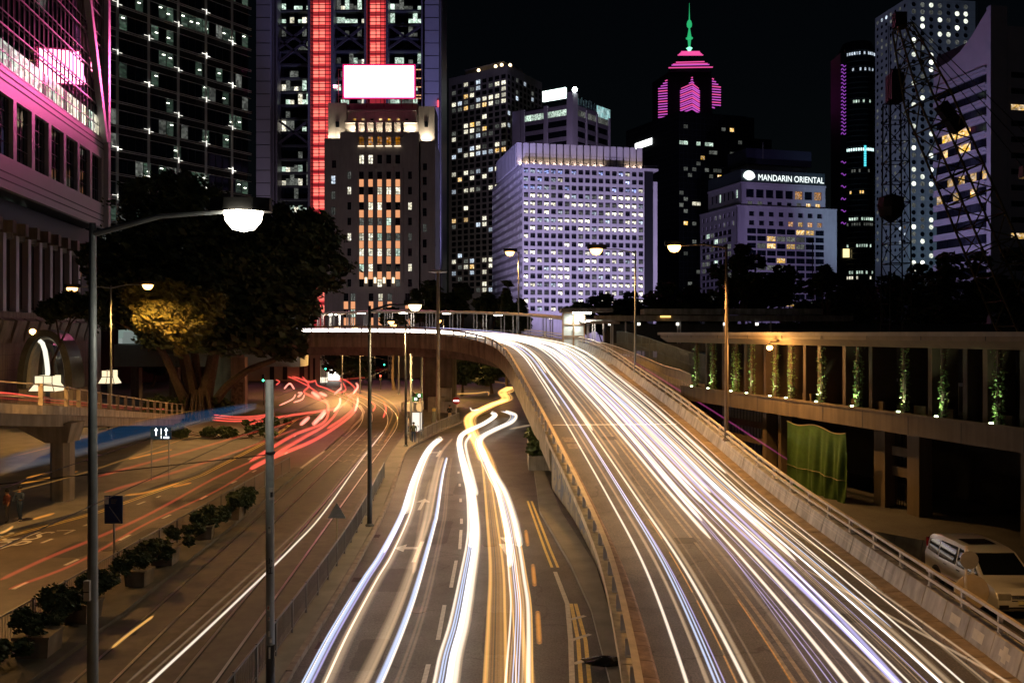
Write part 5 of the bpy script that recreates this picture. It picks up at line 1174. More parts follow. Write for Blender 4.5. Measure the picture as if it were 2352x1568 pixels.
# overhead tram wires
ow = thing('overhead_wire', 'thin overhead tram wires above the tramway', 'wire', (-10, 10, 6))
for off, z in ((-8.65, 6.1), (-11.45, 6.1)):
    MB().tube([V((*tr(off, y), z)) for y in range(8, 150, 6)], .012, 4).build('contact_wire', STEELD, ow)
MB().tube([V((tb_.x, tb_.y, PZ(1043, tb_.y))), V((-16, 24, 5.2)), V((-26, 24, 6.5))], .012, 4).build('span_wire', STEELD, ow)
# ================================================================ COVERED WALKWAY beside the flyover
GLW = emit('walkway_lamp', (1, .93, .78), 9)
WKM = mat('walkway_metal', (.42, .37, .32), .45, .3, var=.1)
cw_ = thing('covered_walkway', 'covered footbridge with paired lit columns curving behind the flyover', 'footbridge', FL(s_at_y(99), 12, 0))
sA, sB = s_at_y(98.0), s_at_y(108.9) + 26
def zr(s): f = max(0, min(1, (s - sA - 22) / 26)); return 3.15 - 1.0 * f
wsx = [sA + i * 1.0 for i in range(int((sB - sA) / 1.0))]
b = MB(); b.sweep([[FL(s, 10.25, -.5), FL(s, 13.8, -.5), FL(s, 13.8, .12), FL(s, 10.25, .12)] for s in wsx]); b.build('deck', CONC_D, cw_)
b = MB(); b.sweep([[FL(s, 9.9, zr(s)), FL(s, 14.1, zr(s)), FL(s, 14.1, zr(s) + .22), FL(s, 12, zr(s) + .36), FL(s, 9.9, zr(s) + .22)] for s in wsx]); b.build('roof', WKM, cw_)
s = sA + .4; k = 0
while s < sB - .5:
    for lat in (10.5, 13.5):
        for d in (0, .28): MB().bar(FL(s + d, lat, .12), FL(s + d, lat, zr(s)), .13, .13, up=(0, 1, 0)).build('column', MULP, cw_)
    if k % 2 == 0:
        a = FL(s + .9, 12, zr(s) - .08); MB().box(a, (1.1, .28, .1)).build('ceiling_lamp', GLW, cw_)
        if k % 4 == 0:
            L = bpy.data.lights.new('walkway_lamp', 'POINT'); L.energy = 420; L.color = (1, .88, .68); L.shadow_soft_size = .4; o = bpy.data.objects.new('lamp', L); COL.objects.link(o); o.parent = cw_; o.location = a - V((0, 0, .35)) - woff(cw_)
    s += 2.3; k += 1
for h in (.45, .8, 1.15):
    b = MB(); b.sweep([[FL(s, 10.32, h), FL(s, 10.36, h), FL(s, 10.36, h + .05), FL(s, 10.32, h + .05)] for s in wsx]); b.build('handrail', MULP, cw_)
# lift kiosk with frosted panes and a bright tube lamp
Yk = 103.0; ki = thing('lift_kiosk', 'glazed lift kiosk with a bright tube lamp at the end of the covered walkway', 'kiosk', (PX(1320, Yk), Yk, 6.5))
FROST = mat('frosted_pane', (.5, .52, .5), .6, var=.1); BRZ = mat('bronze_frame', (.34, .22, .13), .5, .4)
x0, x1 = PX(1293, Yk), PX(1342, Yk); zb, ztk = 6.4, PZ(718, Yk)
MB().obox((x0 + .05, Yk + .2, zb), (x1 - x0 - .1, 0, 0), (0, 2.6, 0), (0, 0, ztk - zb)).build('shaft', mat('kiosk_back', (.25, .25, .23), .7), ki)
for i in range(2):
    for j in range(4):
        xa = x0 + (x1 - x0) * i / 2; za = zb + (ztk - zb) * j / 4
        MB().obox((xa + .1, Yk + .05, za + .07), ((x1 - x0) / 2 - .2, 0, 0), (0, .1, 0), (0, 0, (ztk - zb) / 4 - .14)).build('pane', FROST, ki)
g = MB()
for i in range(3): g.box((x0 + (x1 - x0) * i / 2, Yk, (zb + ztk) / 2), (.16, .16, ztk - zb))
for j in range(5): g.box(((x0 + x1) / 2, Yk - .01, zb + (ztk - zb) * j / 4), (x1 - x0, .12, .12))
g.build('frame', BRZ, ki)
MB().obox((PX(1288, Yk), Yk - 1.4, ztk + .05), (PX(1405, Yk) - PX(1288, Yk), 0, 0), (0, 5, 0), (0, 0, .45)).build('canopy', CONC_D, ki)
MB().box((PX(1335, Yk), Yk - 1.0, ztk - .06), (2.1, .3, .22)).build('tube_lamp', emit('tube_lamp_glow', (.95, 1, .9), 12), ki)
L = bpy.data.lights.new('tube_lamp', 'AREA'); L.energy = 320; L.color = (.95, 1, .9); L.size = 2; L.size_y = .3; L.shape = 'RECTANGLE'; o = bpy.data.objects.new('lamp', L); COL.objects.link(o); o.parent = ki; o.location = V((PX(1335, Yk), Yk - 1.0, ztk - .2)) - woff(ki)
MB().obox((PX(1338, Yk), Yk - .5, 6.0), (PX(1384, Yk) - PX(1338, Yk), 0, 0), (0, 3.5, 0), (0, 0, 1.15)).build('landing', CONC_L, ki)
MB().tube([V((PX(1386, Yk), Yk - .6, 6)), V((PX(1386, Yk), Yk - .6, PZ(736, Yk)))], .14, 8).build('post', MULP, ki)
g = MB()
for i in range(18): x = PX(1342 + i * 2.5, Yk); g.bar((x, Yk - .6, 7.16), (x, Yk - .6, 8.15), .03, .03, up=(0, 1, 0))
g.bar((PX(1341, Yk), Yk - .6, 8.2), (PX(1385, Yk), Yk - .6, 8.2), .06, .06); g.build('railing', MULP, ki)
# sloping footway with railing and mesh fence down to the right
rw_ = thing('ramp_footway', 'sloping footway with railing and mesh fence going down from the kiosk to the right', 'footway', (PX(1400, 96), 96, 0))
rp = catmull([V((PX(1352, 100), 100, 7.1)), V((PX(1392, 97), 97, 7.0)), V((PX(1470, 88), 88, 5.9)), V((PX(1520, 82), 82, 5.2)), V((PX(1560, 76), 76, 5.0)), V((PX(1585, 72), 72, 4.8))], 5)
def offp(pts, d):
    out = []
    for i, p in enumerate(pts):
        t = pts[min(i + 1, len(pts) - 1)] - pts[max(i - 1, 0)]; t.z = 0; t.normalize(); out.append(p + V((-t.y, t.x, 0)) * d)
    return out
rp2 = offp(rp, 2.6)
b = MB(); b.sweep([[V((p.x, p.y, -.1)), V((q.x, q.y, -.1)), q, p] for p, q in zip(rp, rp2)]); b.build('ramp_body', CONC_D, rw_)
b = MB(); b.sweep([[p + V((0, 0, .0)), p + (q - p) * .08, p + (q - p) * .08 + V((0, 0, .55)), p + V((0, 0, .55))] for p, q in zip(rp, rp2)]); b.build('parapet', CONC, rw_)
g = MB()
for p, q in zip(rp, rp[1:]):
    g.bar(p + V((0, 0, 1.4)), q + V((0, 0, 1.4)), .07, .07)
    for i in range(9): c_ = p.lerp(q, i / 9); g.bar(c_ + V((.1, 0, .55)), c_ + V((.1, 0, 1.4)), .03, .03, up=(0, 1, 0))
g.build('railing', RAILP, rw_)
MESHM = mat('fence_mesh', (.10, .12, .13), .6, .3)
g = MB()
for p, q in zip(rp2[3:], rp2[4:]):
    g.bar(p + V((0, 0, 0)), p + V((0, 0, 2.6)), .08, .08, up=(0, 1, 0)); 
    for h in (.3, 1.45, 2.6): g.bar(p + V((0, 0, h)), q + V((0, 0, h)), .04, .04)
    for i in range(14): c_ = p.lerp(q, i / 14); g.bar(c_ + V((0, 0, .1)), c_ + V((0, 0, 2.6)), .035, .035, up=(0, 1, 0))
g.build('mesh_fence', MESHM, rw_)
# far footbridge running right behind it
fb = thing('footbridge', 'long low footbridge running right in the dark beyond the kiosk', 'footbridge', (PX(1600, 122), 122, 0))
MB().obox((PX(1370, 122), 122, PZ(737, 122)), (PX(1960, 122) - PX(1370, 122), 0, 0), (0, 4, 0), (0, 0, .75)).build('roof', CONC_D, fb)
MB().obox((PX(1480, 124), 124, PZ(722, 124)), (PX(1890, 124) - PX(1480, 124), 0, 0), (0, 4, 0), (0, 0, .8)).build('parapet', CONC, fb)
MB().obox((PX(1400, 122), 122, PZ(806, 122)), (PX(2400, 122) - PX(1400, 122), 0, 0), (0, 4, 0), (0, 0, 1.0)).build('deck', CONC_D, fb)
MB().obox((PX(1400, 122), 125.5, PZ(800, 122)), (PX(2400, 122) - PX(1400, 122), 0, 0), (0, .3, 0), (0, 0, 3.4)).build('back_screen', mat('screen_dark', (.03, .03, .03), .8), fb)
for px in (1436, 1556, 1562, 1662, 1666, 1770): MB().obox((PX(px, 122), 122.2, PZ(792, 122)), (.18, 0, 0), (0, .18, 0), (0, 0, 3.2)).build('post', MULP, fb); 
for px in (1400, 1467, 1556, 1664, 1738): MB().box((PX(px, 122), 121.9, PZ(744, 122)), (.35, .2, .35)).build('lamp', emit('bridge_lamp', (1, .95, .8), 3), fb)
MB().box((PX(1528, 122), 121.8, PZ(727, 122)), (1.4, .3, .25)).build('lamp', emit('bridge_lamp_orange', (1, .55, .15), 2), fb)
# ================================================================ RIGHT: elevated walkway with vine columns
RA = V((PX(1580, 70), 70, 0)); RB_ = V((PX(2352, 39.1), 39.1, 0)); rd_ = (RB_ - RA).normalized(); rn = V((-rd_.y, rd_.x, 0))
def on_r(px, off=0.0):
    k = (px - CX) / F; A = RA + rn * off; t = (k * A.y - A.x) / (rd_.x - k * rd_.y); return A + rd_ * t
ew = thing('elevated_walkway', 'roofed walkway with vine-covered columns lit from below at right', 'walkway', RA)
REND = (RB_ - RA).length + 14
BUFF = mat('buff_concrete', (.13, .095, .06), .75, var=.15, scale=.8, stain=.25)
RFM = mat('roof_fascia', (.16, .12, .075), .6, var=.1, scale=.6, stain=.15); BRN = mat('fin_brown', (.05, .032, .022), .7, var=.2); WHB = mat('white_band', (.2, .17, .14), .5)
def rbox(t0, t1, o0, o1, z0, z1, m, name, par=None): return MB().obox(RA + rd_ * t0 + rn * o0 + V((0, 0, z0)), rd_ * (t1 - t0), rn * (o1 - o0), V((0, 0, z1 - z0))).build(name, m, par or ew)
b = MB(); b.sweep([[RA + rd_ * t + rn * o + V((0, 0, z)) for o, z in ((-1.5, 9.15), (-.9, 8.78), (7, 8.7), (7, 9.45), (-1.5, 9.5))] for t in (-1.8, REND)]); b.build('roof', RFM, ew)
for i in range(12): rbox(i * 4 - .5, i * 4 - .47, -1.53, -1.51, 9.16, 9.49, MUL, 'fascia_joint')
rbox(-2.1, REND, -1.62, -1.515, 9.36, 9.56, WHB, 'roof_edge_trim')
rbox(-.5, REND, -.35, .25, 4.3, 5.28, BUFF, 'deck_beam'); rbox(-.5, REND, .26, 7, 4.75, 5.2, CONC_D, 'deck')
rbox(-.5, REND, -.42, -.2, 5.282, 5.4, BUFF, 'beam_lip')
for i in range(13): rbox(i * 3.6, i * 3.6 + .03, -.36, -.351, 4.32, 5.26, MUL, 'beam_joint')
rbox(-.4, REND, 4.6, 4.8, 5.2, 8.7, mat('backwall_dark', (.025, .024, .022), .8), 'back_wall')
for px in (1612, 1650, 1700, 1745, 1800, 1835, 1868, 1925, 1985, 2060, 2120, 2200, 2245, 2330):
    q = on_r(px); t = (q - RA).dot(rd_)
    rbox(t, t + .28, .3, 1.9, 5.2, 8.75, BRN, 'fin')
for px in (1662, 1715, 1845, 1950, 2005, 2100, 2160, 2290):
    q = on_r(px, .6); t = (q - RA).dot(rd_)
    rbox(t, t + .9, .55, .7, 5.2, 5.75, BUFF, 'upstand')
    gm2 = MB(); 
    for i in range(8): gm2.obox(RA + rd_ * (t + i * .14) + rn * 3.0 + V((0, 0, 5.2)), rd_ * .03, rn * .03, V((0, 0, 1.5)))
    gm2.obox(RA + rd_ * t + rn * 3.0 + V((0, 0, 6.72)), rd_ * 1.1, rn * .06, V((0, 0, .18))); gm2.build('gate', MULP, ew)
vg = (.8, 1, .55)
for k, (px, warm) in enumerate(((1597, 0), (1635, 0), (1688, 0), (1724, 0), (1778, 1), (1815, 1), (1885, 0), (1968, 0), (2075, 0), (2163, 0), (2290, 0))):
    q = on_r(px); t = (q - RA).dot(rd_); rnd = random.Random(300 + k); base = RA + rd_ * t + rn * .1
    v = thing('vine_column', ['vine column at the far left end of the roofed walkway', 'second vine column from the left on the roofed walkway', 'third vine column from the left on the roofed walkway', 'fourth vine column from the left on the roofed walkway', 'vine column just right of the wall-mounted sodium lamp', 'sixth vine column, pale in the sodium light', 'vine column above the left edge of the green net', 'vine column above the right edge of the green net', 'brightly lit vine column right of the green net', 'third vine column from the right end', 'rightmost vine column on the roofed walkway'][k], 'vine', base + V((0, 0, 5.25)), 'vine columns of the walkway')
    MB().tube([base + V((0, 0, 5.2)), base + V((0, 0, 8.75))], .13, 8).build('post', BRN, v)
    lf = MB()
    full = rnd.uniform(.35, 1.0); htop = rnd.uniform(7.6, 8.75)
    for _ in range(int(640 * full)):
        a = rnd.uniform(0, 6.28); z = rnd.uniform(5.3, htop) if rnd.random() < .7 else rnd.uniform(5.3, 8.75); r2 = .13 + abs(rnd.gauss(0, .05 + .05 * full)); leafquad(lf, V((base.x + math.cos(a) * r2, base.y + math.sin(a) * r2, z)), .14, rnd)
    lf.build('leaves', mat('vine_leaf', (.10, .17, .05), .5, var=.5, scale=8), v)
    lp_ = base - rn * .42 + V((0, 0, 5.42)); MB().lathe(lp_, [(.05, -.12), (.09, -.02), (.09, .04)], 8).build('spotlight', emit('vine_lamp', vg, 12), v)
    L = bpy.data.lights.new('vine_lamp', 'SPOT'); L.energy = 420; L.color = vg; L.spot_size = R(60); L.spot_blend = .8; L.shadow_soft_size = .04
    o = bpy.data.objects.new('lamp', L); COL.objects.link(o); o.parent = v; o.location = lp_ + V((0, 0, .05)) - woff(v); d = (rn * .36 + V((0, 0, 1.25))).normalized(); o.rotation_euler = d.to_track_quat('-Z', 'Y').to_euler()
# wall-mounted sodium lamp under the roof edge
q = on_r(1768, -1.9); a = V((q.x, q.y, PZ(797, q.y))); t = thing('wall_lamp', 'bright sodium lamp hanging from the roof edge of the vine walkway', 'lamp', a)
MB().tube([a + rn * .6 + V((0, 0, .35)), a + V((0, 0, .3)), a + V((0, 0, .1))], .04, 6).build('bracket', STEELD, t)
MB().lathe(a, [(.03, -.2), (.17, -.12), (.2, 0), (.14, .1)], 12).build('globe', emit('lens_sod_globe', SOD, 10), t, smooth=True)
L = bpy.data.lights.new('wall_lamp', 'POINT'); L.energy = 1500; L.color = SOD; L.shadow_soft_size = .25; o = bpy.data.objects.new('lamp', L); COL.objects.link(o); o.parent = t; o.location = -rn * .3 + V((0, 0, -.25))
# structure below the deck
for px, w in ((1768, .5), (1803, .35), (2034, .9), (2112, .9), (1592, .5), (2380, .9)):
    q = on_r(px, 1.0); MB().box((q.x, q.y, 2.1), (w, .8, 4.6), math.atan2(rd_.y, rd_.x)).build('support_column', BUFF, ew)
for z in (2.0, 3.1):
    q0, q1 = on_r(2040, 1.2), on_r(2110, 1.2); MB().bar(q0 + V((0, 0, z)), q1 + V((0, 0, z)), .3, .5).build('cross_beam', BUFF, ew)
    q0, q1 = on_r(1600, 1.2), on_r(1768, 1.2); MB().bar(q0 + V((0, 0, z)), q1 + V((0, 0, z)), .3, .4).build('cross_beam', BUFF, ew)
g = MB()
for i in range(11): q = on_r(2045 + i * 6, 1.3); g.bar(q + V((0, 0, .1)), q + V((0, 0, 1.9)), .04, .04, up=(0, 1, 0)); g.bar(q + V((0, 0, 2.3)), q + V((0, 0, 4.2)), .04, .04, up=(0, 1, 0))
for i in range(22): q = on_r(1606 + i * 7.3, 1.3); g.bar(q + V((0, 0, .1)), q + V((0, 0, 4.2)), .04, .04, up=(0, 1, 0))
g.build('grille', MUL, ew)
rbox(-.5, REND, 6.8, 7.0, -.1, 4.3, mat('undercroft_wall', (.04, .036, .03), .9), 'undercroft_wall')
# green debris net
q0, q1 = on_r(1812, -.6), on_r(1946, -.6); nt_ = thing('debris_net', 'green debris net hanging below the vine walkway', 'net', q0)
b = MB(); nx, nz = 60, 26; rows = []
for j in range(nz + 1):
    row = []
    for i in range(nx + 1):
        fx = i / nx; p = q0.lerp(q1, fx) ; z = PZ(966 + 29 * fx, p.y) - (j / nz) * 5.3 - .12 * math.sin(fx * math.pi * 3) * (1 - j / nz)
        f2 = (j / nz) ** .7; o = .16 * f2 * math.sin(fx * 28 + 1.5 * math.sin(j * .15)) * (.3 + fx) + .1 * f2 * math.sin(fx * 61 + j * .2) * fx
        row.append(V((p.x, p.y, z)) - rn * (o + .1))
    rows.append(row)
for j in range(nz): b.strip(rows[j], rows[j + 1])
b.build('net_cloth', mat('net_green', (.045, .10, .016), .8, var=.25, scale=2.5, bump=.2, bscale=90), nt_, smooth=True)
MB().tube(rows[0], .035, 5).build('top_rope', mat('rope', (.2, .17, .1), .8), nt_); MB().tube([p - rn * .05 for p in rows[13]], .02, 4).build('mid_rope', mat('rope', (.2, .17, .1), .8), nt_)
# ================================================================ LEFT RAMP
rl = catmull([V((PX(-90, 41), 41, 6.3)), V((PX(0, 44.5), 44.5, 5.85)), V((PX(130, 48.5), 48.5, 5.38)), V((PX(205, 56), 56, 4.62)), V((PX(300, 70), 70, 3.2)), V((PX(390, 88), 88, 1.35)), V((PX(425, 97), 97, .55))], 6)
lr_ = thing('ramp_bridge', 'concrete road ramp on a round-cornered pier at left, sloping down to the banyan', 'ramp', rl[0]); rl2 = offp(rl, 6.0); RCM = mat('ramp_concrete', (.37, .31, .24), .75, var=.2, scale=.8, stain=.3)
b = MB(); b.sweep([[p + V((0, 0, -.95)), q + V((0, 0, -.95)), q, p] for p, q in zip(rl, rl2)]); b.build('deck', RCM, lr_)
b = MB(); b.sweep([[p + (p - q) * .04 + V((0, 0, -.32)), p + (q - p) * .04 + V((0, 0, -.32)), p + (q - p) * .04 + V((0, 0, .16)), p + (p - q) * .04 + V((0, 0, .16))] for p, q in zip(rl, rl2)]); b.build('edge_beam', COP, lr_)
for h in (.55, 1.25):
    b = MB(); b.tube([p + V((0, 0, h)) for p in rl], .045, 6); b.build('handrail', RAILP, lr_)
rr = resample(rl, 3.1)
for p in rr: MB().box(p + V((0, 0, .7)), (.22, .3, 1.2), R(20)).build('post', RCM, lr_)
b = MB(); b.sweep([[q + V((0, 0, 0)), q + (q - p) * .05, q + (q - p) * .05 + V((0, 0, .9)), q + V((0, 0, .9))] for p, q in zip(rl, rl2)]); b.build('far_parapet', RCM, lr_)
pc = G(131, 1160); pc = V((pc.x - .2, pc.y + 1.0, 0))
MB().prism([(pc.x - .55, pc.y - .3), (pc.x - .3, pc.y - .55), (pc.x + .3, pc.y - .55), (pc.x + .55, pc.y - .3), (pc.x + .55, pc.y + .3), (pc.x + .3, pc.y + .55), (pc.x - .3, pc.y + .55), (pc.x - .55, pc.y + .3)], -.1, 3.4).build('pier', RCM, lr_)
MB().sweep([[pc + V((sx * .62, sy * .7, 3.4)) for sx, sy in ((-1, -1), (1, -1), (1, 1), (-1, 1))], [pc + V((-2.6 if sx < 0 else .9, sy * .8, 4.5)) for sx, sy in ((-1, -1), (1, -1), (1, 1), (-1, 1))]]).build('pier_cap', RCM, lr_)
# ================================================================ LEFT BACKGROUND: arch portal, lanterns, footbridge, gatehouses
Ya = 90.0; ar = thing('arch_portal', 'dark metal pointed arch portal with a lit inner rib in front of the stone podium', 'portal', (PX(100, Ya), Ya, 3))
def ogive(px0, px1, ytop, ybase, n=12):
    xm_, pts = (px0 + px1) / 2, []
    for i in range(n + 1): f = i / n; pts.append((px0 + (xm_ - px0) * f ** 1.9, ybase + (ytop - ybase) * math.sin(f * math.pi / 2) ** .9))
    return pts + [(2 * xm_ - x, y) for x, y in pts[::-1][1:]]
def archband(o1, o2, Y0, Y1, m, name):
    b = MB(); b.sweep([[P(*a, Ya) + V((0, Y0, 0)), P(*c, Ya) + V((0, Y0, 0)), P(*c, Ya) + V((0, Y1, 0)), P(*a, Ya) + V((0, Y1, 0))] for a, c in zip(o1, o2)]); return b.build(name, m, ar)
DMT = mat('arch_metal', (.08, .085, .08), .3, .7); PMT = mat('arch_metal_pale', (.42, .42, .37), .4, .5)
archband(ogive(38, 166, 757, 892), ogive(52, 150, 772, 892), 0, 2.6, DMT, 'outer_arch'); archband(ogive(53, 149, 773, 892), ogive(60, 142, 779, 892), .6, 2.4, PMT, 'middle_arch'); archband(ogive(74, 122, 786, 892), ogive(84, 114, 800, 892), 1.0, 2.2, DMT, 'inner_arch')
hb_ = ogive(97, 116, 780, 872)[10:]
MB().tube([P(x, y, Ya) + V((0, -.3, 0)) for x, y in ((94, 782), (101, 788), (107, 805), (111, 830), (113, 850), (113, 868))], .22, 6).build('lit_rib', emit('rib_glow', (1, .97, .82), 1.1), ar)
MB().obox((PX(40, Ya), Ya + .2, 0), (PX(165, Ya) - PX(40, Ya), 0, 0), (0, 3, 0), (0, 0, PZ(893, Ya))).build('plinth', PSTONE, ar)
MB().lathe(P(75, 762, Ya), [(.05, -.3), (.28, -.1), (.3, .15), (.1, .3)], 10).build('lamp', emit('lens_sod_30', SOD, 12), ar)
LAN = emit('lantern_glow', (1, .86, .55), 1.15)
def lantern(px, y0, y1, w, Y, label):
    x = PX(px, Y); za, zb = PZ(y1, Y), PZ(y0, Y); ww = w / F * Y; zm_ = za + (zb - za) * .5
    t = thing('lantern', label, 'lantern', (x, Y, 0), 'large box lanterns'); MB().box((x, Y, za / 2), (.3, .3, za)).build('post', STEELD, t)
    MB().sweep([[V((x + sx * ww * .5, Y + sy * ww * .5, za)) for sx, sy in ((-1, -1), (1, -1), (1, 1), (-1, 1))], [V((x + sx * ww * .33, Y + sy * ww * .33, zm_)) for sx, sy in ((-1, -1), (1, -1), (1, 1), (-1, 1))], [V((x + sx * ww * .33, Y + sy * ww * .33, zb)) for sx, sy in ((-1, -1), (1, -1), (1, 1), (-1, 1))]]).build('glass_box', LAN, t)
    g = MB()
    for sx in (-1, 0, 1): g.bar((x + sx * ww * .335, Y - ww * .34, zm_), (x + sx * ww * .335, Y - ww * .34, zb), .05, .05, up=(0, 1, 0)); g.bar((x + sx * ww * .5, Y - ww * .51, za), (x + sx * ww * .335, Y - ww * .34, zm_), .05, .05, up=(0, 1, 0))
    for z, k in ((za, .51), (zm_, .345), (zb, .345)): g.bar((x - ww * k, Y - ww * k, z), (x + ww * k, Y - ww * k, z), .06, .06)
    g.build('frame', MUL, t)
lantern(110, 862, 897, 60, 84, 'large box lantern below the arch portal'); lantern(252, 850, 880, 38, 86, 'smaller box lantern beside the twin-armed lamp pole')
Yf = 128.0; bf = thing('footbridge', 'grey footbridge with a lit shelter behind the banyan trunk', 'footbridge', (PX(400, Yf), Yf, 0))
MB().obox((PX(262, Yf), Yf, PZ(842, Yf)), (PX(690, Yf) - PX(262, Yf), 0, 0), (0, 5, 0), (0, 0, 3.2)).build('deck', mat('bridge_teal', (.2, .23, .22), .7, var=.1), bf)
MB().obox((PX(265, Yf), Yf + 1, PZ(789, Yf)), (PX(352, Yf) - PX(265, Yf), 0, 0), (0, 3, 0), (0, 0, 2.4)).build('shelter', room('shelter_lit', (.75, .95, .85), .22, .5, .5, .5), bf)
for px in (268, 285, 305, 319, 333, 356): MB().lathe(P(px, 748, Yf), [(.05, -.2), (.32, -.1), (.32, .1), (.1, .2)], 8).build('lamp', emit('shelter_lamp', (.92, 1, .9), 7), bf)
for px in (390, 520, 300): MB().box((PX(px, Yf), Yf + 2, 2.2), (1.2, 1.2, 4.6)).build('pier', CONC_D, bf)
MB().lathe(P(443, 866, 110), [(.05, -.4), (.5, -.3), (.5, .3), (.05, .4)], 10).build('lamp', emit('green_white_lamp', (.85, 1, .6), 9), bf)
Yg = 178.0
gh = thing('gatehouse', 'cream stone gatehouse wall with dark doors seen below the flyover', 'building', (PX(690, Yg), Yg, 0)); CRM = mat('cream_stone', (.45, .36, .24), .8, var=.15, scale=.5)
MB().obox((PX(560, Yg), Yg, -.1), (PX(736, Yg) - PX(560, Yg), 0, 0), (0, 8, 0), (0, 0, 8.2)).build('walls', CRM, gh)
for x0_, x1_, y0 in ((688, 699, 824), (707, 712, 822), (719, 724, 822), (650, 660, 824), (620, 630, 824)): MB().obox((PX(x0_, Yg), Yg - .12, .3), (PX(x1_, Yg) - PX(x0_, Yg), 0, 0), (0, .1, 0), (0, 0, PZ(y0, Yg) - .3)).build('door', mat('door_dark', (.03, .022, .015), .5), gh)
wt = thing('white_doorway', 'bright white lit doorway seen below the flyover beside the gatehouse', 'doorway', (PX(757, Yg), Yg, 0))
MB().obox((PX(737, Yg), Yg + 1, -.1), (PX(780, Yg) - PX(737, Yg), 0, 0), (0, 6, 0), (0, 0, 7.2)).build('wall', mat('white_wall', (.7, .68, .6), .6), wt)
MB().obox((PX(752, Yg), Yg + .8, .2), (PX(777, Yg) - PX(752, Yg), 0, 0), (0, .15, 0), (0, 0, 3.2)).build('lit_opening', emit('doorway_glow', (1, .96, .82), 3.2), wt)
for k in range(5): MB().box((PX(737 + k * 3.4, Yg - 6), Yg - 6, .5), (.16, .16, 1.0)).build('bollard', emit('bollard_glow', (1, .9, .7), 1.6), wt)
pg = thing('lattice_pylons', 'pair of pale pierced pylons framing dark glass below the flyover', 'pylon', (PX(875, 188), 188, 0))
for px in (856, 897):
    MB().obox((PX(px - 6, 188), 188, -.1), (12 / F * 188, 0, 0), (0, 1.2, 0), (0, 0, 7.4)).build('pylon', mat('pylon_cream', (.6, .55, .44), .7), pg)
    for j in range(6):
        for i in range(2): MB().box((PX(px - 2.4 + i * 4.8, 188), 187.95, 1.2 + j * 1.0), (.3, .12, .5)).build('pierced_hole', MUL, pg)
MB().obox((PX(862, 188), 188.6, -.1), (PX(891, 188) - PX(862, 188), 0, 0), (0, .5, 0), (0, 0, 7)).build('glass_front', glass('glass_teal', (.01, .02, .025)), pg)
MB().obox((PX(780, 188), 190, -.1), (PX(1000, 188) - PX(780, 188), 0, 0), (0, 2, 0), (0, 0, 8)).build('wall', CRM, pg)
bp_ = thing('banner_pillar', 'concrete pillar with a mottled mural panel right of the banyan trunk', 'pillar', (PX(546, 104), 104, 0))
MB().obox((PX(530, 104), 104, -.1), (32 / F * 104, 0, 0), (0, 1.2, 0), (0, 0, 6.8)).build('pillar', RCM, bp_)
MB().obox((PX(533, 104), 103.93, PZ(930, 104)), (26 / F * 104, 0, 0), (0, .05, 0), (0, 0, 52 / F * 104)).build('mural_panel', mat('mural', (.22, .17, .12), .7, var=.9, scale=3.0), bp_)
# far building closing the street below the flyover
fs_ = thing('shop_row', 'dim row of buildings closing the street beyond the flyover', 'building', (-80, 235, 0)); MB().obox((-130, 235, -.1), (70, 0, 0), (0, 10, 0), (0, 0, 14)).build('wall', CONC_D, fs_)
for k in range(9): MB().box((-125 + k * 7, 234.9, 2.2), (3.2, .2, 2.2)).build('shop_window', [ROOMO, ROOMW, ROOMB, GL, ROOMC, ROOMD, ROOMW, ROOMO, ROOMG][k], fs_)
# ================================================================ RAILINGS, PLANTERS, SIGNS
def railing(label, pts, h=1.0, step=2.0, m=None, nb=13, skip_first=True):
    m = m or mat('railing_grey', (.2, .2, .2), .5, .5, var=.2); pts = resample([V(p) for p in pts], step); t = thing('railing', label, 'railing', pts[0])
    for p in pts: MB().bar(p, p + V((0, 0, h + .05)), .06, .06, up=(0, 1, 0)).build('post', m, t)
    for p, q in zip(pts, pts[1:]):
        MB().bar(p + V((0, 0, h)), q + V((0, 0, h)), .05, .05).build('top_rail', m, t); g = MB(); g.bar(p + V((0, 0, .15)), q + V((0, 0, .15)), .03, .03)
        for i in range(1, nb): c_ = p.lerp(q, i / nb); g.bar(c_ + V((0, 0, .15)), c_ + V((0, 0, h)), .016, .016, up=(0, 1, 0))
        g.build('balusters', m, t, kind='stuff')
    return t
def zz(pts, z=.12): return [V((x, y, z)) for x, y in pts]
railing('low metal railing along the strip between tramway and lower road', catmull(zz([(-6.75, 10), (-6.85, 20), (-6.95, 31.5), (-7.35, 43), (-8.3, 58)]), 10))
railing('grey bar railing along the planters beside the left bus road', zz([(-15.05, 16), (-15.0, 40), (-14.95, 61)]), 1.05)
railing('railing beside the tram stop curving along the lower road', catmull(zz([(-8.0, 76.5), (-7.3, 83), (-6.4, 89), (-5.5, 95)]), 10), 1.0)
railing('railing on the crossing island beyond the tram stop', catmull(zz([(-13.3, 108), (-12.6, 118), (-14.5, 130)]), 10), 1.0)
PLC = mat('planter_concrete', (.15, .12, .09), .8, var=.25, scale=2, stain=.3)
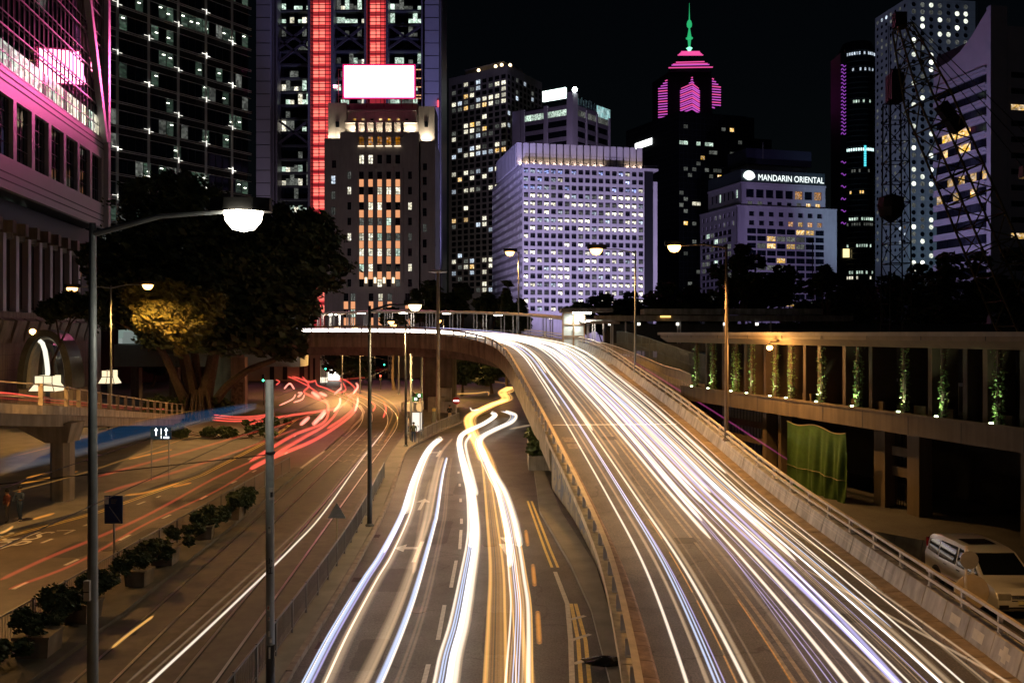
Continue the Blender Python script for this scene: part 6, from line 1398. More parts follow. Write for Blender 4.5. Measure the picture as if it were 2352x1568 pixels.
for k, (x, y, w) in enumerate(((-14.0, 23.0, .95), (-13.9, 26.2, 1.0), (-14.1, 29.3, .9), (-13.95, 33.4, .8), (-14.15, 36.4, .9), (-14.1, 40.9, .8), (-14.1, 45.2, .85), (-14.25, 46.9, .8))):
    names = ['planter nearest the bottom left corner', 'second planter from the bottom left corner', 'planter just left of the near lamp pole', 'planter with a pale box front right of the near lamp pole', 'planter below the navy sign board', 'fifth planter back along the bar railing', 'planter with a round bush left of the thick tram pole', 'farthest planter left of the thick tram pole']
    t = thing('planter', names[k] + ', concrete box with shrubs', 'planter', (x, y, .12), 'planters beside the tramway')
    rnd = random.Random(500 + k); h = rnd.uniform(.48, .6); tw = R(rnd.uniform(-14, 14)); cu, su = math.cos(tw), math.sin(tw)
    def pc4(q, z): return [V((x + (sx * cu - sy * su) * q, y + (sx * su + sy * cu) * q, z)) for sx, sy in ((-1, -1), (1, -1), (1, 1), (-1, 1))]
    b = MB(); b.sweep([pc4(w * .45, .12), pc4(w * .5, .12 + h)]); b.build('box', PLC, t)
    b = MB(); b.sweep([pc4(w * .53, .121 + h), pc4(w * .53, .12 + h + .07)]); b.build('rim', PLC, t)
    bl_ = []
    for _ in range(rnd.randint(7, 11)):
        bl_.append((V((x + rnd.uniform(-.7, .6), y + rnd.uniform(-1.5, 1.5), .12 + h + rnd.uniform(.05, .6))), rnd.uniform(.28, .48)))
    crown(bl_, 2800, .12, 500 + k, .55).build('shrub', LEAFD, t)
    tw_ = MB()
    for c_, r_2 in bl_: tw_.tube([V((x, y, .12 + h)), c_], .012, 4)
    tw_.build('stem', BARK, t)
def post(par, x, y, z0, z1, r=.04, m=None, name='post'): return MB().tube([(x, y, z0), (x, y, z1)], r, 8).build(name, m or STEEL, par)
# navy board
Yn = 36.4; x0, x1 = PX(242, Yn), PX(283, Yn); t = thing('sign_board', 'navy sign board on a post beside the bar railing', 'sign', (PX(262, Yn), Yn, .12)); post(t, PX(262, Yn), Yn, .0, PZ(1160, Yn), .045)
NAVY = mat('navy_board', (.012, .03, .10), .4, var=.3, scale=3)
MB().obox((x0, Yn - .08, PZ(1201, Yn)), (x1 - x0, 0, 0), (0, .06, 0), (0, 0, PZ(1137, Yn) - PZ(1201, Yn))).build('board', NAVY, t)
MB().obox((x0 + .02, Yn - .085, PZ(1156, Yn)), (.15, 0, 0), (0, .004, 0), (0, 0, .3)).build('sticker', STW, t)
MB().bar((PX(253, Yn), Yn - .083, PZ(1162, Yn)), (PX(279, Yn), Yn - .083, PZ(1198, Yn)), .006, .035).build('diagonal_stripe', mat('stripe_grey', (.2, .2, .22), .6), t)
for j in range(3): MB().obox((PX(257, Yn), Yn - .083, PZ(1147 + j * 4, Yn)), (.24 - .03 * j, 0, 0), (0, .003, 0), (0, 0, .025)).build('printed_line', mat('faded_gold', (.16, .13, .08), .6), t)
# blue lane sign with two arrows
Yb = 57.0; x0, x1 = PX(347, Yb), PX(395, Yb); t = thing('road_sign', 'blue lane sign with two white up arrows on twin posts', 'sign', (PX(371, Yb), Yb, .12))
for px in (348, 388): post(t, PX(px, Yb), Yb, .0, PZ(985, Yb), .05)
BLU = mat('sign_blue', (.02, .09, .30), .4, var=.05); z0, z1 = PZ(1008, Yb), PZ(981, Yb)
MB().obox((x0, Yb - .1, z0), (x1 - x0, 0, 0), (0, .05, 0), (0, 0, z1 - z0)).build('panel', BLU, t)
SW = mat('sign_white', (.7, .7, .68), .4)
for px in (360, 383):
    x = PX(px, Yb); zc_ = (z0 + z1) / 2 + .08; MB().obox((x - .03, Yb - .108, zc_ - .22), (.06, 0, 0), (0, .006, 0), (0, 0, .36)).build('arrow', SW, t); b = MB(); b.add([(x - .12, Yb - .107, zc_ + .1), (x + .12, Yb - .107, zc_ + .1), (x, Yb - .107, zc_ + .28)], [(0, 1, 2)]); b.build('arrow_head', SW, t)
MB().obox((PX(371, Yb), Yb - .107, z0 + .05), (.03, 0, 0), (0, .005, 0), (0, 0, z1 - z0 - .1)).build('divider', SW, t)
for z in (z0 + .06, z0 + .13): MB().obox((PX(377, Yb), Yb - .107, z), (.36, 0, 0), (0, .005, 0), (0, 0, .035)).build('caption_line', SW, t)
# back of the triangular warning sign
Yt = 38.7; x = PX(774, Yt); t = thing('warning_sign', 'grey back of a triangular warning sign on a striped post by the lower road', 'sign', (x, Yt, .12)); post(t, x, Yt, 0, PZ(1156, Yt), .035, mat('post_buff', (.45, .38, .25), .6, stain=.3))
b = MB(); s_ = .4; zt_ = PZ(1153, Yt); b.add([(x, Yt - .05, zt_), (x - s_, Yt - .05, zt_ - .68), (x + s_, Yt - .05, zt_ - .68), (x, Yt - .03, zt_), (x - s_, Yt - .03, zt_ - .68), (x + s_, Yt - .03, zt_ - .68)], [(0, 1, 2), (3, 5, 4), (0, 3, 4, 1), (1, 4, 5, 2), (2, 5, 3, 0)]); b.build('triangle_plate', mat('plate_back', (.34, .36, .33), .5, .3), t)
for dz in (.3, .55): MB().obox((x - .2, Yt - .065, zt_ - dz), (.4, 0, 0), (0, .012, 0), (0, 0, .03)).build('back_brace', STEEL, t)
# no-entry sign
Ye = 100.0; x = PX(1048, Ye); zc_ = PZ(920, Ye); t = thing('no_entry_sign', 'round red no-entry sign with a white bar near the flyover pier', 'sign', (x, Ye, .12)); post(t, x, Ye + .08, 0, zc_ + .4, .05)
MB().lathe((x, Ye, zc_), [(.42, 0), (.42, .05)], 20, axis='y').build('disc', mat('sign_red', (.5, .03, .03), .4), t); MB().box((x, Ye - .02, zc_), (.62, .02, .14)).build('bar', SW, t)
# no-parking plate and utility box near the mast
t = thing('utility_pillar', 'small grey utility pillar with a yellow sticker by the pale mast', 'utility box', G(997, 972)); q = G(997, 972); MB().box(q + V((0, 0, .85)), (.5, .4, 1.7)).build('cabinet', mat('cabinet_grey', (.2, .22, .21), .6, stain=.2), t); MB().box(q + V((0, -.205, 1.45)), (.36, .01, .3)).build('sticker', PAINTY, t)
# stacked blocks by the pier
t = thing('block_stack', 'stack of pale concrete blocks against the flyover pier', 'blocks', (PX(1020, 106), 107, 0))
for (px, w, h, y) in ((1003, 2.0, 1.9, 106.3), (1024, 2.4, 1.4, 106), (1020, 1.8, 2.9, 107.4)): MB().box((PX(px, y), y, h / 2), (w, 1.2, h)).build('block', CONC_L, t)
# tram stop shelter
q = G(951, 1010); t = thing('tram_shelter', 'small white-roofed tram shelter with a lit panel beside the tracks', 'shelter', q); qx, qy = q.x, q.y
MB().box((qx, qy + .6, 2.95), (1.35, 2.2, .75)).build('roof', mat('shelter_cream', (.62, .58, .5), .6, stain=.2), t)
for sx in (-.58, .58):
    for sy in (-.3, 1.5): MB().box((qx + sx, qy + sy, 1.35), (.09, .09, 2.5)).build('leg', STEEL, t)
MB().box((qx + .1, qy + 1.5, 1.45), (.95, .06, 1.7)).build('lit_panel', emit('panel_lit', (1, .93, .8), 1.1), t); MB().box((qx - .5, qy + .6, .55), (.3, 1.4, .08)).build('bench', STEEL, t)
for k, (px, py) in enumerate(((963, 908), (955, 916))):
    qq = P(px, py, 80); MB().box(qq, (.62, .06, .42)).build('stop_flag', mat('stop_green', (.02, .16, .06), .5), t); MB().box(qq + V((0, -.035, 0)), (.22, .01, .22)).build('stop_emblem', SW, t); MB().tube([qq + V((0, .03, 0)), V((qx + .3, qy + .4, 3.0))], .03, 5).build('flag_arm', STEEL, t)
# traffic lights
def tlight(px, py, Y, which, label):
    a = P(px, py, Y); t = thing('traffic_light', label, 'traffic light', (a.x, Y, 0)); post(t, a.x, Y + .15, 0, a.z + .5, .06, STEELD)
    MB().box(a, (.34, .22, 1.0)).build('housing', mat('tl_black', (.015, .015, .015), .5), t)
    for k, c_ in enumerate(('red', 'amber', 'green')):
        on = c_ == which; m = emit('tl_' + c_, {'red': (1, .06, .04), 'amber': (1, .5, .05), 'green': (.05, 1, .5)}[c_], 9) if on else mat('tl_off_' + c_, (.04, .03, .02), .4)
        MB().lathe(a + V((0, -.16, .3 - .3 * k)), [(.12, 0), (.13, .05)], 12, axis='y').build('lens', m, t)
tlight(874, 867, 150, 'red', 'traffic light showing red in the street below the flyover'); tlight(605, 868, 118, 'green', 'traffic light showing green left of the thick tram pole'); tlight(883, 834, 185, 'green', 'distant green traffic light between the pierced pylons'); tlight(946, 868, 150, 'green', 'traffic light showing green beside the flyover pier'); tlight(748, 843, 165, 'green', 'distant green traffic light in front of the white doorway')
# box on the near lamp pole
t = thing('junction_box', 'white junction box strapped to the near lamp pole', 'box', (PX(207, 20), 19.9, PZ(1375, 20))); MB().box((PX(208, 20) , 19.86, PZ(1351, 20)), (.13, .12, .44)).build('box', mat('box_white', (.55, .53, .5), .5), t); MB().box((PX(208, 20), 19.79, PZ(1353, 20)), (.13, .02, .02)).build('lid_seam', MUL, t)
# planters below the flyover, beside the lower road
for k, (x, y, l) in enumerate(((2.0, 64.2, 'low stone planter with a bush where the retaining wall begins'), (2.1, 70.5, 'farther planter with a dark bush below the flyover'))):
    t = thing('stone_planter', l, 'planter', (x, y, 0)); MB().box((x, y, .5), (1.7, 5.0, 1.0)).build('box', CONC, t); crown([(V((x + random.uniform(-.4, .4), y - 2 + i * 1.0, 1.5)), .75) for i in range(5)], 2200, .2, 600 + k, .7).build('shrub', LEAF, t)
t = thing('debris_bag', 'crumpled black plastic bag on the footpath at the foot of the wall', 'bag', G(1390, 1522)); q = G(1390, 1522, .12); rnd = random.Random(1); b = MB()
rings = [[q + V((math.cos(a) * r * rnd.uniform(.8, 1.3) * .55, math.sin(a) * r * rnd.uniform(.8, 1.2) * .3, z)) for a in [2 * math.pi * i / 14 for i in range(14)]] for r, z in ((1.0, 0), (1.1, .06), (.8, .14), (.3, .19), (.05, .16))]; b.sweep(rings); b.build('bag', mat('bag_black', (.008, .008, .009), .25), t)
# ================================================================ VAN behind the right barrier
vx0, vx1 = 16.05, 17.9; vm_ = (vx0 + vx1) / 2; vw = (vx1 - vx0) / 2
van = thing('parked_van', 'silver people-carrier van parked behind the right barrier, facing the camera', 'van', (vm_, 32, 0))
SIL = mat('van_silver', (.62, .60, .57), .3, .25, var=.04, coat=.6); BLK = mat('van_black', (.012, .012, .013), .35); VGL = glass('van_glass', (.006, .007, .008), .05, .7); CHR = mat('chrome', (.7, .68, .64), .12, 1.0, var=.05)
def wz(z): return vw if z <= 1.02 else vw - (z - 1.02) * .19
prof_l = [(29.62, .28), (29.5, .45), (29.5, .72), (29.62, .92), (29.8, 1.0), (30.5, 1.12), (30.62, 1.16), (31.45, 1.78), (31.9, 1.87), (32.6, 1.9), (33.8, 1.88), (34.3, 1.82), (34.52, 1.7), (34.66, 1.2), (34.7, .9), (34.68, .45), (34.6, .28)]
b = MB(); n = len(prof_l); Lv = [V((vm_ - wz(z), y, z)) for y, z in prof_l]; Rv = [V((vm_ + wz(z), y, z)) for y, z in prof_l]
b.add(Lv + Rv, [(i, (i + 1) % n, n + (i + 1) % n, n + i) for i in range(n)])
low = [i for i in range(n) if prof_l[i][1] <= 1.021]; up = [i for i in range(n) if prof_l[i][1] > 1.0]
def sidepoly(side, idx): b.add([side[i] for i in idx], [tuple(range(len(idx)))])
belt_f, belt_r = (29.93, 1.02), (34.68, 1.02)
for sgn in (-1, 1):
    fpt, rpt = V((vm_ + sgn * vw, *belt_f)), V((vm_ + sgn * vw, *belt_r)); S = Lv if sgn < 0 else Rv
    b.add([S[i] for i in (0, 1, 2, 3, 4)] + [fpt, rpt] + [S[i] for i in (14, 15, 16)], [tuple(range(10))])
    b.add([fpt] + [S[i] for i in range(5, 14)] + [rpt], [tuple(range(11))])
bo = b.build('body', SIL, van); bv = bo.modifiers.new('bev', 'BEVEL'); bv.width = .05; bv.segments = 3; bv.limit_method = 'ANGLE'; bv.angle_limit = R(25)
import bmesh
bm = bmesh.new(); bm.from_mesh(bo.data); bmesh.ops.remove_doubles(bm, verts=bm.verts, dist=.002); bmesh.ops.recalc_face_normals(bm, faces=bm.faces); bm.to_mesh(bo.data); bm.free()
for p in bo.data.polygons: p.use_smooth = True
def sw_(pts, m, name, par=van, off=.012, sgn=-1): q = MB(); q.add([V((vm_ + sgn * (wz(z) + off), y, z)) for y, z in pts], [tuple(range(len(pts)))]); return q.build(name, m, par)
sw_([(32.35, 1.12), (33.6, 1.12), (33.6, 1.72), (32.35, 1.76)], VGL, 'side_window'); sw_([(33.68, 1.14), (34.5, 1.2), (34.4, 1.62), (33.68, 1.7)], VGL, 'side_window'); sw_([(31.15, 1.1), (32.25, 1.12), (32.25, 1.76), (31.75, 1.75)], VGL, 'side_window'); sw_([(30.62, 1.08), (31.08, 1.1), (31.08, 1.4)], VGL, 'quarter_window')
q = MB(); a0, a1 = (30.66, 1.2), (31.43, 1.765)
q.add([V((vm_ - wz(a0[1]) + .1, a0[0] - .012, a0[1] + .012)), V((vm_ + wz(a0[1]) - .1, a0[0] - .012, a0[1] + .012)), V((vm_ + wz(a1[1]) - .09, a1[0] - .012, a1[1] + .012)), V((vm_ - wz(a1[1]) + .09, a1[0] - .012, a1[1] + .012))], [(0, 1, 2, 3)]); q.build('windscreen', VGL, van)
q = MB(); q.add([(vm_ - .5, 32.2, 1.905), (vm_ + .5, 32.2, 1.905), (vm_ + .5, 33.0, 1.91), (vm_ - .5, 33.0, 1.91)], [(0, 1, 2, 3)]); q.build('sunroof', VGL, van)
for y in (30.6, 33.75):
    wl = MB(); wl.lathe((vx0 - .02, y, .34), [(.22, 0), (.33, .01), (.345, .05), (.345, .2), (.3, .22)], 22, axis='x'); w = wl.build('wheel', mat('tyre', (.015, .015, .015), .8), van)
    rm = MB(); rm.lathe((vx0 - .035, y, .34), [(.03, 0), (.21, .01), (.22, .05)], 18, axis='x'); rm.build('rim', CHR, w)
    for k in range(5): MB().bar((vx0 - .045, y, .34), (vx0 - .045, y + .2 * math.cos(k * 1.257), .34 + .2 * math.sin(k * 1.257)), .05, .02, up=(1, 0, 0)).build('spoke', BLK, w)
    ac = MB(); ac.add([(vx0 - .006, y + .42 * math.cos(R(a)), .34 + .42 * math.sin(R(a))) for a in range(-10, 191, 10)], [tuple(range(21))]); ac.build('wheel_arch', BLK, van)
HLM = mat('headlight_glass', (.5, .48, .42), .08, .6)
for sgn in (-1, 1):
    MB().box((vm_ + sgn * .68, 29.56, .78), (.42, .12, .2), 0).build('headlight', HLM, van); MB().box((vm_ + sgn * .72, 29.5, .45), (.3, .08, .14)).build('fog_lamp', BLK, van)
    m_ = MB().box((vm_ + sgn * (vw + .12), 30.95, 1.12), (.2, .12, .16)).build('mirror', SIL, van)
for z in (.66, .74, .82): MB().box((vm_, 29.52, z), (.9, .06, .04)).build('grille_bar', CHR, van)
MB().box((vm_, 29.53, .45), (1.1, .05, .12)).build('lower_grille', BLK, van); MB().box((vm_, 29.47, .6), (.5, .03, .11)).build('number_plate', mat('plate', (.6, .55, .3), .5), van)
for y in (32.1, 33.05): MB().box((vx0 - .02, y, .98), (.03, .22, .035)).build('door_handle', CHR, van)
MB().box((vx0 + .1, 34.62, 1.35), (.1, .14, .5)).build('tail_light', mat('tail_red', (.25, .01, .01), .2), van); MB().box((vx0 - .008, 32.3, .5), (.02, 2.4, .06)).build('side_trim', CHR, van)
# second barrier row behind the van
t = thing('barrier_row', 'short row of stained concrete barrier blocks behind the van', 'barrier', (14.6, 40, 0))
for k in range(7):
    p0, p1 = V((14.3 + k * .75, 41.2 - k * .95, 0)), V((14.3 + (k + 1) * .75, 41.2 - (k + 1) * .95, 0)); u = (p1 - p0).normalized(); nn = V((u.y, -u.x, 0)); p1 = p1 - u * .03
    MB().sweep([[p + nn * o + V((0, 0, z)) for o, z in ((-.3, 0), (.35, 0), (.33, .2), (.12, .85), (-.12, .85))] for p in (p0, p1)]).build('barrier_block', CONC_D, t)
# round traffic signs on a post in front of the van
x = 14.95; y = 29.4; t = thing('sign_post', 'post with two round signs seen from behind in front of the van', 'sign', (x, y, 0)); post(t, x, y, 0, 2.5, .05, RAILP)
MB().lathe((x + .08, y - .08, 2.05), [(.3, 0), (.3, .04)], 20, axis='y').build('sign_disc', mat('sign_back_grey', (.28, .26, .23), .5, .3), t); MB().lathe((x + .25, y + .1, .95), [(.58, 0), (.58, .05)], 24, axis='y').build('sign_disc', mat('sign_buff', (.42, .34, .25), .6), t)
# pale paint marks on barrier blocks
for k, yy in enumerate((23.2, 24.8, 26.4, 27.9)):
    sx_ = s_at_y(yy); q = MB()
    for (a, c, z0, z1) in ((.25, .85, .42, .6), (.42, .68, .3, .74)) if k < 2 else ((.3, .95, .36, .66),):
        la = lambda z: 9.62 + (z - .2) / .66 * .18 - .012
        q.quad(FL(sx_ + a, la(z0), z0), FL(sx_ + c, la(z0), z0), FL(sx_ + c, la(z1), z1), FL(sx_ + a, la(z1), z1))
    q.build('paint_mark', mat('mark_cream', (.62, .57, .46), .7), bar)
# ================================================================ CRANES
CRM_ = mat('crane_paint', (.10, .085, .03), .6, .2, var=.2); CRB = mat('crane_black', (.012, .012, .013), .6)
def lattice(par, a, c, w0, w1, nseg, m, name='boom_section', r=.09, side=V((1, 0, 0))):
    a, c = V(a), V(c); u = (c - a).normalized(); x = side - u * side.dot(u); x.normalize(); y = u.cross(x)
    def cor(f): w = (w0 + (w1 - w0) * f) / 2; p = a.lerp(c, f); return [p + x * sx * w + y * sy * w for sx, sy in ((-1, -1), (1, -1), (1, 1), (-1, 1))]
    for k in range(nseg):
        A, B = cor(k / nseg), cor((k + 1) / nseg); g = MB()
        for i in range(4): g.tube([A[i], B[i]], r, 5); j = (i + 1) % 4; g.tube([A[i], B[j]] if k % 2 else [A[j], B[i]], r * .6, 4); g.tube([B[i], B[j]], r * .6, 4)
        g.build(name, m, par)
Yc1 = 100.0; cr1 = thing('crane', 'lattice crane boom slanting across the right of the picture', 'crane', (PX(2400, Yc1), Yc1, 0))
lattice(cr1, P(2420, 900, Yc1), P(2130, 230, Yc1), 4.3, 3.6, 12, CRM_, r=.13); lattice(cr1, P(2130, 230, Yc1), P(2072, 62, Yc1), 3.6, 1.6, 4, CRM_, r=.12)
MB().box(P(2066, 48, Yc1), (1.3, 1.0, 1.7)).build('boom_head', CRB, cr1); MB().bar(P(2160, 240, Yc1), P(2205, 300, Yc1), 1.0, 1.3).build('boom_plate', CRB, cr1)
for q0, q1 in (((2085, 50), (2360, 345)), ((2090, 44), (2380, 330)), ((2085, 60), (2420, 470))): MB().tube([P(*q0, Yc1 - 1.5), P(*q1, Yc1 - 1.5)], .05, 5).build('pendant_cable', CRB, cr1)
MB().box((PX(2420, Yc1), Yc1, 1.6), (6, 8, 3.2)).build('crawler_body', CRM_, cr1)
Yc2 = 115.0; cr2 = thing('crane', 'upright lattice mast crane with a hanging hook block, left of the slanting boom', 'crane', (PX(2058, Yc2), Yc2, 0))
lattice(cr2, P(2060, 930, Yc2), P(2057, 235, Yc2), 3.0, 2.3, 15, CRB, 'mast_section', .1); MB().sweep([[P(px, py, Yc2) + V((0, d, 0)) for px in (2041, 2070) for d in ((-1, 1) if px == 2041 else (1, -1))] for py in (236, 200, 172)]).build('mast_head', CRB, cr2); MB().box(P(2056, 167, Yc2), (1.0, .8, .8)).build('head_sheave', CRB, cr2)
MB().lathe(P(2046, 510, Yc2 - 4), [(.3, 0), (1.3, .7), (1.6, 1.8), (1.5, 3.0), (.5, 3.4)], 10).build('hook_block', CRB, cr2)
for dx in (0, 4): MB().tube([P(2044 + dx, 455, Yc2 - 4), P(2040 + dx, 60, Yc2 - 4)], .045, 4).build('hoist_rope', CRB, cr2)
MB().box((PX(2060, Yc2), Yc2, 1.2), (6, 6, 2.4)).build('base_unit', CRB, cr2)
# ================================================================ PEOPLE
SKIN = mat('skin', (.35, .20, .13), .6, var=.1); HAIR = mat('hair', (.012, .01, .009), .6)
def person(label, loc, rz, shirt, trousers, armL=0.0, armR=0.0, h=1.7, stride=.12):
    loc = V(loc); t = thing('person', label, 'person', loc); k = h / 1.72
    J = [(0, 0, .95, .15), (0, 0, 1.18, .15), (0, .01, 1.40, .17), (0, .01, 1.50, .07), (0, .02, 1.57, .075), (0, .03, 1.66, .105),
         (-.10, 0, .90, .11), (-.11, stride, .50, .075), (-.11, stride * .6 - .02, .09, .05), (-.12, stride * .6 + .14, .04, .04),
         (.10, 0, .90, .11), (.11, -stride * .3, .50, .075), (.11, -stride, .09, .05), (.12, -stride + .16, .04, .04),
         (-.21, 0, 1.40, .07), (-.26, .02 + armL * .1, 1.13, .052), (-.22 + armL * .1, .05 + armL * .25, .90 + armL * .18, .042), (-.20 + armL * .14, .07 + armL * .3, .82 + armL * .26, .038),
         (.21, 0, 1.40, .07), (.26, .02 + armR * .1, 1.13, .052), (.22 - armR * .1, .05 + armR * .25, .90 + armR * .18, .042), (.20 - armR * .14, .07 + armR * .3, .82 + armR * .26, .038)]
    E = [(0, 1), (1, 2), (2, 3), (3, 4), (4, 5), (0, 6), (6, 7), (7, 8), (8, 9), (0, 10), (10, 11), (11, 12), (12, 13), (2, 14), (14, 15), (15, 16), (16, 17), (2, 18), (18, 19), (19, 20), (20, 21)]
    me = bpy.data.meshes.new('p'); me.from_pydata([(x * k, y * k, z * k) for x, y, z, r in J], E, []); o = bpy.data.objects.new('p', me); COL.objects.link(o)
    sk = o.modifiers.new('s', 'SKIN'); o.modifiers.new('u', 'SUBSURF').levels = 1
    for v, (x, y, z, r) in zip(me.skin_vertices[0].data, J): v.radius = (r * k, r * k * (.72 if .9 < z < 1.45 and abs(x) < .05 else 1)); 
    me.skin_vertices[0].data[0].use_root = True
    m2 = bpy.data.meshes.new_from_object(o.evaluated_get(bpy.context.evaluated_depsgraph_get())); bpy.data.objects.remove(o)
    for m in (SKIN, shirt, trousers, BLK): m2.materials.append(m)
    for p in m2.polygons:
        c_ = p.center / k; p.use_smooth = True
        p.material_index = 3 if c_.z < .1 else 2 if c_.z < .98 and abs(c_.x) < .19 else 1 if (c_.z < 1.49 and (abs(c_.x) < .2 or c_.z > 1.12)) else 0
    ob_ = bpy.data.objects.new('body', m2); COL.objects.link(ob_); ob_.parent = t
    hr = MB(); hr.lathe((0, .015 * k, 1.665 * k), [(.102 * k, -.03 * k), (.112 * k, .02 * k), (.09 * k, .09 * k), (.03 * k, .125 * k)], 10); hr.build('hair', HAIR, t, local=True)
    t.rotation_euler = (0, 0, rz); return t
def cl_(n, c): return mat('cloth_' + n, c, .85, var=.2, scale=6)
def gz(px, py): q = G(px, py, .12); return q
person('person in a navy shirt and jeans on the left pavement looking at a phone', gz(46, 1196), R(170), cl_('navy', (.03, .05, .10)), cl_('denim', (.04, .07, .14)), 1, 1)
person('person in dark red clothes beside the navy-shirted person at the left edge', gz(17, 1200), R(150), cl_('maroon', (.10, .03, .03)), cl_('grey', (.08, .08, .09)), .2, .2, 1.62)
person('person in an olive shirt and jeans waiting in front of the tram shelter', gz(950, 1016), R(10), cl_('olive', (.05, .06, .04)), cl_('denim', (.04, .07, .14)), .2, 0)
person('person in a blue shirt standing right of the tram shelter', gz(965, 1002), R(200), cl_('blue', (.06, .12, .30)), cl_('blue2', (.05, .09, .22)), .6, .2)
person('person in a white shirt standing inside the tram shelter', gz(937, 1000), R(120), cl_('white', (.5, .48, .45)), cl_('grey', (.08, .08, .09)), .1, .3)
person('person in a black shirt and beige trousers by the railing near the flyover pier', gz(1033, 968), R(180), cl_('black', (.02, .02, .02)), cl_('beige', (.42, .34, .24)), .8, .8)
# ================================================================ LIGHT TRAILS (glowing strands hanging at lamp height over the lanes)
def trm(name, col, st, sample=True):       # a thread of light: brightest through its middle, thinning out to its edge, and it hides nothing behind it
    m = bpy.data.materials.new(name); m.use_nodes = True; n, l = m.node_tree.nodes, m.node_tree.links; n.remove(n['Principled BSDF'])
    ge = n.new('ShaderNodeNewGeometry'); at_ = n.new('ShaderNodeAttribute'); at_.attribute_name = 'axis'
    def vm2(op, a, c_=None):
        v = n.new('ShaderNodeVectorMath'); v.operation = op; l.new(a, v.inputs[0])
        if c_ is not None: l.new(c_, v.inputs[1])
        return v
    ax = vm2('NORMALIZE', at_.outputs['Vector']).outputs[0]; pj = vm2('PROJECT', ge.outputs['Incoming'], ax).outputs[0]
    sd = vm2('NORMALIZE', vm2('SUBTRACT', ge.outputs['Incoming'], pj).outputs[0]).outputs[0]
    dt = vm2('DOT_PRODUCT', sd, ge.outputs['Normal']).outputs['Value']
    iv = n.new('ShaderNodeMath'); iv.operation = 'ABSOLUTE'; l.new(dt, iv.inputs[0])
    pw = n.new('ShaderNodeMath'); pw.operation = 'POWER'; pw.inputs[1].default_value = 2.3; l.new(iv.outputs[0], pw.inputs[0])
    mu = n.new('ShaderNodeMath'); mu.operation = 'MULTIPLY'; mu.inputs[1].default_value = st; l.new(pw.outputs[0], mu.inputs[0])
    em = n.new('ShaderNodeEmission'); em.inputs['Color'].default_value = (*col, 1); l.new(mu.outputs[0], em.inputs['Strength'])
    tp_ = n.new('ShaderNodeBsdfTransparent'); ad = n.new('ShaderNodeAddShader'); l.new(em.outputs[0], ad.inputs[0]); l.new(tp_.outputs[0], ad.inputs[1])
    l.new(ad.outputs[0], n['Material Output'].inputs['Surface'])
    if not sample: m.cycles.emission_sampling = 'NONE'
    return m
TW = trm('trail_white', (1, .87, .70), .56); TB = trm('trail_blue_white', (.58, .70, 1), .52); TT = trm('trail_tan', (1, .70, .42), .17); TF = trm('trail_faint', (.9, .62, .38), .06, False); TV = trm('trail_violet', (.55, .52, 1), .4, False)
TA = trm('trail_amber', (1, .50, .12), .42); TAD = trm('trail_amber_dim', (1, .46, .10), .11); TO = trm('trail_orange', (1, .36, .04), .28, False); TR = trm('trail_red', (1, .10, .07), .55); TRH = trm('trail_red_hot', (1, .30, .22), 1.0); TRD = trm('trail_red_dim', (.9, .10, .05), .16, False); TBL = trm('trail_bus_blue', (.05, .16, .36), .05, False); TP = trm('trail_pink', (1, .12, .5), .11, False); TGY = trm('trail_grey', (.35, .38, .45), .05, False)
rt2 = random.Random(42)
def bundle(label, loc): return thing('light_trail', label, 'light trail', loc, 'traffic light trails')
def strand(par, pts, r, m, taper=True):
    n = len(pts); rr = [r * (min(1, (i + .35) * .9, (n - 1 - i + .35) * .9) if taper else 1) for i in range(n)]
    o = MB().tube(pts, [q * 1.5 for q in rr], 8, cap=False).build('strand', m, par, smooth=True)
    at = o.data.attributes.new('axis', 'FLOAT_VECTOR', 'POINT'); buf = []
    for i in range(n):
        t = (pts[min(i + 1, n - 1)] - pts[max(i - 1, 0)]).normalized(); buf += list(t) * 8
    at.data.foreach_set('vector', buf); return o
def fstrand(par, s0, s1, l0, l1, h, r, m, wob=.12):
    k = max(6, int((s1 - s0) / 1.3)); a, f = rt2.uniform(0, 6), rt2.uniform(.04, .07)
    strand(par, [FL(s0 + (s1 - s0) * i / k, l0 + (l1 - l0) * i / k + wob * math.sin(a + f * (s1 - s0) * i / k), h) for i in range(k + 1)], r, m)
SE = s_at_y(108.9) + 40; S0 = s_at_y(11)
b1 = bundle('bundle of white and blue headlight trails in the left lane of the flyover', FL(S0, 1.3, .6))
for (l0, l1, h, r, m) in ((.55, 1.2, .62, .042, TW), (1.0, 1.5, .6, .05, TT), (1.28, 1.75, .66, .03, TB), (1.36, 1.85, .66, .022, TB), (1.44, 1.9, .68, .018, TV), (1.95, 2.4, .62, .045, TW), (2.15, 2.6, .6, .06, TT), (.95, 1.5, .9, .02, TF), (1.62, 2.2, .85, .02, TF), (2.5, 2.9, .7, .03, TF)): fstrand(b1, S0, SE, l0, l1, h, r, m, .06)
b1b = bundle('white trails joining the left lane on the far curve of the flyover', FL(s_at_y(62), 2, .6))
for (l0, l1, h, r, m, y0) in ((1.15, 1.4, .62, .07, TW, 66), (2.1, 2.6, .65, .07, TW, 58), (1.7, 2.2, .9, .05, TW, 80), (2.6, 2.2, .75, .05, TT, 52), (.9, 1.1, .7, .05, TW, 84)): fstrand(b1b, s_at_y(y0), SE, l0, l1, h, r, m, .08)
b2 = bundle('dense band of white headlight trails in the middle of the flyover', FL(S0, 5, .6))
for k in range(15):
    l0 = 4.0 + k * .20 + rt2.uniform(-.12, .12); fstrand(b2, S0 if k % 3 else s_at_y(rt2.uniform(30, 45)), SE, l0 + .4, 3.5 + k * .17, rt2.uniform(.5, .9), rt2.choice((.012, .016, .024, .032, .045)), rt2.choice((TW, TW, TB, TT, TT, TF, TF)), .15)
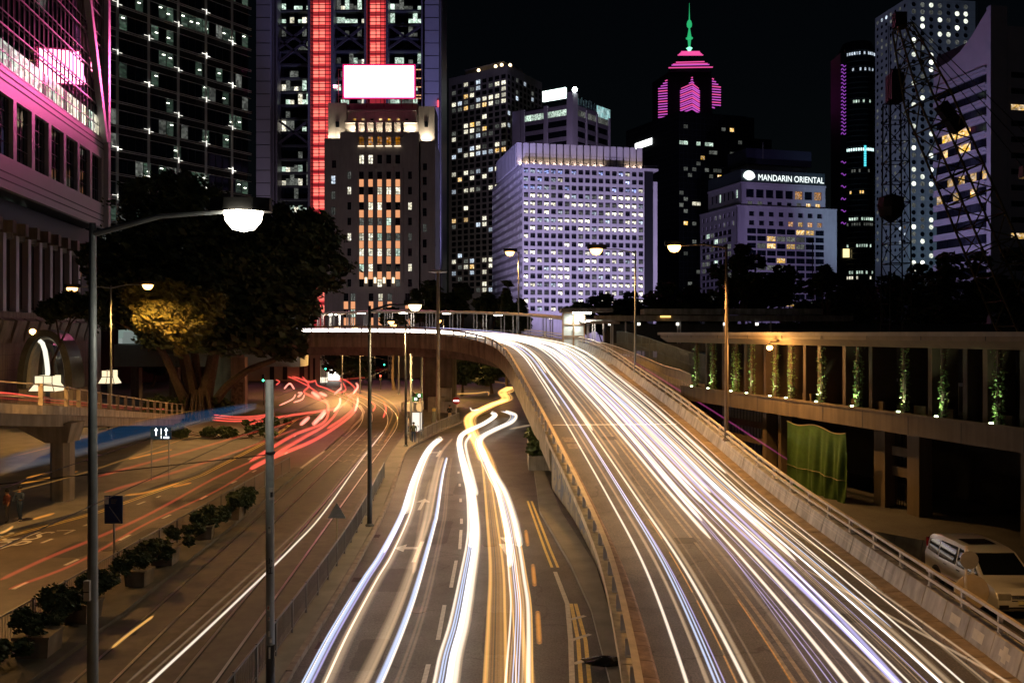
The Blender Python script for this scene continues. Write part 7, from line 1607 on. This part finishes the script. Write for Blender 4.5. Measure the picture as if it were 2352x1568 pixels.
for k in range(5): fstrand(b2, s_at_y(rt2.uniform(36, 48)), SE, 3.9 + k * .5, 3.4 + k * .5, rt2.uniform(.55, .8), rt2.uniform(.045, .075), TW, .1)
for k in range(14): fstrand(b2, S0, SE, rt2.uniform(3.6, 7.0), rt2.uniform(3.2, 6.6), rt2.uniform(.5, 1.2), rt2.choice((.008, .012, .05)), rt2.choice((TF, TF, TT, TV)), .2)
b3 = bundle('band of white headlight trails beside the right barrier of the flyover', FL(S0, 7.5, .6))
for k in range(12):
    l0 = 6.3 + k * .17 + rt2.uniform(-.1, .1); fstrand(b3, S0 if k % 2 else s_at_y(rt2.uniform(24, 34)), SE, l0 + .35, 5.9 + k * .19, rt2.uniform(.5, .85), rt2.choice((.012, .016, .024, .035)), rt2.choice((TW, TW, TB, TT, TT, TF, TF)), .15)
for k in range(3): fstrand(b3, s_at_y(rt2.uniform(34, 50)), SE, 6.6 + k * .6, 6.3 + k * .6, rt2.uniform(.55, .8), rt2.uniform(.045, .075), TW, .1)
fstrand(b3, s_at_y(22.6), s_at_y(33.5), 8.9, 6.6, .6, .03, TT, 0); fstrand(b3, s_at_y(18), s_at_y(29.6), 6.1, 5.3, .6, .03, TT, 0); fstrand(b3, s_at_y(18), s_at_y(43), 8.8, 7.6, .7, .028, TT, 0)
for k in range(8): fstrand(b3, s_at_y(30 + 2 * k), s_at_y(48 + 3 * k), 8.5 + .05 * k, 8.7, 1.4 + .12 * k, .018, TF, .05)
b4 = bundle('thin violet trail between the lane line and the middle band on the flyover', FL(S0, 3.9, .6)); fstrand(b4, S0, s_at_y(80), 4.25, 4.3, .6, .014, TV, .05)
b5 = bundle('short dotted orange indicator trails in the left lane of the flyover', FL(s_at_y(26), 2, .6))
for (ya, yb, l) in ((30, 35, 1.75), (24.5, 29, 1.75), (20, 24, 1.72), (37, 40, 1.8), (22, 29, 3.1)):
    sa, sb = s_at_y(ya), s_at_y(yb); k = sa
    while k < sb: fstrand(b5, k, k + .16, l, l, .8, .02, TO, 0); k += .24
b6 = bundle('single pink trail sloping down to the right behind the tall lamp pole', P(1500, 860, 74)); strand(b6, [P(1440, 822, 80), P(1500, 858, 76), P(1560, 896, 72), P(1640, 945, 67), P(1740, 1010, 61), P(1820, 1062, 57)], .05, TP)
# lower road
def tpx(par, pts, z, r, m, dx=0.0, n=8): strand(par, catmull([G(x + dx * max(.25, (y - 880) / 600), y, z) for x, y in pts], n), r * 1.35, m)
A1 = [(690, 1612), (714, 1568), (774, 1451), (844, 1331), (884, 1268), (929, 1176), (950, 1106), (972, 1052), (990, 1024), (1010, 1007)]
c1 = bundle('pair of blue-white and tan trails along the left kerb of the lower road', G(714, 1568))
for dx, r, m in ((-18, .018, TB), (-8, .04, TB), (2, .022, TV), (34, .06, TT), (24, .035, TT), (44, .04, TF), (-13, .012, TW), (28, .02, TW)): tpx(c1, A1, .62, r, m, dx)
tpx(c1, A1[5:], .62, .14, TW, 4); tpx(c1, A1[4:], .66, .04, TW, -2)
A2 = [(840, 1612), (869, 1568), (929, 1426), (964, 1321), (996, 1206), (1003, 1176), (1016, 1092), (1026, 1050)]
c2_ = bundle('blue-white and tan trails in the middle of the left lane of the lower road', G(869, 1568))
for dx, r, m in ((0, .05, TB), (7, .022, TW), (-34, .07, TT), (-24, .04, TT), (34, .03, TF), (44, .03, TF), (-46, .04, TF)): tpx(c2_, A2, .62, r, m, dx)
tpx(c2_, [(949, 1316), (966, 1236), (984, 1150), (996, 1096), (1013, 1040), (1039, 1007)], .62, .06, TT); tpx(c2_, [(949, 1300), (958, 1240), (970, 1170), (988, 1100)], .8, .05, TF)
A3 = [(1010, 1612), (1024, 1568), (1036, 1501), (1056, 1426), (1074, 1326), (1086, 1251), (1088, 1200), (1082, 1132), (1072, 1090), (1059, 1040), (1056, 1012), (1068, 993), (1112, 972), (1136, 955), (1132, 948)]
c3 = bundle('broad white ribbon of trails winding down the middle of the lower road', G(1024, 1568))
for dx, r, m in ((-24, .03, TW), (-14, .02, TB), (-8, .016, TB), (0, .022, TB), (8, .035, TW), (16, .055, TW), (-19, .014, TT), (24, .035, TT), (4, .05, TW)): tpx(c3, A3, .62, r, m, dx)
tpx(c3, A3[5:], .62, .13, TW, 0); tpx(c3, [(x + 14, y + 4) for x, y in A3[7:12]], .62, .07, TW, 0)
A4 = [(1218, 1612), (1216, 1568), (1215, 1401), (1205, 1326), (1193, 1251), (1180, 1190), (1160, 1130), (1136, 1088), (1115, 1047), (1104, 1017), (1114, 1000), (1144, 984), (1177, 968), (1184, 953), (1162, 944)]
c4 = bundle('white and cream trails winding along the right side of the lower road', G(1216, 1568))
for dx, r, m in ((-2, .04, TW), (-14, .02, TT), (-22, .012, TB), (-28, .012, TB), (-34, .012, TB), (-40, .012, TT), (-48, .02, TW), (6, .02, TA)): tpx(c4, A4, .62, r, m, dx)
tpx(c4, A4[4:], .62, .11, TW, 0); tpx(c4, [(1172, 1300), (1168, 1240), (1155, 1180), (1140, 1120), (1120, 1066), (1110, 1030)], .62, .07, TW)
A5 = [(1112, 1612), (1114, 1568), (1122, 1420), (1126, 1300), (1119, 1194), (1112, 1106), (1105, 1057), (1090, 1020), (1074, 985), (1074, 955), (1120, 930), (1154, 916), (1148, 900), (1168, 888)]
c5 = bundle('wide translucent-looking band of fine amber trails in the right lane of the lower road', G(1150, 1568))
for k in range(15): tpx(c5, A5, 1.0, rt2.choice((.02, .03, .04)), rt2.choice((TAD, TAD, TAD, TA)), k * 7)
for k in range(8): tpx(c5, A5[6:], .7 + .2 * k, .08, TA, k * 10 - 10)
tpx(c5, A5[5:11], 1.5, .06, TA, 40); tpx(c5, [(1100, 1030), (1112, 1052), (1106, 1056)], 1.1, .05, TA)
c6 = bundle('three short upright orange trails right of the white ribbon on the lower road', G(1227, 1330))
for (x, ya, yb) in ((1210, 1220, 1250), (1226, 1298, 1342), (1237, 1405, 1475)): tpx(c6, [(x - 2, ya), (x, (ya + yb) / 2), (x + 2, yb)], .8, .05, TO)
c7 = bundle('amber and white trails turning under the flyover at the far end of the lower road', G(1120, 930))
for pts, m, r in (([(1048, 904), (1090, 903), (1120, 900), (1122, 908)], TA, .05), ([(1080, 936), (1085, 942), (1100, 940)], TW, .06), ([(1150, 905), (1175, 900), (1180, 895)], TA, .06), ([(1130, 876), (1170, 880), (1190, 872)], TAD, .07), ([(1170, 985), (1220, 975)], TT, .05)): tpx(c7, pts, .7, r, m, 0, 5)
# tramway
c8 = bundle('one long straight thin white trail along the tram tracks', G(342, 1568)); tpx(c8, [(300, 1612), (342, 1568), (464, 1455), (574, 1351), (674, 1253), (744, 1176), (824, 1064), (881, 991)], .9, .024, TW)
for dx in (-45, -18): tpx(c8, [(342, 1568), (464, 1455), (574, 1351), (674, 1253), (744, 1176), (824, 1064), (881, 991)], .3, .022, TF, dx)
c9 = bundle('short amber trail on the left tram track near the planters', G(300, 1450)); tpx(c9, [(257, 1487), (300, 1452), (353, 1413)], .35, .028, TA)
c10 = bundle('yellow trails bending left along the tram tracks beyond the tram stop', G(900, 960))
for dx in (0, 14): tpx(c10, [(868 + dx, 1018), (885 + dx, 990), (899 + dx, 960), (900 + dx, 944), (885 + dx, 925), (850 + dx, 905), (820, 895)], .5, .05, TAD)
# left road: tail-light trails
c11 = bundle('thin red tail-light trails along the left bus road', G(300, 1200))
for pts, m, r in (([(0, 1331), (110, 1280), (225, 1233), (350, 1176), (500, 1094), (588, 1055), (650, 1025), (724, 985)], TRD, .04), ([(20, 1352), (180, 1290), (340, 1200), (500, 1125), (600, 1066), (724, 1009)], TRD, .03), ([(225, 1094), (400, 1045), (588, 991), (650, 975), (734, 944)], TRD, .05), ([(240, 1130), (430, 1075), (588, 1020), (680, 985)], TRD, .05)): tpx(c11, pts, .8, r, m)
c12 = bundle('tangle of red tail-light trails curving left before the flyover', G(760, 960))
zc2 = lambda x, y: (574 + .25 * x, 784 + .25 * y)
for pts, m, r in (([(0, 1170), (220, 1060), (600, 900), (880, 720), (970, 620), (990, 520)], TR, .055), ([(710, 800), (860, 700), (960, 600), (940, 520), (880, 480)], TR, .05), ([(0, 1100), (400, 860), (680, 740), (720, 600), (680, 520), (580, 440), (480, 380), (300, 310), (0, 280)], TR, .05), ([(0, 760), (300, 690), (640, 640), (830, 600), (940, 490), (990, 420), (980, 380)], TR, .05), ([(220, 1040), (500, 880), (700, 760), (800, 640), (830, 510)], TR, .05), ([(60, 300), (250, 300), (420, 330), (540, 370), (600, 360)], TR, .07), ([(170, 240), (270, 242), (360, 280), (340, 300)], TR, .08), ([(580, 290), (700, 310), (860, 350), (950, 410), (960, 460), (900, 500)], TR, .06), ([(600, 350), (620, 400), (700, 430), (800, 470), (880, 440), (830, 360), (720, 350)], TR, .05), ([(820, 270), (1000, 258), (1180, 250)], TR, .06), ([(480, 320), (540, 400), (500, 460), (560, 500), (700, 560), (720, 640)], TR, .06), ([(1100, 540), (1150, 590), (1130, 640)], TR, .04), ([(1230, 560), (1250, 620), (1225, 700)], TR, .04), ([(960, 470), (1080, 530), (1120, 560)], TRD, .05), ([(700, 360), (900, 345), (1080, 330)], TRD, .05), ([(240, 350), (270, 370), (240, 400)], TR, .05)):
    tpx(c12, [zc2(*q) for q in pts], .8, r * 1.7, m, 0, 6)
c13 = bundle('short thick white-hot brake-light streaks within the red tangle', G(790, 930))
for pts, r in (([(965, 640), (990, 560), (990, 515)], .10), ([(950, 480), (990, 420), (980, 385)], .12), ([(770, 645), (825, 570), (830, 515)], .10), ([(775, 485), (840, 425), (842, 390)], .12), ([(465, 765), (545, 695)], .13), ([(580, 762), (640, 700), (690, 635)], .14), ([(650, 715), (700, 650)], .07), ([(570, 465), (640, 515)], .18), ([(640, 470), (705, 500)], .14), ([(270, 588), (390, 530), (420, 485)], .06), ([(400, 560), (480, 530), (502, 487)], .06), ([(315, 435), (350, 395), (375, 390), (408, 438)], .10), ([(440, 470), (475, 475), (440, 510)], .09)):
    tpx(c13, [zc2(*q) for q in pts], .8, r * .95, TRH, 0, 5)
c14 = bundle('orange trails on the left pavement side of the bus road', G(350, 1130))
for pts, m in (([(287, 1137), (338, 1130), (412, 1108)], TO), ([(397, 1118), (440, 1108)], TO), ([(296, 1054), (345, 1043), (395, 1032)], TO), ([(60, 1097), (110, 1086)], TO), ([(48, 1110), (110, 1098), (178, 1082)], TO), ([(0, 1224), (15, 1218), (30, 1208)], TA), ([(75, 1192), (125, 1178)], TO)): tpx(c14, pts, .9, .035, m, 0, 5)
c15 = bundle('soft blue and grey streaks of a passing bus on the left', G(200, 1060))
for k in range(7): tpx(c15, [(0, 1085 - k * 5), (150, 1050 - k * 6), (300, 1010 - k * 5.5), (450, 972 - k * 4), (588, 938 - k * 2)], 2.2, .10, TBL if 1 < k else TGY, 0, 5)
for dy in (-48, 32): tpx(c15, [(30, 1096 + dy), (170, 1060 + dy), (300, 1018 + dy), (450, 975 + dy * .7)], 2.4, .02, TAD, 0, 5)
c16 = bundle('red trails on the ramp at left behind its railing', rl[2] + V((-1, 2, .8)))
for off, h, m in ((1.6, .75, TR), (2.6, .8, TRD), (3.6, .75, TRD)): strand(c16, [p + V((0, 0, h)) for p in offp(rl, off)], .035, m)
c17 = bundle('bright red trails behind the pillar where the ramp meets the left road', G(520, 950))
for k in range(3): tpx(c17, [(488, 952 + k * 6), (540, 957 + k * 5), (590, 955 + k * 4), (630, 948 + k * 3)], .7, .05, TR, 0, 5)
